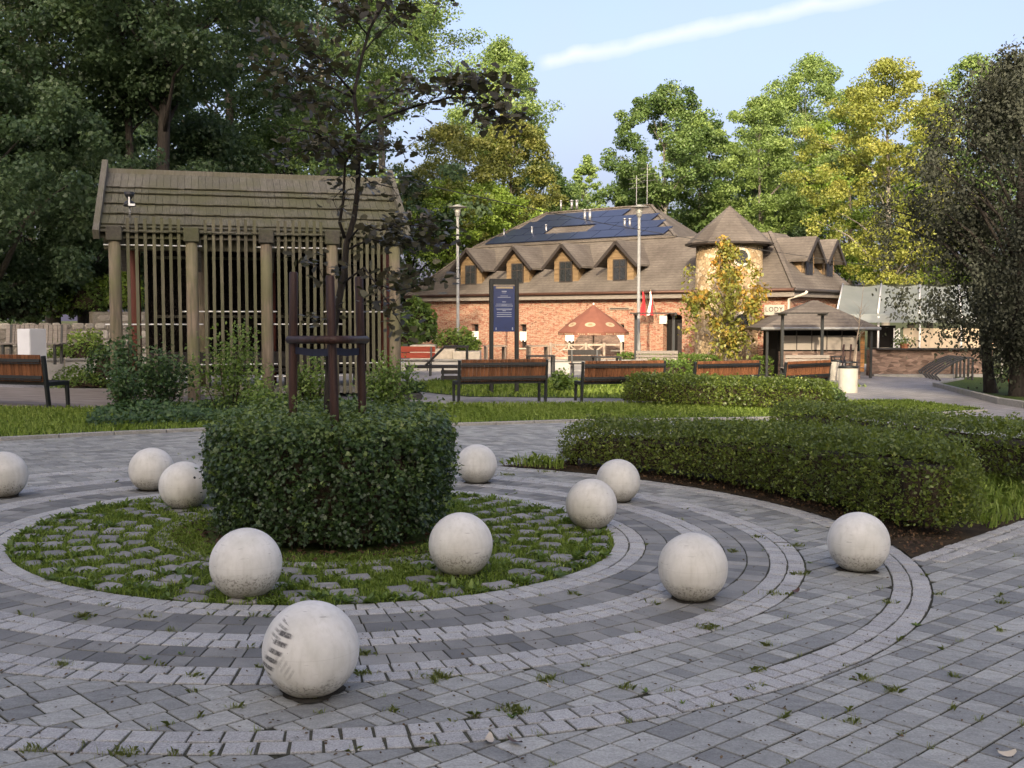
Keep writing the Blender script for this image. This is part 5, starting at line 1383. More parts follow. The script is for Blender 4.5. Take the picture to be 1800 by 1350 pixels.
# slatted grey bench in front of the stone wall
def plain_bench(name, label, loc, rz, L, mat, n_back=3, n_seat=4, vertical=False, seat_mat=None):
    t = empty(name, loc, rz, label, 'bench')
    for s in (-1, 1):
        x = s * (L / 2 - 0.12)
        MB().bar((x, 0.0, -0.02), (x, -0.14, 0.86), 0.05, 0.06, up=(0, 1, 0)).build('rear_leg', 'dark_metal', t)
        MB().bar((x, 0.42, -0.02), (x, 0.42, 0.41), 0.05, 0.06, up=(0, 1, 0)).build('front_leg', 'dark_metal', t)
        MB().bar((x, 0.0, 0.40), (x, 0.44, 0.40), 0.05, 0.05).build('side_rail', 'dark_metal', t)
    if vertical:
        k = 13
        for j in range(k):
            x = -L / 2 + L * (j + 0.5) / k; MB().bar((x, -0.06, 0.42), (x, -0.14, 0.86), L / k - 0.02, 0.03, up=(0, 1, 0)).build('back_slat', mat, t)
    else:
        for j in range(n_back):
            h = 0.38 / n_back; z = 0.50 + (j + 0.5) * h; y = -0.09 - 0.10 * (z - 0.45) / 0.4 - 0.03
            MB().box(-L / 2, L / 2, y - 0.015, y + 0.015, z - h / 2 + 0.012, z + h / 2 - 0.012).build('back_board', mat, t, bev=0.005)
    for j in range(n_seat):
        y = 0.02 + 0.42 * (j + 0.5) / n_seat; MB().box(-L / 2, L / 2, y - 0.20 / n_seat, y + 0.20 / n_seat, 0.425, 0.455).build('seat_board', seat_mat or mat, t, bev=0.005)
    return t
def gpl(px, Y, dz=0.0):
    p = at(px, 600, Y); return (p.x, Y, gz(p.x, Y) + dz)
TZ = 0.45
p = at(62, 600, 24.5); plain_bench('garden_bench', 'weathered grey bench behind the white box, in front of the stone wall', (p.x, 24.5, at(62, 638, 24.5).z), math.radians(185), 1.35, 'bench_grey', vertical=True)
p = at(714, 655, 33.0); plain_bench('red_bench', 'bench with two red back boards behind the right end of the pergola', (p.x, 33.0, gz(p.x, 33)), math.radians(180), 1.75, 'red_plank', 2, 4, seat_mat='dark_slat')
# lounger with slatted backrest beside the first bench
p = at(775, 665, 29.0)
lg = empty('slatted_lounger', (p.x, 29.0, gz(p.x, 29.0)), math.radians(4), 'dark slatted lounger with raised backrest left of the first bench', 'lounger')
MB().box(-0.95, 0.75, -0.28, 0.28, 0.40, 0.47).build('seat', 'dark_slat', lg, bev=0.01)
for j in range(5):
    a_ = Vector((-0.42, 0, 0.47)).lerp(Vector((0.10, 0, 0.98)), j / 5); b_ = Vector((-0.42, 0, 0.47)).lerp(Vector((0.10, 0, 0.98)), (j + 0.9) / 5)
    MB().bar(a_, b_, 0.56, 0.03).build('back_slat', 'dark_slat', lg)
MB().box(0.08, 0.75, -0.28, 0.28, 0.94, 0.99).build('top_shelf', 'dark_slat', lg)
for s in (-1, 1):
    MB().bar((-0.42, s * 0.24, 0.45), (0.10, s * 0.24, 0.96), 0.03, 0.05).build('back_stringer', 'dark_metal', lg)
    for x in (-0.90, 0.05, 0.70): MB().box(x - 0.03, x + 0.03, s * 0.25 - 0.03, s * 0.25 + 0.03, -0.02, 0.42 if x < 0.3 else 0.95).build('leg', 'dark_metal', lg)
for z in (0.15, 0.30): MB().box(0.0, 0.72, -0.26, -0.23, z - 0.05, z + 0.05).build('side_slat', 'dark_slat', lg)
# low tables seen over the bench backs
for px, Y, lab in ((950, 33.0, 'dark low slatted table showing over the right end of the first bench'), (1066, 33.5, 'dark low slatted table showing over the top of the second bench')):
    p = at(px, 640, Y); t = empty('low_table', (p.x, Y, gz(p.x, Y)), 0.1, lab, 'table', 'low slatted tables')
    for j in range(5): MB().box(-0.42, 0.42, -0.30 + 0.12 * j, -0.30 + 0.12 * j + 0.10, 0.66, 0.70).build('top_slat', 'dark_slat', t)
    for sx in (-1, 1):
        for sy in (-1, 1): MB().box(sx * 0.38 - 0.03, sx * 0.38 + 0.03, sy * 0.26 - 0.03, sy * 0.26 + 0.03, 0, 0.66).build('leg', 'dark_metal', t)
# benches under slatted frames on the right
for px0, px1, Y, lab, lab2 in ((1120, 1187, 36.5, 'bench with grey boards below the left of the two slatted frames', 'dark metal frame with slatted top behind the third bench, under the flags'), (1381, 1452, 35.0, 'bench with grey boards below the right slatted frame', 'dark metal frame with slatted top in front of the hip roofed kiosk')):
    a_, b_ = at(px0, 600, Y), at(px1, 600, Y); xm = (a_.x + b_.x) / 2; W = b_.x - a_.x; g0 = gz(xm, Y)
    fr_ = empty('garden_trellis', (xm, Y + 0.45, g0), 0.0, lab2, 'trellis'); ztop = at(px0, 553, Y).z - g0
    for s in (-1, 1): MB().box(s * W / 2 - 0.045, s * W / 2 + 0.045, -0.04, 0.04, -0.05, ztop).build('post', 'dark_metal', fr_)
    for s in (-1, 1): MB().bar((s * W / 2, -0.5, ztop), (s * W / 2, 0.5, ztop), 0.05, 0.06).build('top_rail', 'dark_metal', fr_)
    for j in range(9): y = -0.5 + j / 8; MB().box(-W / 2 - 0.15, W / 2 + 0.05, y - 0.02, y + 0.02, ztop + 0.03, ztop + 0.07).build('top_slat', 'dark_slat', fr_)
    plain_bench('board_bench', lab, (xm, Y, g0), 0.0, W + 0.12, 'bench_grey', 3, 4)

# ---- blue information board
Y = 24.6; p = at(886, 690, Y); g0 = gz(p.x, Y); zt = at(886, 490, Y).z - g0
sg = empty('information_board', (p.x, Y, g0), math.radians(8), 'tall dark framed board with a blue text panel standing behind the first bench', 'sign')
for s in (-1, 1): MB().box(s * 0.29 - 0.045, s * 0.29 + 0.045, -0.05, 0.05, -0.05, zt).build('post', 'sign_frame', sg, bev=0.006)
MB().box(-0.244, 0.244, -0.045, 0.045, zt - 0.13, zt - 0.001).build('head', 'sign_frame', sg)
z0b, z1b = at(886, 583, Y).z - g0, at(886, 503, Y).z - g0
MB().box(-0.243, 0.243, -0.030, 0.010, z0b, z1b).build('panel', 'sign_blue', sg)
MB().box(-0.19, 0.20, -0.040, -0.0305, z1b - 0.055, z1b - 0.01).build('header_strip', 'canopy_cream', sg)
Hb = z1b - z0b
def tline(fy, w, h, x=0.0, m='print_white'):
    MB().box(x - w / 2, x + w / 2, -0.0335, -0.0305, z1b - fy * Hb - h / 2, z1b - fy * Hb + h / 2).build('text_line', m, sg)
for fy, w, h in ((0.115, 0.11, 0.018), (0.15, 0.09, 0.008), (0.215, 0.17, 0.010), (0.245, 0.30, 0.012), (0.345, 0.085, 0.016), (0.395, 0.37, 0.010), (0.415, 0.12, 0.008), (0.435, 0.40, 0.012), (0.50, 0.36, 0.012), (0.52, 0.34, 0.010), (0.54, 0.075, 0.014), (0.58, 0.33, 0.013), (0.622, 0.34, 0.014), (0.665, 0.34, 0.014)): tline(fy, w, h)
for x in (-0.185, 0.19): tline(0.935, 0.022, 0.055, x)

# ---- lamps
def lamp(px, Y, label):
    p = at(px, 600, Y); g0 = gz(p.x, Y); H = at(px, 360, Y).z - g0
    t = empty('street_lamp', (p.x, Y, g0), 0, label, 'street lamp', 'tall grey park lamps')
    MB().tube([(0, 0, -0.1), (0, 0, 1.1), (0, 0, 1.12), (0, 0, H - 0.42)], [0.085, 0.085, 0.062, 0.050], 12).build('pole', 'lamp_metal', t, True)
    MB().lathe([(0.10, 0), (0.11, 0.04), (0.07, 0.06)], 12).build('foot', 'lamp_metal', t)
    MB().lathe([(0.055, H - 0.43), (0.09, H - 0.40), (0.10, H - 0.28), (0.12, H - 0.22)], 14).build('neck', 'lamp_metal', t, True)
    MB().lathe([(0.09, H - 0.22), (0.14, H - 0.13), (0.13, H - 0.10)], 14).build('glass', 'white_curtain', t, True)
    MB().lathe([(0.33, H - 0.095), (0.34, H - 0.075), (0.20, H - 0.045), (0.13, H - 0.035)], 20).build('shade', 'lamp_metal', t, True)
    MB().lathe([(0.12, H - 0.034), (0.11, H), (0.0, H + 0.01)], 14).build('cap', 'lamp_metal', t, True)
lamp(805, 40.0, 'tall grey lamp post in front of the left dormers of the brick house')
lamp(1122, 38.0, 'tall grey lamp post in front of the brick house beside the flags')

# ---- litter bins
def bin_(px, Y, label):
    p = at(px, 660, Y); g0 = gz(p.x, Y)
    t = empty('litter_bin', (p.x, Y, g0), random.uniform(0, 1), label, 'litter bin', 'cylindrical concrete litter bins')
    MB().lathe([(0.245, -0.02), (0.25, 0.02), (0.25, 0.66), (0.235, 0.68)], 28).build('body', 'bin_concrete', t, True)
    MB().lathe([(0.255, 0.66), (0.262, 0.70), (0.255, 0.715), (0.20, 0.718)], 28).build('rim', 'dark_metal', t, True)
    MB().lathe([(0.235, 0.80), (0.245, 0.815), (0.235, 0.83), (0.225, 0.815), (0.235, 0.80)], 24).build('handle_ring', 'dark_metal', t, True)
    for k in range(4):
        a = PI / 2 * k; MB().box(0.225 * math.cos(a) - 0.012, 0.225 * math.cos(a) + 0.012, 0.225 * math.sin(a) - 0.012, 0.225 * math.sin(a) + 0.012, 0.70, 0.82).build('bracket', 'dark_metal', t)
    return t
bin_(1491, 28.6, 'pale concrete litter bin with dark rim nearest to the right end of the bench row')
bin_(1472, 35.8, 'pale concrete litter bin standing farther back behind the nearer one')

# ---- bicycle rack
n0, n1 = at(1709, 668, 37.0), at(1646, 652, 44.0)
rk = empty('bicycle_rack', (n0.x, n0.y, gz(n0.x, n0.y)), 0.0, 'row of dark arched bicycle rack hoops on the paved area at right', 'bicycle rack')
for j in range(11):
    t = (j / 10) ** 1.0; p = n0.lerp(n1, t); g0 = gz(p.x, p.y) - gz(n0.x, n0.y); x0, y0 = p.x - n0.x, p.y - n0.y
    pts = [(x0, y0, g0 - 0.03), (x0, y0, g0 + 0.86)]
    for s in range(1, 8):
        u = s / 7; pts.append((x0 - 1.32 * u, y0 - 0.10 * u, g0 + 0.88 - 0.60 * u ** 1.7))
    pts += [(x0 - 1.20, y0 - 0.12, g0 + 0.16), (x0 - 1.06, y0 - 0.13, g0 - 0.02)]
    mb = MB()
    for a_, b_ in zip(pts[:-1], pts[1:]): mb.bar(a_, b_, 0.055, 0.06, up=(0, 1, 0))
    mb.build('hoop', 'rack_metal', rk)
MB().bar((-1.06, -0.13, 0.01), (n1.x - n0.x - 1.06, n1.y - n0.y - 0.13, gz(n1.x, n1.y) - gz(n0.x, n0.y) + 0.01), 0.05, 0.03).build('floor_bar', 'rack_metal', rk)
# kerb of the tree verge, boulder, red thing
vk = empty('verge_kerb', (0, 0, 0), 0, 'grey concrete kerb wall along the verge of the dark leaved tree', 'kerb')
kp = [Vector((11.4, 19, 0)), Vector((11.3, 25, 0)), Vector((12.9, 33, 0)), Vector((15.6, 37.5, 0))]
for a_, b_ in zip(kp[:-1], kp[1:]):
    k = max(1, int((b_ - a_).length / 1.2))
    for j in range(k):
        c, d = a_.lerp(b_, (j + .01) / k), a_.lerp(b_, (j + .99) / k)
        MB().bar((c.x, c.y, gz(c.x, c.y) + 0.06), (d.x, d.y, gz(d.x, d.y) + 0.06), 0.14, 0.20).build('kerb_block', 'kerb', vk, bev=0.01)
q = at(1797, 700, 27.5); mb = MB(); mb.lathe([(0.18, 0), (0.25, 0.12), (0.22, 0.3), (0.10, 0.42), (0, 0.45)], 9)
o = mb.build('boulder', 'boulder', None, True, loc=(q.x, q.y, gz(q.x, q.y) + 0.02)); tag(o, 'grey boulder at the right picture edge on the verge kerb', 'boulder')
q = at(1786, 680, 33.0); mb = MB(); mb.lathe([(0.12, 0), (0.17, 0.20), (0.20, 0.26), (0.17, 0.26), (0.1, 0.1)], 12)
o = mb.build('red_tub', 'red_plastic', None, True, loc=(q.x, q.y, gz(q.x, q.y) + 0.10)); o.scale = (1.6, 1, 1); tag(o, 'bright red plastic tub on the verge beside the dark tree trunk', 'tub')
# granite block by the pergola
q = gp(712, 702); o = MB().box(-0.33, 0.33, -0.2, 0.2, 0, 0.13).build('granite_block', 'granite_block', None, bev=0.02, loc=(q.x, q.y, gz(q.x, q.y))); o.rotation_euler.z = 0.2; tag(o, 'dark granite block lying at the right corner of the pergola', 'stone block')
# white cabinet
Y = 23.0; p = at(57, 625, Y); ct = empty('white_cabinet', (p.x, Y, at(57, 660, Y).z), math.radians(-28), 'plain white cabinet rising behind the left bench', 'cabinet')
hh = at(57, 578, Y).z - at(57, 660, Y).z
MB().box(-0.20, 0.20, -0.20, 0.20, 0, hh).build('body', 'white_box', ct, bev=0.006)
MB().box(-0.19, 0.19, -0.212, -0.2005, 0.08, hh - 0.03).build('door', 'white_box', ct, bev=0.003)

# ---- stone retaining wall on the left with planter in front
wl = empty('retaining_wall', (0, 0, 0), 0, 'rubble stone retaining wall behind the terrace at far left', 'wall')
wa, wb = at(-60, 610, 27.0), at(330, 600, 30.0); dW = Vector((wb.x - wa.x, wb.y - wa.y, 0)); LW = dW.length; dW.normalize(); nW = Vector((dW.y, -dW.x, 0))
zb, ztp = at(100, 650, 28).z, at(190, 548, 29).z
vs = [wa + dW * 0, wb]
wm = wa.lerp(wb, 0.55)
for c, d, zq in ((wa, wm, ztp - 0.38), (wm, wb, ztp)):
    MB().bar((c.x - nW.x * 0.25, c.y - nW.y * 0.25, (zb + zq) / 2), (d.x - nW.x * 0.25, d.y - nW.y * 0.25, (zb + zq) / 2), 0.44, zq - zb).build('wall_core', 'mortar', wl)
rs_ = random.Random(3); z = zb
while z < ztp:
    h = rs_.uniform(0.16, 0.30); u = rs_.uniform(0, .2)
    while u < LW:
        w = rs_.uniform(0.18, 0.42); h2 = h * rs_.uniform(0.75, 1.0)
        if u + w > 0 and z + h2 * 0.6 < ztp - 0.35 * (u < LW * 0.55):
            pl = [((c[0] + rs_.uniform(-.02, .02)) * w / 2 * 0.94, (c[1] + rs_.uniform(-.03, .03)) * h2 / 2 * 0.94) for c in ((-0.75, -1), (0.75, -0.95), (1, -0.3), (0.95, 0.7), (0.5, 1), (-0.7, 0.95), (-1, 0.2))]
            v_, f_ = stone_shape(pl, 0.04, 0.10, 0.02)
            c = wa + dW * (u + w / 2); o0_ = Vector((c.x, c.y, z + h / 2)) - nW * 0.05
            me = bpy.data.meshes.new('wall_stone'); me.from_pydata([tuple(dW * a + Vector((0, 0, b_)) + nW * d) for a, b_, d in v_], [], f_); me.materials.append(M['rubble']); link('wall_stone', me, wl, tuple(o0_))
        u += w
    z += h
pw = empty('planter_wall', (0, 0, 0), 0, 'low pale concrete planter wall between the left bench and the pergola', 'wall')
a_, b_ = at(-40, 640, 25.3), at(260, 640, 26.6); ztw = at(150, 632, 26).z
for j in range(4):
    c, d = a_.lerp(b_, j / 4 + .004), a_.lerp(b_, (j + 1) / 4 - .004)
    MB().bar((c.x, c.y, ztw - 0.32), (d.x, d.y, ztw - 0.32), 0.22, 0.60).build('wall_panel', 'concrete_wall', pw, bev=0.01)
    MB().bar((c.x, c.y, ztw), (d.x, d.y, ztw), 0.30, 0.05).build('coping', 'kerb', pw, bev=0.008)

# ---- low wall, planter and fence in the middle distance
mw = empty('terrace_wall', (0, 0, 0), 0, 'low pale concrete wall behind the bench row in the middle', 'wall')
a_, b_ = at(690, 640, 36.5), at(1130, 640, 36.0); zc = at(900, 634, 36).z
for j in range(7):
    c, d = a_.lerp(b_, j / 7 + .002), a_.lerp(b_, (j + 1) / 7 - .002); g0 = gz(c.x, c.y)
    MB().bar((c.x, c.y, (zc + g0) / 2 - 0.02), (d.x, d.y, (zc + g0) / 2 - 0.02), 0.25, zc - g0).build('wall_panel', 'concrete_wall', mw, bev=0.01)
    MB().bar((c.x, c.y - 0.01, zc), (d.x, d.y - 0.01, zc), 0.34, 0.06).build('coping', 'kerb', mw, bev=0.01)
pl_ = empty('stone_planter', (0, 0, 0), 0, 'stepped pale stone planter overgrown with bushes left of the left lamp', 'planter')
for (px0, px1, y0, Y) in ((720, 765, 607, 37.6), (762, 800, 614, 37.5), (795, 845, 618, 37.4)):
    a_, b_ = at(px0, y0, Y), at(px1, y0, Y); g0 = gz(a_.x, Y); MB().box(a_.x, b_.x - 0.02, Y, Y + 1.6, g0, a_.z).build('stone_course', 'pale_stone', pl_, bev=0.02)
def bush(label, px, py, Y, w, h, n, ls, mat, seed, zb=None, name='bush'):
    b0 = at(px, py, Y); z = gz(b0.x, Y) if zb is None else b0.z
    return hedge(name, label, blob_grid(b0.x, Y, z, w / 2, w / 2 * 0.8, h) + lump(blob_grid(b0.x, Y, z, w / 2, w / 2 * 0.8, h), 0.10 * w, 3.0 / w * 2, seed)[..., None] * 0.6, n, ls, mat, 'oval', 0.25 * min(w, 1.2), (b0.x, Y, z), 'bush', rng=np.random.default_rng(seed), sprigs=0.15, toneamp=0.22, pole=(0, 0, 0))
bush('feathery bush rising at the left corner of the brick house', 735, 600, 40.0, 1.5, 1.6, 1800, 0.16, 'leaf_shrub', 61, True)
bush('sunlit yellow green bush on the stone planter at the foot of the left lamp', 800, 606, 38.6, 1.5, 0.55, 1200, 0.10, 'leaf_hedge_pale', 62, True)
bush('sunlit yellow green bush on the planter, right of the left lamp', 826, 616, 38.6, 0.9, 0.45, 700, 0.10, 'leaf_hedge_pale', 63, True)
bush('dark ferny bush behind the red bench', 710, 604, 39.0, 1.4, 0.9, 1200, 0.14, 'leaf_shrub', 64, True)
for i, (px, py, w, h, m) in enumerate(((90, 552, 1.6, 0.8, 'leaf_shrub'), (30, 556, 1.6, 0.7, 'leaf_wood_grey'), (160, 545, 1.7, 0.9, 'leaf_shrub'), (215, 540, 1.2, 1.0, 'leaf_lime'))):
    bush(('tangled bush spilling over the stone wall above the white cabinet', 'grey green bush on top of the wall at the left picture edge', 'light bush on the stone wall left of the pergola', 'yellow green bush seen behind the left pergola post')[i], px, py, 30.0, w, h, 1500, 0.11, m, 70 + i, True)
bush('yellow green shrubs in the planter between the white cabinet and the pergola', 145, 626, 26.6, 1.5, 0.55, 1500, 0.08, 'leaf_hedge_pale', 75, True)
bush('green plants at the foot of the planter wall left of the pergola', 150, 690, 23.5, 1.6, 0.40, 1600, 0.07, 'leaf_shrub', 76)
bush('dark climbing shrub on the planter wall beside the pergola post', 188, 672, 23.5, 1.0, 0.95, 1300, 0.08, 'leaf_cover', 77)
# rustic fence of the beer garden
fc = empty('rustic_fence', (0, 0, 0), 0, 'pale rustic wooden fence with crossed braces below the parasol', 'fence')
fx = [at(px, 620, 41.0) for px in (968, 1000, 1030, 1062, 1092)]
for i, p in enumerate(fx):
    g0 = gz(p.x, 41); z1 = at(1000, 606, 41).z
    MB().tube([(p.x, 41, g0), (p.x, 41, z1 + 0.08)], 0.05, 8).build('post', 'pale_wood', fc, True)
    if i:
        o_ = fx[i - 1]
        for z in (z1, z1 - 0.50): MB().bar((o_.x, 41, z), (p.x, 41, z), 0.05, 0.07).build('rail', 'pale_wood', fc)
        if i < 4:
            MB().bar((o_.x, 40.98, z1), (p.x, 40.98, z1 - 0.5), 0.035, 0.05).build('brace', 'pale_wood', fc); MB().bar((o_.x, 41.03, z1 - 0.5), (p.x, 41.03, z1), 0.035, 0.05).build('brace', 'pale_wood', fc)
for px, Y, lab in ((870, 42.5, 'small wooden table by the brick wall left of the fence'), (945, 42.5, 'small wooden table by the brick wall at the left end of the fence')):
    p = at(px, 620, Y); t = empty('garden_table', (p.x, Y, gz(p.x, Y)), 0.2, lab, 'table', 'garden tables at the brick wall'); zt = at(px, 607, Y).z - gz(p.x, Y)
    for j in range(4): MB().box(-0.42, 0.42, -0.34 + 0.17 * j, -0.19 + 0.17 * j, zt - 0.05, zt).build('top_board', 'pale_wood', t)
    for s in (-1, 1): MB().box(s * 0.36 - 0.03, s * 0.36 + 0.03, -0.3, 0.3, 0, zt - 0.05).build('leg', 'pale_wood', t)
p = at(1028, 640, 34.5); plain_bench('garden_bench', 'dark garden bench in front of the rustic fence under the parasol', (p.x, 34.5, gz(p.x, 34.5)), math.radians(182), 1.05, 'dark_slat', 2, 3)

# ---- parasol
Y = 43.0; p = at(1043, 600, Y); g0 = gz(p.x, Y); zt, ze_ = at(1043, 538, Y).z - g0, at(1043, 583, Y).z - g0
um = empty('parasol', (p.x, Y, g0), 0.20, 'rust brown market parasol with cream ovals in front of the brick wall', 'parasol')
MB().tube([(0, 0, 0), (0, 0, zt + 0.02)], 0.03, 8).build('pole', 'pale_wood', um, True)
RU = 1.42; NS = 8
def um_pt(a, t):                                     # t 0 apex .. 1 rim
    sag = 0.06 * math.sin(PI * t); r = RU * t * (1 - 0.05 * (1 - abs(math.cos(NS / 2 * a))) * t)
    return Vector((r * math.cos(a), r * math.sin(a), zt - (zt - ze_) * t + 0.05 * math.sin(PI * t)))
for k in range(NS):
    mb = MB(); a0, a1 = 2 * PI * k / NS, 2 * PI * (k + 1) / NS; G_ = [[um_pt(a0 + (a1 - a0) * i / 4, 0.22 + 0.78 * j / 5) for i in range(5)] for j in range(6)]
    vs = [v for r in G_ for v in r]; mb.add(vs, [(j * 5 + i, j * 5 + i + 1, (j + 1) * 5 + i + 1, (j + 1) * 5 + i) for j in range(5) for i in range(4)])
    rim = G_[5]; mb.add([*rim, *[v * 1.0 + Vector((0, 0, -0.12)) for v in rim]], [(i, i + 1, 6 + i, 5 + i) for i in range(4)])
    seg_o = mb.build('canopy_panel', 'canopy', um, True)
    am = (a0 + a1) / 2; c = um_pt(am, 0.76); e1 = (um_pt(am + 0.1, 0.76) - um_pt(am - 0.1, 0.76)).normalized(); e2 = (um_pt(am, 0.66) - um_pt(am, 0.86)).normalized(); n_ = e1.cross(e2); n_ = n_ if n_.z > 0 else -n_
    MB().add([c + n_ * 0.012 + e1 * 0.21 * math.cos(t) + e2 * 0.13 * math.sin(t) for t in np.linspace(0, 2 * PI, 20, endpoint=False)], [tuple(range(20))]).build('emblem', 'canopy_cream', seg_o)
    mb = MB()
    for dy, w in ((0.03, 0.14), (-0.03, 0.18)): mb.add([c + n_ * 0.020 + e1 * sx * w / 2 + e2 * (dy + sy * 0.018) for sx, sy in ((-1, -1), (1, -1), (1, 1), (-1, 1))], [(0, 1, 2, 3)])
    mb.build('emblem_print', 'print_brown', seg_o)
    mb = MB(); rr_ = random.Random(k)
    for j in range(12):
        if j == 4: continue
        aa = a0 + (a1 - a0) * (0.12 + 0.76 * j / 11); v = um_pt(aa, 1.0); o_ = Vector((v.x, v.y, 0)).normalized() * 0.012; tn = Vector((-v.y, v.x, 0)).normalized() * 0.026
        h = 0.045 if j in (0, 5) else 0.03
        mb.add([v + o_ - tn + Vector((0, 0, -0.095)), v + o_ + tn + Vector((0, 0, -0.095)), v + o_ + tn + Vector((0, 0, -0.095 + h)), v + o_ - tn + Vector((0, 0, -0.095 + h))], [(0, 1, 2, 3)])
    mb.build('valance_print', 'canopy_cream', seg_o)
MB().lathe([(0.47, zt - 0.33), (0.45, zt - 0.27), (0.0, zt + 0.06)], 8, rot=0.0).build('vent_cap', 'canopy', um)
MB().lathe([(0.0, zt + 0.14), (0.03, zt + 0.11), (0.035, zt + 0.06), (0.02, zt + 0.04)], 8).build('finial', 'white_rod', um, True)

# ================================================================== BRICK HOUSE WITH TOWER
BU = Vector((0.776, -0.630, 0)).normalized(); BM = Vector((0.630, 0.776, 0)).normalized()
BO = Vector((-1.87, 51.0, 0)); BRZ = math.atan2(BU.y, BU.x)
GZB = -0.62
def bl(px, py, d):
    """Local (s, z) on the house plane d metres behind its front eave line, seen at a pixel."""
    r = ray(px, py); o = Vector((0, 0, EYE)); q = BO + BM * d
    t = (q - o).dot(BM) / r.dot(BM); P = o + r * t
    return (P - BO).dot(BU), P.z - GZB
hs = empty('brick_house', (BO.x, BO.y, GZB), BRZ, 'long brick house with brown shingle hip roof, four dormers and a round stone stair tower', 'house')
S0, S1, D1 = -4.35, 16.1, 13.0; ZE = 3.22; ZK = 5.58; ZR = 7.50
KS0, KS1, KD0, KD1 = -2.0, 13.9, 2.4, 10.6
# front wall with real openings
W0, W1 = S0 + 0.30, S1 - 0.30
op = []
for px, w in ((762, 0.36), (834, 0.42), (918, 0.42), (1000, 0.50), (1086, 0.58)):
    s, z = bl(px, 566, 0.25); op.append((s - w / 2, s + w / 2, 0.75, z - 0.10, 'w'))
sdoor, _ = bl(1181, 575, 0.25); op.append((sdoor - 0.45, sdoor + 0.45, 0.0, 2.30, 'd'))
op.sort()
mb = MB(); xs = [W0] + [v for o in op for v in o[:2]] + [W1]
def wallbox(a, b_, z0, z1):
    if b_ - a > 0.01 and z1 - z0 > 0.01: mb.box(a, b_, 0.30, 0.65, z0, z1)
cur = W0
for a, b_, z0, z1, k in op:
    wallbox(cur, a, -0.2, ZE); wallbox(a, b_, -0.2, z0); wallbox(a, b_, z1, ZE); cur = b_
wallbox(cur, W1, -0.2, ZE)
mb.build('front_wall', 'brick_wall', hs)
MB().box(W1 - 0.35, W1, 0.651, 5.9, -0.2, ZE).build('end_wall', 'brick_wall', hs); MB().box(W0, W0 + 0.35, 0.651, D1 - 0.4, -0.2, ZE).build('end_wall', 'brick_wall', hs); MB().box(W0 + 0.351, 9.2, D1 - 0.75, D1 - 0.4, -0.2, ZE).build('back_wall', 'brick_wall', hs)
for i, (a, b_, z0, z1, k) in enumerate(op):
    if k == 'w':
        fr_ = MB().box(a + .001, a + 0.04, 0.52, 0.58, z0 + .001, z1 - .001).box(b_ - 0.04, b_ - .001, 0.52, 0.58, z0 + .001, z1 - .001).box(a + 0.041, b_ - 0.041, 0.52, 0.58, z1 - 0.05, z1 - .001).box(a + 0.041, b_ - 0.041, 0.52, 0.58, z0 + .001, z0 + 0.05).build('window', 'gutter', hs)
        MB().box(a + 0.04, b_ - 0.04, 0.56, 0.57, z0 + 0.05, z1 - 0.05).build('pane', 'glass_dark', fr_)
        zc = z0 + (z1 - z0) * 0.52; mb = MB(); n_ = 7
        for j in range(n_):
            x0 = a - 0.03 + (b_ - a + 0.06) * j / n_; x1 = a - 0.03 + (b_ - a + 0.06) * (j + 1) / n_; mb.box(x0, x1, 0.33 + 0.02 * (j % 2), 0.37 + 0.02 * (j % 2), zc - 0.22 - 0.06 * (j % 3 == 1), zc + 0.18)
        mb.build('curtain', 'white_curtain', fr_, bev=0.012)
        MB().box(a - 0.05, b_ + 0.05, 0.22, 0.50, z0 - 0.06, z0 - 0.002).build('sill', 'pale_stone', fr_)
    else:
        fr_ = MB().box(a + .001, b_ - .001, 0.60, 0.64, 0.0, z1 - 0.25).build('door', 'void_dark', hs)
        MB().box(b_ - 0.32, b_ - 0.02, 0.50, 0.55, 0.5, 1.9).build('door_leaf', 'gutter', fr_)
        mb = MB()
        for j in range(9):
            t0, t1 = PI * j / 9, PI * (j + 1) / 9; pts = []
            for t, r in ((t0, 0.52), (t1, 0.52), (t1, 0.76), (t0, 0.76)): pts.append((sdoor - r * math.cos(t), 0.28, z1 - 0.22 + 0.42 * r * math.sin(t)))
            mb.add(pts + [(x, 0.33, z) for x, y, z in pts], [(0, 1, 2, 3), (0, 4, 5, 1), (1, 5, 6, 2), (2, 6, 7, 3), (3, 7, 4, 0)])
        mb.build('arch', 'brick_wall', fr_)
# brick patch and plaque on the wall
s, z = bl(1055, 592, 0.29)
MB().add([(s + 1.15 * math.cos(t) * (1 if math.cos(t) > 0 else 1.25), 0.285, 0.55 + 1.15 * math.sin(t) ** 0.8) for t in np.linspace(0, PI, 13)], [tuple(range(13))]).build('dark_brick_patch', 'low_wall_stone', hs)
s, z = bl(1092, 542, 0.27); f_ = MB().box(s - 0.62, s + 0.62, 0.24, 0.297, z - 0.05, z + 0.05).build('name_plate', 'pale_wood', hs)
MB().box(s - 0.55, s + 0.40, 0.236, 0.239, z - 0.02, z + 0.02).build('plate_print', 'gutter', f_)
s, z = bl(1166, 562, 0.27); MB().box(s - 0.16, s + 0.16, 0.24, 0.297, z - 0.16, z + 0.16).build('notice', 'white_curtain', hs)
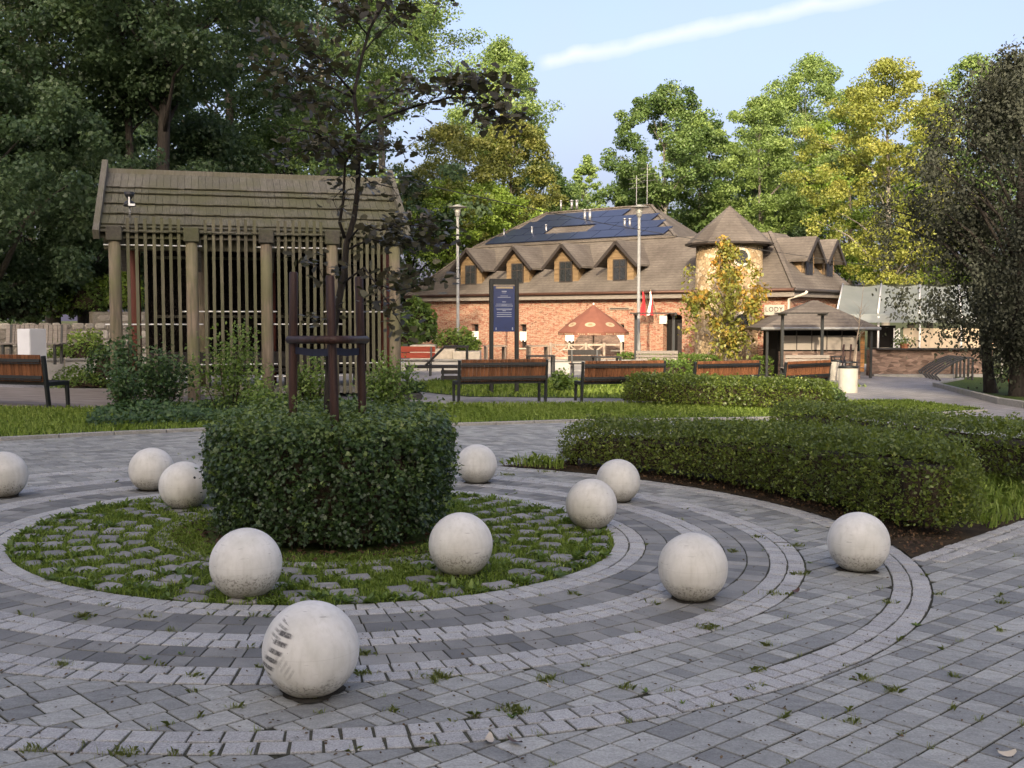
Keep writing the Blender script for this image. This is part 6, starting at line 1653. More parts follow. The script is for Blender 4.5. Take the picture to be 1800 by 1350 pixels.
# lower hip roof (steep), upper hip roof, eaves
def quad(a, b_, c, d): return [a, b_, c, d]
E_ = [(S0, -0.05, ZE), (S1, -0.05, ZE), (S1, D1, ZE), (S0, D1, ZE)]; K_ = [(KS0, KD0, ZK), (KS1, KD0, ZK), (KS1, KD1, ZK), (KS0, KD1, ZK)]
SW, DW, KDW = 9.5, 6.3, 3.9                             # the wing right of s = SW is only DW deep
mb = MB()
F_ = [(S0, -0.05, ZE), (S1, -0.05, ZE), (S1, DW, ZE), (SW, DW, ZE), (SW, D1, ZE), (S0, D1, ZE)]; KK = [(KS0, KD0, ZK), (KS1, KD0, ZK), (KS1, KDW, ZK), (SW - 2.2, KDW, ZK), (SW - 2.2, KD1, ZK), (KS0, KD1, ZK)]
for i in range(6): j = (i + 1) % 6; mb.add([F_[i], F_[j], KK[j], KK[i]], [(0, 1, 2, 3)])
mb.add(KK, [tuple(range(6))]); mb.add([(x, y, z - 0.10) for x, y, z in F_], [(5, 4, 3, 2, 1, 0)])
lower = mb.build('lower_roof', 'roof_shingle', hs)
U_ = [(KS0 + .02, KD0 + 0.02, ZK + 0.03), (9.5, KD0 + 0.02, ZK + 0.03), (7.3, KD1, ZK + 0.03), (KS0 + .02, KD1, ZK + 0.03)]; RD = 6.5; RS0, RS1 = -0.55, 5.75
Ra, Rb = (RS0, RD, ZR), (RS1, RD, ZR)
mb = MB(); mb.add([U_[0], U_[1], Rb, Ra], [(0, 1, 2, 3)]); mb.add([U_[1], U_[2], Rb], [(0, 1, 2)]); mb.add([U_[2], U_[3], Ra, Rb], [(0, 1, 2, 3)]); mb.add([U_[3], U_[0], Ra], [(0, 1, 2)])
upper = mb.build('upper_roof', 'roof_shingle', hs)
mb = MB(); mb.bar((KS0, KD0 - 0.02, ZK + 0.02), (9.5, KD0 - 0.02, ZK + 0.02), 0.12, 0.08); mb.build('kink_cap', 'roof_shingle', upper)
for a, b_ in ((E_[0], K_[0]), (E_[1], K_[1])): MB().bar(Vector(a) + Vector((0, -.02, .02)), Vector(b_) + Vector((0, -.02, .02)), 0.14, 0.06).build('hip_cap', 'roof_shingle', lower)
for a, b_ in ((U_[0], Ra), (U_[1], Rb), (Ra, Rb)): MB().bar(Vector(a) + Vector((0, -.02, .03)), Vector(b_) + Vector((0, -.02, .03)), 0.14, 0.06).build('hip_cap', 'roof_shingle', upper)
MB().box(S0 + 0.02, S1 - 0.02, -0.03, 0.30, ZE - 0.30, ZE - 0.12).build('fascia', 'bench_grey', hs)
MB().tube([(S0, -0.10, ZE - 0.06), (S1, -0.10, ZE - 0.04)], 0.065, 8).build('gutter', 'copper', hs, True)
MB().tube([(S1 + 0.06, -0.1, ZE - 0.05), (S1 + 0.06, 6.3, ZE - 0.05)], 0.065, 8).build('gutter', 'gutter', hs, True)
MB().box(S1 - 0.30, S1 - 0.02, 0.31, 6.0, ZE - 0.30, ZE - 0.12).build('fascia', 'bench_grey', hs)
# dormers
def dormer(parent, c, ang, w=1.28, depth=2.4, zb=0.0, zs=0.70, zr=1.62, ov=0.30, label=None, lit=False):
    """Gabled dormer: front at c looking along local -y (rotated by ang)."""
    R = Matrix.Rotation(ang, 3, 'Z'); c = Vector(c)
    def X(x, y, z): return tuple(R @ Vector((x, y, 0)) + Vector((c.x, c.y, c.z + z)))
    h = w / 2; mb = MB()
    nb = 8; zt = zr - 0.10
    for j in range(nb):                                                    # clapboards, each lapping the one below
        z0, z1 = zb + (zt - zb) * j / nb, zb + (zt - zb) * (j + 1) / nb
        def hw(z): return h if z <= zs else max(0.02, h * (zt - z) / (zt - zs))
        mb.add([X(-hw(z0), -0.03, z0), X(hw(z0), -0.03, z0), X(hw(z1), 0, z1), X(-hw(z1), 0, z1)], [(0, 1, 2, 3)])
        mb.add([X(-hw(z0), -0.03, z0), X(hw(z0), -0.03, z0), X(hw(z0), 0.02, z0), X(-hw(z0), 0.02, z0)], [(3, 2, 1, 0)])
    mb.add([X(-h, 0, zb - 0.3), X(-h, depth, zb), X(-h, depth, zs), X(-h, 0, zs)], [(0, 1, 2, 3)]); mb.add([X(h, 0, zb - 0.3), X(h, depth, zb), X(h, depth, zs), X(h, 0, zs)], [(3, 2, 1, 0)])
    d = mb.build('dormer', 'dormer_wood', parent)
    sl = (zr - zs) / h; e = h + ov; zeave = zr - sl * e * 0.96
    for s in (-1, 1):
        m2 = MB(); a, b_, c2, d2 = X(s * e, -0.38, zeave), X(0, -0.38, zr), X(0, depth, zr), X(s * e, depth, zeave)
        lo = lambda p: (p[0], p[1], p[2] - 0.09)
        m2.add([a, b_, c2, d2, lo(a), lo(b_), lo(c2), lo(d2)], [(0, 1, 2, 3), (7, 6, 5, 4), (0, 4, 5, 1), (0, 3, 7, 4), (3, 2, 6, 7)]); m2.build('dormer_roof', 'roof_shingle', d)
        m2 = MB(); m2.bar(Vector(X(s * e, -0.40, zeave - 0.10)), Vector(X(0, -0.40, zr - 0.10)), 0.04, 0.13); m2.build('verge_board', 'gutter', d)
    m2 = MB(); ww, z0, z1 = 0.30, zb + 0.10, zb + 0.92
    m2.add([X(x, y, z) for y in (-0.075, -0.035) for x, z in ((-ww - .05, z0 - .05), (ww + .05, z0 - .05), (ww + .05, z1 + .05), (-ww - .05, z1 + .05))], [(0, 1, 2, 3), (0, 4, 5, 1), (1, 5, 6, 2), (2, 6, 7, 3), (3, 7, 4, 0)]); m2.build('window_frame', 'gutter', d)
    for sx in (-1, 1):
        for (za, zb_) in ((z0, z0 + 0.52), (z0 + 0.56, z1)):
            MB().add([X(x, -0.082, z) for x, z in ((sx * ww / 2 - ww / 2 + .02, za), (sx * ww / 2 + ww / 2 - .02, za), (sx * ww / 2 + ww / 2 - .02, zb_), (sx * ww / 2 - ww / 2 + .02, zb_))], [(0, 1, 2, 3)]).build('pane', 'glass_dark', d)
    return d
zd = ZE + (ZK - ZE) * 0.30
for i, px in enumerate((830, 912, 997, 1092)):
    s, z = bl(px, 480, 0.55)
    dormer(hs, (s, 0.50, ZE + 0.42), 0.0, w=1.34, zr=1.78, zs=1.10, ov=0.40)
for d_ in (2.5, 4.5): dormer(hs, (S1 - 0.62, d_, ZE + 0.50), PI / 2, w=1.15, depth=1.9, zr=1.62, zs=0.98)
# solar panels lying on the upper front slope
ua, ub = Vector(U_[0]), Vector(U_[1]); su = Vector((0, RD - KD0, ZR - ZK)); LS = su.length; su.normalize(); sn = Vector((0, -su.z, su.y)); pwid, phei = 1.28, 0.90
gaps = {(1, 3), (1, 2), (1, 7), (2, 6), (3, 4), (2, 7)}
for r in range(4):
    x0 = KS0 + 0.55 + r * 0.42; x1 = (9.1, 7.9, 7.0, 5.9)[r]; k = 0; x = x0
    while x + pwid <= x1 + 0.25:
        if (r, k) not in gaps:
            p0 = Vector((0, KD0, ZK + 0.03)) + su * (0.25 + r * (phei + 0.05)) + sn * 0.07; q = [Vector((x + 0.02, 0, 0)) + p0, Vector((x + pwid - 0.02, 0, 0)) + p0, Vector((x + pwid - 0.02, 0, 0)) + p0 + su * phei, Vector((x + 0.02, 0, 0)) + p0 + su * phei]
            dn = [v - sn * 0.04 for v in q]; MB().add(q + dn, [(0, 1, 2, 3), (0, 4, 5, 1), (1, 5, 6, 2), (2, 6, 7, 3), (3, 7, 4, 0)]).build('solar_panel', 'solar', hs)
        x += pwid; k += 1
def vent(px, py, n_, h=0.32, r=0.045, mat='steel'):
    for j in range(n_):
        rr_ = ray(px + j * 9, py); o = Vector((0, 0, EYE)); R = Matrix.Rotation(BRZ, 3, 'Z'); nrm = R @ sn; q0 = R @ Vector((0, KD0, ZK + 0.03)) + Vector((BO.x, BO.y, GZB)); t = (q0 - o).dot(nrm) / rr_.dot(nrm)
        P = R.transposed() @ (o + rr_ * t - Vector((BO.x, BO.y, GZB)))
        MB().tube([P - Vector((0, 0, 0.1)), P + Vector((0, 0, h))], r, 10).lathe([(r * 1.5, P.z + h), (r * 1.5, P.z + h + 0.05), (0, P.z + h + 0.07)], 10, (P.x, P.y, 0)).build('roof_vent', mat, hs, True)
vent(1028, 388, 2, 0.50, 0.07); vent(935, 412, 1); vent(960, 408, 1); vent(1098, 398, 2, 0.32, 0.06); vent(886, 415, 1, 0.3); vent(986, 366, 1, 0.35); vent(1005, 364, 2, 0.3, 0.07)
for s_, h in ((4.9, 1.5), (5.5, 2.0)):
    mb = MB(); mb.tube([(s_, RD, ZR - 0.1), (s_, RD, ZR + h)], 0.016, 6)
    for z in (0.6, 0.75, 0.9): mb.bar((s_ - 0.45, RD, ZR + h * z), (s_ + 0.45, RD, ZR + h * z), 0.012)
    mb.build('aerial', 'steel', hs)
# round tower
TX, TY = at(1281, 500, 43.0).x, 43.0; tw = Matrix.Rotation(-BRZ, 3, 'Z') @ (Vector((TX, TY, 0)) - BO); TR = 1.32
zte = at(1281, 428, 43.0).z - GZB; zta = at(1275, 361, 43.0).z - GZB
seg = 40; tower = MB().lathe([(TR + 0.05, -0.2), (TR, 0.5), (TR - 0.03, zte)], seg, (tw.x, tw.y, 0)).build('tower_wall', 'tower_stone', hs, True)
hsd = MB().lathe([(1.66, zte - 0.06), (1.70, zte - 0.03), (1.62, zte + 0.06), (0.9, zte + (zta - zte) * 0.47), (0.0, zta)], 12, (tw.x, tw.y, 0)).build('tower_roof', 'roof_shingle', hs)
MB().lathe([(1.40, zte - 0.12), (1.64, zte - 0.07)], 24, (tw.x, tw.y, 0)).build('tower_soffit', 'gutter', hsd)
MB().lathe([(1.67, zte - 0.10), (1.73, zte - 0.08), (1.74, zte - 0.01), (1.68, zte - 0.02), (1.67, zte - 0.10)], 12, (tw.x, tw.y, 0)).build('tower_gutter', 'gutter', hsd)
for px, py, r in ((1301, 452, 0.27), (1303, 564, 0.27)):
    w_ = at(px, py, 43.0 - TR * 0.92); l_ = Matrix.Rotation(-BRZ, 3, 'Z') @ (w_ - BO - Vector((0, 0, GZB))); rad = Vector((l_.x - tw.x, l_.y - tw.y, 0)).normalized(); tn = Vector((-rad.y, rad.x, 0)); c = Vector((tw.x, tw.y, l_.z)) + rad * TR
    mb = MB()
    for j in range(24):
        a0, a1 = 2 * PI * j / 24, 2 * PI * (j + 1) / 24; P_ = []
        for a, q in ((a0, r), (a1, r), (a1, r + 0.09), (a0, r + 0.09)): P_.append(c + tn * q * math.cos(a) + Vector((0, 0, q * math.sin(a))) + rad * 0.05)
        mb.add(P_ + [p - rad * 0.14 for p in P_], [(0, 1, 2, 3), (0, 4, 5, 1), (2, 6, 7, 3)])
    f_ = mb.build('round_window', 'pale_stone', tower); MB().add([c + tn * r * math.cos(a) + Vector((0, 0, r * math.sin(a))) + rad * 0.015 for a in np.linspace(0, 2 * PI, 24, endpoint=False)], [tuple(range(24))]).build('round_pane', 'glass_dark', tower)
# sign, drainpipe on the wing
s, z = bl(1361, 545, 0.0); sgn = MB().box(s - 0.40, s + 0.40, -0.02, 0.04, z - 0.20, z + 0.20)
sgn = sgn.build('shop_sign', 'sign_board', hs, bev=0.006)
fc_ = bpy.data.curves.new('lody', 'FONT'); fc_.body = 'LODY'; fc_.size = 0.25; fc_.align_x = 'CENTER'; fc_.align_y = 'CENTER'; fc_.extrude = 0.002; fc_.space_character = 1.15
tmp = bpy.data.objects.new('tmp', fc_); COL.objects.link(tmp); dg = bpy.context.evaluated_depsgraph_get(); tme = bpy.data.meshes.new_from_object(tmp.evaluated_get(dg)); bpy.data.objects.remove(tmp)
tme.materials.clear(); tme.materials.append(M['print_black']); lo_ = link('lettering', tme, sgn, (s, -0.028, z + 0.02)); lo_.rotation_euler = (PI / 2, 0, 0)
pp = [bl(1419, 512, -0.1), bl(1416, 516, -0.1), bl(1388, 525, 0.2), bl(1386, 575, 0.25)]
MB().tube([(pp[0][0], -0.12, pp[0][1]), (pp[1][0], -0.1, pp[1][1]), (pp[2][0], 0.16, pp[2][1]), (pp[3][0], 0.18, pp[3][1] - 1.2)], 0.055, 8).build('downpipe', 'pipe_white', hs, True)
# flags
for px, mt, lab in ((1138, 'flag_red', 'drooping red flag on the brick wall left of the archway'), (1146, 'flag_white', 'drooping white and red flag on the brick wall left of the archway')):
    s, z = bl(px, 550, -0.2); R = Matrix.Rotation(BRZ, 3, 'Z'); b0 = R @ Vector((s, -0.05, z - 0.10)) + Vector((BO.x, BO.y, GZB)); fl = empty('flag', b0, BRZ, lab, 'flag')
    MB().tube([(0, 0.32, -0.15), (0.10 if px > 1140 else -0.05, -0.45, 1.05)], 0.015, 6).build('flagpole', 'pale_wood', fl)
    x1 = 0.09 if px > 1140 else -0.045; G_ = []
    for i in range(9):
        t = i / 8; w = 0.10 + 0.16 * t
        for j in range(5): u = j / 4 - 0.5; G_.append((x1 + u * w + 0.03 * math.sin(5 * t), -0.40 + 0.05 * math.sin(9 * u + 3 * t), 0.98 - 0.95 * t - 0.1 * abs(u)))
    mb = MB(); mb.add(G_, [(i * 5 + j, i * 5 + j + 1, (i + 1) * 5 + j + 1, (i + 1) * 5 + j) for i in range(8) for j in range(2 if mt == 'flag_white' else 4)]); mb.build('cloth', mt, fl, True)
    if mt == 'flag_white': m2 = MB(); m2.add(G_, [(i * 5 + j, i * 5 + j + 1, (i + 1) * 5 + j + 1, (i + 1) * 5 + j) for i in range(8) for j in (2, 3)]); m2.build('red_half', 'flag_red', fl, True)
# ---- kiosk with hip roof
Y = 36.8; ka, kb = at(1338, 576, Y), at(1548, 574, Y); g0 = gz(ka.x, Y); W = kb.x - ka.x; ze_ = ka.z - g0; zr_ = at(1432, 528, Y + 1.6).z - g0
ks = empty('kiosk', ((ka.x + kb.x) / 2, Y, g0), 0.0, 'kiosk with low shingled hip roof and closed grey blinds right of the tower', 'kiosk')
h = W / 2; apx = at(1432, 528, Y + 1.6).x - (ka.x + kb.x) / 2
E2 = [(-h, 0, ze_), (h, 0, ze_), (h, 3.2, ze_), (-h, 3.2, ze_)]; T0, T1 = (apx - 0.10, 1.6, zr_), (apx + 0.10, 1.6, zr_)
MB().add([E2[0], E2[1], T1, T0], [(0, 1, 2, 3)]).add([E2[1], E2[2], T1], [(0, 1, 2)]).add([E2[2], E2[3], T0, T1], [(0, 1, 2, 3)]).add([E2[3], E2[0], T0], [(0, 1, 2)]).build('roof', 'roof_shingle', ks)
MB().box(-h + .01, h - .01, 0.01, 3.19, ze_ - 0.10, ze_ - 0.012).build('eaves', 'gutter', ks)
MB().tube([(-h, -0.04, ze_ - 0.03), (h, -0.04, ze_ - 0.03)], 0.045, 8).build('gutter', 'lamp_metal', ks, True)
for x in (-h + 0.25, -h + 0.75, h - 0.25): MB().box(x - 0.04, x + 0.04, 0.15, 0.23, 0, ze_ - 0.1).build('post', 'dark_metal', ks)
xw0 = -h + 0.85; npan = 5
for j in range(npan):
    x0 = xw0 + 0.52 * j; MB().box(x0 + 0.015, x0 + 0.505, 0.60, 0.64, 0.95, ze_ - 0.28).build('blind', 'blind', ks)
    MB().box(x0 - 0.015, x0 + 0.013, 0.58, 0.66, 0.90, ze_ - 0.1).build('mullion', 'gutter', ks)
MB().box(xw0 - 0.1, xw0 + 2.7, 0.665, 2.9, 0.0, ze_ - 0.101).build('interior', 'void_dark', ks)
MB().box(xw0 - 0.1, xw0 + 2.7, 0.50, 0.66, -0.05, 0.90).build('plinth', 'low_wall_stone', ks)
for j in range(9): z = 0.2 + j * (ze_ - 0.32) / 9; MB().box(xw0 + 2.71, h - 0.35, 0.55, 0.60, z, z + (ze_ - 0.32) / 9 - 0.012).build('cladding_board', 'orange_wood', ks)
# ---- marquee
Y = 41.5; ma, mb_ = at(1470, 558, Y), at(1700, 575, Y); g0 = gz(ma.x, Y)
mq = empty('marquee', (ma.x, Y, g0), 0.0, 'grey translucent marquee roof behind the kiosk and the dark leaved tree', 'marquee')
L = 9.5; zr_, zm, ze_ = at(1560, 500, Y + 3.2).z - g0, at(1560, 556, Y).z - g0, at(1560, 574, Y - 0.3).z - g0; sh_ = 0.9
rid = lambda x: Vector((x + 1.2, 3.2, zr_)); kn = lambda x: Vector((x, 0.0, zm + 0.08)); ev = lambda x: Vector((x, -0.3, ze_ + 0.15))
for j in range(6):
    x0, x1 = L * j / 6, L * (j + 1) / 6
    def sag(p, q, t): return p.lerp(q, t) - Vector((0, 0, 0.10 * math.sin(PI * t)))
    G_ = []
    for i in range(6):
        for u in (0, 0.25, 0.5, 0.75, 1): 
            v = kn(x0).lerp(rid(x0), i / 5).lerp(kn(x1).lerp(rid(x1), i / 5), u); v.z -= 0.10 * math.sin(PI * u); G_.append(v)
    MB().add(G_, [(i * 5 + k, i * 5 + k + 1, (i + 1) * 5 + k + 1, (i + 1) * 5 + k) for i in range(5) for k in range(4)]).build('roof_sheet', 'tent_skin', mq, True)
    MB().add([ev(x0), ev(x1), kn(x1), kn(x0)], [(0, 1, 2, 3)]).build('valance', 'tent_skin', mq)
    MB().add([Vector((rid(x0).x + 1.2, 6.4, zm)), Vector((rid(x1).x + 1.2, 6.4, zm)), rid(x1), rid(x0)], [(3, 2, 1, 0)]).build('back_sheet', 'tent_skin', mq)
for j in range(7):
    x = L * j / 6; MB().tube([kn(x) + Vector((0, -.02, 0.03)), rid(x) + Vector((0, 0, 0.03))], 0.035, 6).build('roof_bar', 'tent_frame', mq, True)
    MB().tube([(x, -0.1, 0), (x, -0.1, zm)], 0.04, 6).build('leg', 'tent_frame', mq, True)
x0 = at(1592, 590, Y).x - ma.x; zc0, zc1 = at(1600, 612, Y).z - g0, at(1600, 577, Y).z - g0
for j in range(4): MB().box(x0 + 1.0 * j, x0 + 1.0 * j + 0.99, 0.25, 0.29, zc0, zc1).build('side_panel', 'cream_panel', mq)
xd = at(1553, 590, Y).x - ma.x; MB().box(xd - 0.30, xd + 0.78, 0.9, 0.95, zc0, zc1 + 0.1).build('dark_opening', 'void_dark', mq)
xl_ = at(1578, 590, Y).x - ma.x; mb = MB()
for s in (-1, 1): mb.box(xl_ + s * 0.10 - 0.02, xl_ + s * 0.10 + 0.02, 0.1, 0.14, zc0, zc1)
for j in range(5): z = zc0 + (zc1 - zc0) * j / 5; mb.bar((xl_ - 0.1, 0.12, z), (xl_ + 0.1, 0.12, z + (zc1 - zc0) / 5), 0.03)
mb.build('lattice_post', 'tent_frame', mq)
# counter wall
a_, b_ = at(1528, 612, 40.6), at(1745, 618, 40.6); g0 = gz(a_.x, 40.6)
cw = empty('bar_counter', (a_.x, 40.6, g0), 0, 'low stone bar wall with a dark counter top under the marquee', 'counter'); W = b_.x - a_.x; zc = a_.z - g0
MB().box(0, W, 0.0, 0.3, -0.1, zc - 0.06).build('stone_base', 'low_wall_stone', cw); MB().box(0.25, W, -0.25, 0.45, zc - 0.055, zc).build('counter_top', 'dark_slat', cw, bev=0.01)
MB().box(0.0, W, -0.6, -0.3, -0.05, 0.12).build('plinth_step', 'kerb', cw)
fp = empty('flower_box', (at(1590, 608, 40.5).x, 40.5, g0 + zc + 0.002), 0, 'terracotta flower box with white flowers on the bar counter', 'flower pot')
MB().lathe([(0.13, 0), (0.17, 0.16), (0.16, 0.17)], 12).build('pot', 'terracotta', fp); rf = np.random.default_rng(9)
P = rf.normal(0, 1, (260, 3)) * (0.16, 0.12, 0.09) + (0, 0, 0.24); V, Fc = leaves_np(P, rf.normal(0, 1, P.shape) + (0, 0, 0.5), 0.08, 'oval', rf); o = link('leaves', mesh_np('pot_leaves', V, Fc, 'leaf_shrub', rf.random(260)), fp); o['kind'] = 'stuff'
P = rf.normal(0, 1, (60, 3)) * (0.15, 0.10, 0.07) + (-0.05, -0.06, 0.32); V, Fc = leaves_np(P, rf.normal(0, 1, P.shape) + (0, 0, 0.5), 0.07, 'oval', rf); o = link('blossoms', mesh_np('pot_blossoms', V, Fc, 'petal_white', rf.random(60)), fp); o['kind'] = 'stuff'
# overhead cable
c0, c1, c2 = at(690, 312, 21.0), at(1130, 392, 38.0), at(1570, 472, 45.0); mb = MB(); pts = []
for i in range(25):
    t = i / 24; pts.append(c0.lerp(c1, t * 2) if t < 0.5 else c1.lerp(c2, t * 2 - 1))
    pts[-1] = pts[-1] - Vector((0, 0, 0.25 * math.sin(PI * t)))
mb.tube(pts, 0.012, 4); o = mb.build('overhead_cable', 'cable'); tag(o, 'thin dark cable strung from the pergola roof across the house roof', 'cable')
# litter on the paving
for px, py, mt, w, lab in ((1398, 1042, 'copper', 0.045, 'curled red leaf on the paving right of the third granite ring'), (905, 1308, 'copper', 0.05, 'dark red dry leaf lying outside the front of the outer ring'), (860, 1305, 'pale_stone', 0.05, 'torn white paper strip beside the dark red leaf'), (1062, 982, 'pale_stone', 0.035, 'white scrap at the right rim of the grassy disc'), (1770, 1330, 'pale_stone', 0.045, 'pale paper strip at the lower right corner'), (965, 1212, 'pale_stone', 0.018, 'tiny white scrap between the second and third granite ring')):
    q = gp(px, py); a = random.uniform(0, 3); mb = MB(); n_ = 6; vs = []
    for i in range(n_):
        t = i / (n_ - 1) - 0.5; ww = w * 0.28 * math.cos(PI * t * 0.9) + 0.002
        for s in (-1, 1): vs.append((t * w * 1.6, s * ww, 0.010 + 0.012 * t * t * 4 + 0.004 * s))
    mb.add(vs, [(2 * i, 2 * i + 2, 2 * i + 3, 2 * i + 1) for i in range(n_ - 1)]); o = mb.build('litter_scrap' if mt == 'pale_stone' else 'fallen_leaf', mt, None, True, loc=(q.x, q.y, gz(q.x, q.y)), rz=a); tag(o, lab, 'litter' if mt == 'pale_stone' else 'leaf')

# ================================================================== TREES
def tree_at(label, px, Y, ytop, wpx, mat, bark='bark_grey', seed=1, nl=9000, nc=70, ls=0.22, ylow=500, name='deciduous_tree', group=None, wf=0.45, base_z=None, cr=None, **kw):
    p = at(px, 600, Y); g0 = gz(p.x, Y) if base_z is None else base_z; H = at(px, ytop, Y).z - g0; R = wpx / 2 * Y / F_PX; z0 = at(px, ylow, Y).z - g0
    q = 0.74 if Y > 45 else 0.82                                   # finer foliage: more, smaller clumps and leaves
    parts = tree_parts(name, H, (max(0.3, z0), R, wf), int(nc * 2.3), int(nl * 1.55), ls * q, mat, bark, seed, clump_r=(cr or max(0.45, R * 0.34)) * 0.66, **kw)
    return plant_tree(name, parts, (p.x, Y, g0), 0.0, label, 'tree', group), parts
GL = 'wood on the left behind the pergola'; GMd = 'trees behind the left end of the brick house'; GRt = 'trees behind the tower and the marquee'
# left wood (dense, tops above the frame)
tree_at('grey green weeping tree in the upper left corner', 95, 33, -190, 330, 'leaf_wood_grey', 'bark_grey', 101, 34000, 110, 0.12, 250, group=GL, hang=1.2, flat=0.9, trunk_r=0.25, cr=1.1)
tree_at('dark leafy maple reaching down to the wall at the left picture edge', -20, 29, 60, 520, 'leaf_wood_dark', 'bark_grey', 102, 40000, 110, 0.135, 545, group=GL, trunk_r=0.25, cr=1.0)
tree_at('dark maple standing between the wall and the left end of the pergola', 150, 32, 190, 330, 'leaf_wood_dark', 'bark_grey', 103, 26000, 80, 0.13, 540, group=GL, cr=0.9)
tree_at('tall tree with a thick dark forked trunk above the pergola roof', 285, 30.5, -330, 520, 'leaf_wood_dark', 'bark_dark', 104, 36000, 120, 0.14, 170, group=GL, trunk_r=0.27, cr=1.1, bare=0.4, lean=(0.3, 0))
tree_at('second tall dark trunk just left of the thick forked one', 236, 31.5, -280, 380, 'leaf_wood_dark', 'bark_dark', 105, 22000, 85, 0.14, 200, group=GL, trunk_r=0.18, cr=1.2, bare=0.4)
tree_at('tree with leaning branches filling the top above the pergola centre', 420, 41, -160, 420, 'leaf_wood_dark', 'bark_grey', 106, 30000, 100, 0.155, 290, group=GL, trunk_r=0.3, cr=1.3)
tree_at('pale trunked tree behind the young oak', 566, 44, -140, 400, 'leaf_wood_mid', 'bark_pale', 107, 26000, 100, 0.155, 280, group=GL, trunk_r=0.30, cr=1.25, bare=0.45)
tree_at('light feathery tree with its crown edge against the sky right of the young oak', 680, 50, -90, 250, 'leaf_ash', 'bark_pale', 108, 22000, 95, 0.15, 200, group=GL, trunk_r=0.28, cr=1.1)
tree_at('low dark tree behind the middle of the pergola roof', 360, 34, 215, 320, 'leaf_wood_dark', 'bark_dark', 109, 18000, 60, 0.145, 540, group=GL, cr=1.0)
tree_at('low green tree behind the right half of the pergola roof', 520, 36, 205, 340, 'leaf_wood_mid', 'bark_dark', 110, 18000, 60, 0.145, 560, group=GL, cr=1.0)
tree_at('dark young tree in the gap right of the pergola roof', 725, 58.5, 320, 150, 'leaf_wood_dark', 'bark_dark', 111, 12000, 50, 0.18, 580, group=GL, cr=0.9)
tree_at('dark thicket tree at the back of the wood, left', 60, 46, 120, 420, 'leaf_wood_dark', 'bark_dark', 112, 9000, 50, 0.30, 560, group=GL, cr=1.6)
tree_at('dark thicket tree at the back of the wood, centre', 300, 52, 150, 460, 'leaf_wood_dark', 'bark_dark', 113, 9000, 50, 0.32, 560, group=GL, cr=1.8)
tree_at('dark thicket tree at the back of the wood, right', 560, 56, 170, 460, 'leaf_wood_dark', 'bark_dark', 114, 9000, 50, 0.32, 560, group=GL, cr=1.8)
# behind the house, left
tree_at('tall light green ash against the sky left of the vapour trail', 880, 66, 82, 165, 'leaf_ash', 'bark_pale', 121, 20000, 90, 0.18, 300, group=GMd, cr=1.05, trunk_r=0.25)
tree_at('olive and yellowing tree below the light ash', 905, 62, 205, 150, 'leaf_olive', 'bark_grey', 122, 15000, 65, 0.18, 440, group=GMd, cr=0.95)
tree_at('broad yellow green tree behind the left lamp', 785, 60, 225, 215, 'leaf_olive', 'bark_grey', 123, 22000, 85, 0.18, 470, group=GMd, cr=1.1)
tree_at('bright lime green tree close behind the left end of the house roof', 800, 57.5, 318, 170, 'leaf_lime', 'bark_grey', 124, 15000, 60, 0.165, 500, group=GMd, cr=0.95)
tree_at('bright lime bush tree above the left hip of the house', 868, 60, 325, 130, 'leaf_lime', 'bark_grey', 125, 12000, 55, 0.165, 470, group=GMd, cr=0.9)
tree_at('round green tree behind the ridge, left of the small conifer', 955, 72, 288, 125, 'leaf_wood_mid', 'bark_grey', 126, 8000, 45, 0.24, 420, group=GMd, cr=1.0)
tree_at('small pointed grey green tree alone against the sky in the gap', 1030, 82, 278, 58, 'leaf_ash', 'bark_grey', 127, 4500, 40, 0.22, 410, group=GMd, cr=0.6, wf=0.25)
tree_at('low hazy tree behind the ridge in the gap', 1005, 92, 335, 150, 'leaf_ash', 'bark_grey', 128, 5000, 35, 0.30, 430, group=GMd, cr=1.4)
# right
tree_at('clumpy open crowned chestnut standing behind the house ridge', 1165, 64, 152, 190, 'leaf_wood_mid', 'bark_pale', 131, 17000, 62, 0.19, 350, group=GRt, cr=0.85, trunk_r=0.18, shell=0.3, flat=0.75)
tree_at('dark green tree between the chestnut and the feathery ash', 1245, 70, 235, 150, 'leaf_wood_mid', 'bark_grey', 132, 10000, 55, 0.24, 420, group=GRt, cr=1.0)
tree_at('feathery pale green ash above the tower roof', 1335, 68, 178, 185, 'leaf_ash', 'bark_pale', 133, 20000, 85, 0.175, 420, group=GRt, cr=0.95, trunk_r=0.22)
tree_at('tallest ash top at the right of the sky', 1415, 76, 105, 195, 'leaf_ash', 'bark_pale', 134, 22000, 90, 0.20, 400, group=GRt, cr=1.15, trunk_r=0.25)
tree_at('big yellow leaved maple behind the right wing of the house', 1555, 58, 112, 265, 'leaf_yellow', 'bark_pale', 135, 32000, 120, 0.17, 520, group=GRt, cr=1.0, trunk_r=0.25, shell=0.35)
tree_at('green tree top showing above the dark leaved tree', 1700, 66, 105, 220, 'leaf_ash', 'bark_grey', 136, 18000, 80, 0.20, 420, group=GRt, cr=1.1)
tree_at('green tree at the right picture edge behind the dark leaved tree', 1800, 60, 100, 220, 'leaf_wood_mid', 'bark_grey', 137, 15000, 70, 0.20, 560, group=GRt, cr=1.2)
tree_at('dark green wood tree right of the tower roof', 1330, 80, 285, 220, 'leaf_wood_dark', 'bark_dark', 138, 15000, 60, 0.24, 500, group=GRt, cr=1.5)
tree_at('dark green wood tree behind the right dormers', 1440, 78, 270, 220, 'leaf_wood_dark', 'bark_dark', 139, 15000, 60, 0.24, 540, group=GRt, cr=1.5)
tree_at('low yellow green tree behind the marquee roof', 1600, 66, 330, 240, 'leaf_lime', 'bark_grey', 140, 10000, 55, 0.24, 560, group=GRt, cr=1.2)
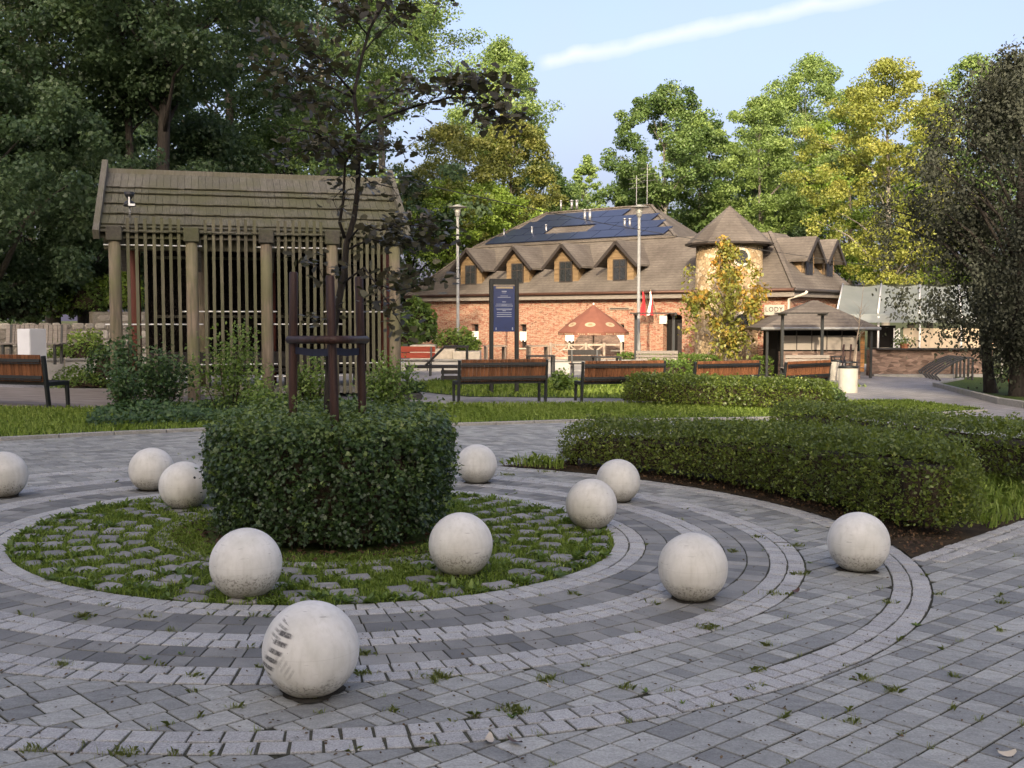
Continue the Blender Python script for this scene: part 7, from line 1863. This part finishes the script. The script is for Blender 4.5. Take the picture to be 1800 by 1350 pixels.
tree_at('green tree filling the skyline just right of the antenna mast', 1110, 74, 300, 130, 'leaf_wood_mid', 'bark_grey', 141, 9000, 50, 0.24, 430, group=GRt, cr=1.0)
tree_at('light green tree between the chestnut and the tower roof', 1222, 78, 205, 150, 'leaf_ash', 'bark_grey', 142, 11000, 60, 0.24, 420, group=GRt, cr=1.1)
tree_at('mid green tree between the feathery ash and the tallest ash', 1375, 82, 170, 170, 'leaf_wood_mid', 'bark_grey', 143, 12000, 65, 0.25, 430, group=GRt, cr=1.2)
tree_at('yellow green tree between the tallest ash and the yellow maple', 1490, 74, 165, 170, 'leaf_lime', 'bark_grey', 144, 12000, 65, 0.24, 480, group=GRt, cr=1.1)
tree_at('olive green tree between the yellow maple and the dark leaved tree', 1635, 70, 150, 170, 'leaf_olive', 'bark_grey', 145, 12000, 65, 0.24, 520, group=GRt, cr=1.1)
# leafless tree top
p = at(1318, 600, 84); H = at(1318, 128, 84).z; bt = empty('bare_tree', (p.x, 84, gz(p.x, 84)), 0, 'leafless grey tree top between the chestnut and the tall ash', 'tree'); rs = np.random.default_rng(77); mb = MB(); mb.tube([(0, 0, 0), (0.2, 0, H * 0.5), (0, 0, H * 0.96)], [0.3, 0.2, 0.03], 7)
for k in range(46):
    t = rs.uniform(0.5, 0.95); a = rs.uniform(0, 6.28); l = (1.05 - t) * 9 * rs.uniform(0.5, 1); q = Vector((0, 0, H * t)); e = q + Vector((math.cos(a) * l * 0.6, math.sin(a) * l * 0.6, l * 0.8)); mb.tube([q, q.lerp(e, 0.5) + Vector((0, 0, -0.1)), e], [0.06, 0.04, 0.015], 4, False)
mb.build('trunk', 'bark_pale', bt)
# dark leaved plum at right, two trunks
parts = tree_parts('plum_tree', at(1740, 108, 27).z + 0.5, (1.3, 3.15, 0.45), 250, 56000, 0.085, 'leaf_plum', 'bark_dark', 151, trunk_r=0.20, clump_r=0.52, lean=(-0.5, 0), limbs=40, bare=0.15, hang=0.7, shell=0.3, flat=0.85, shape='oval')
p = at(1790, 690, 27.0); plum = plant_tree('plum_tree', parts, (p.x, 27.0, gz(p.x, 27.0) + 0.08), 0.4, 'big dark purple leaved tree with leaning trunk at the right edge', 'tree')
parts2 = tree_parts('plum_tree', at(1690, 330, 28).z + 0.6, (2.3, 1.3, 0.55), 60, 9000, 0.085, 'leaf_plum', 'bark_dark', 152, trunk_r=0.16, clump_r=0.48, lean=(-0.7, 0), limbs=24, bare=0.15, hang=0.7, flat=0.85, shape='oval')
p = at(1742, 690, 28.5); plant_tree('plum_tree', parts2, (p.x, 28.5, gz(p.x, 28.5) + 0.08), 0.0, 'smaller dark purple leaved tree between the bicycle rack and the leaning trunk', 'tree')
# young chestnut with rusty leaves before the tower
p = at(1276, 640, 39.5); g0 = gz(p.x, 39.5); H = at(1270, 430, 39.5).z - g0
parts = tree_parts('young_chestnut', H, (at(1270, 610, 39.5).z - g0, 1.50, 0.42), 75, 5200, 0.130, 'leaf_chestnut', 'bark_pale', 161, trunk_r=0.05, clump_r=0.34, limbs=34, bare=0.2, hang=0.4, shell=0.3, flat=0.7, shape='oval', tonebase=0.45)
plant_tree('young_chestnut', parts, (p.x, 39.5, g0), 0.0, 'young chestnut with green and rusty orange leaves in front of the stone tower', 'tree')
# staked bare sapling by the bins
p = at(1499, 640, 34.0); g0 = gz(p.x, 34.0); sp_ = empty('sapling', (p.x, 34.0, g0), 0, 'thin almost bare sapling tied to stakes behind the litter bins', 'tree'); H = at(1515, 498, 34.0).z - g0; mb = MB(); mb.tube([(0, 0, 0), (0.05, 0, 1.0), (0.16, 0, 1.7), (0.30, 0, H)], [0.028, 0.024, 0.016, 0.005], 6)
for k in range(22):
    t = rs.uniform(0.42, 0.75); a = rs.uniform(0, 6.28); q = Vector((0.30 * t, 0, H * t)); e = q + Vector((math.cos(a) * 0.28, math.sin(a) * 0.28, 0.28)); mb.tube([q, e], [0.005, 0.002], 4, False)
mb.build('trunk', 'pale_wood', sp_, True)
for dx in (-0.28, -0.05, 0.12): MB().tube([(dx - 0.05, 0.1, -0.05), (dx + 0.02, 0.1, 1.25)], 0.03, 8).build('stake', 'pale_wood' if dx > 0 else 'stake_wood', sp_, True)
# big trees behind the viewpoint: they keep the plaza in shade
sA = tree_parts('shade_tree', 25.0, (3.0, 5.4, 0.5), 150, 11000, 0.70, 'leaf_wood_dark', 'bark_grey', 171, trunk_r=0.45, clump_r=1.7, limbs=24)
for x, y, s in ((-30, -31, 1.35), (-24.5, -30, 1.38), (-19, -31, 1.36), (-14.5, -30, 1.25), (-10.5, -31, 0.90), (-6.5, -29, 0.83), (-2.5, -31, 0.70), (0.0, -30, 0.88), (5.2, -31, 1.18)):
    plant_tree('shade_tree', sA, (x, y, gz(x, y)), random.uniform(0, 6.28), 'tall tree behind the viewer that shades the plaza', 'tree', 'shade trees behind the viewer', s)
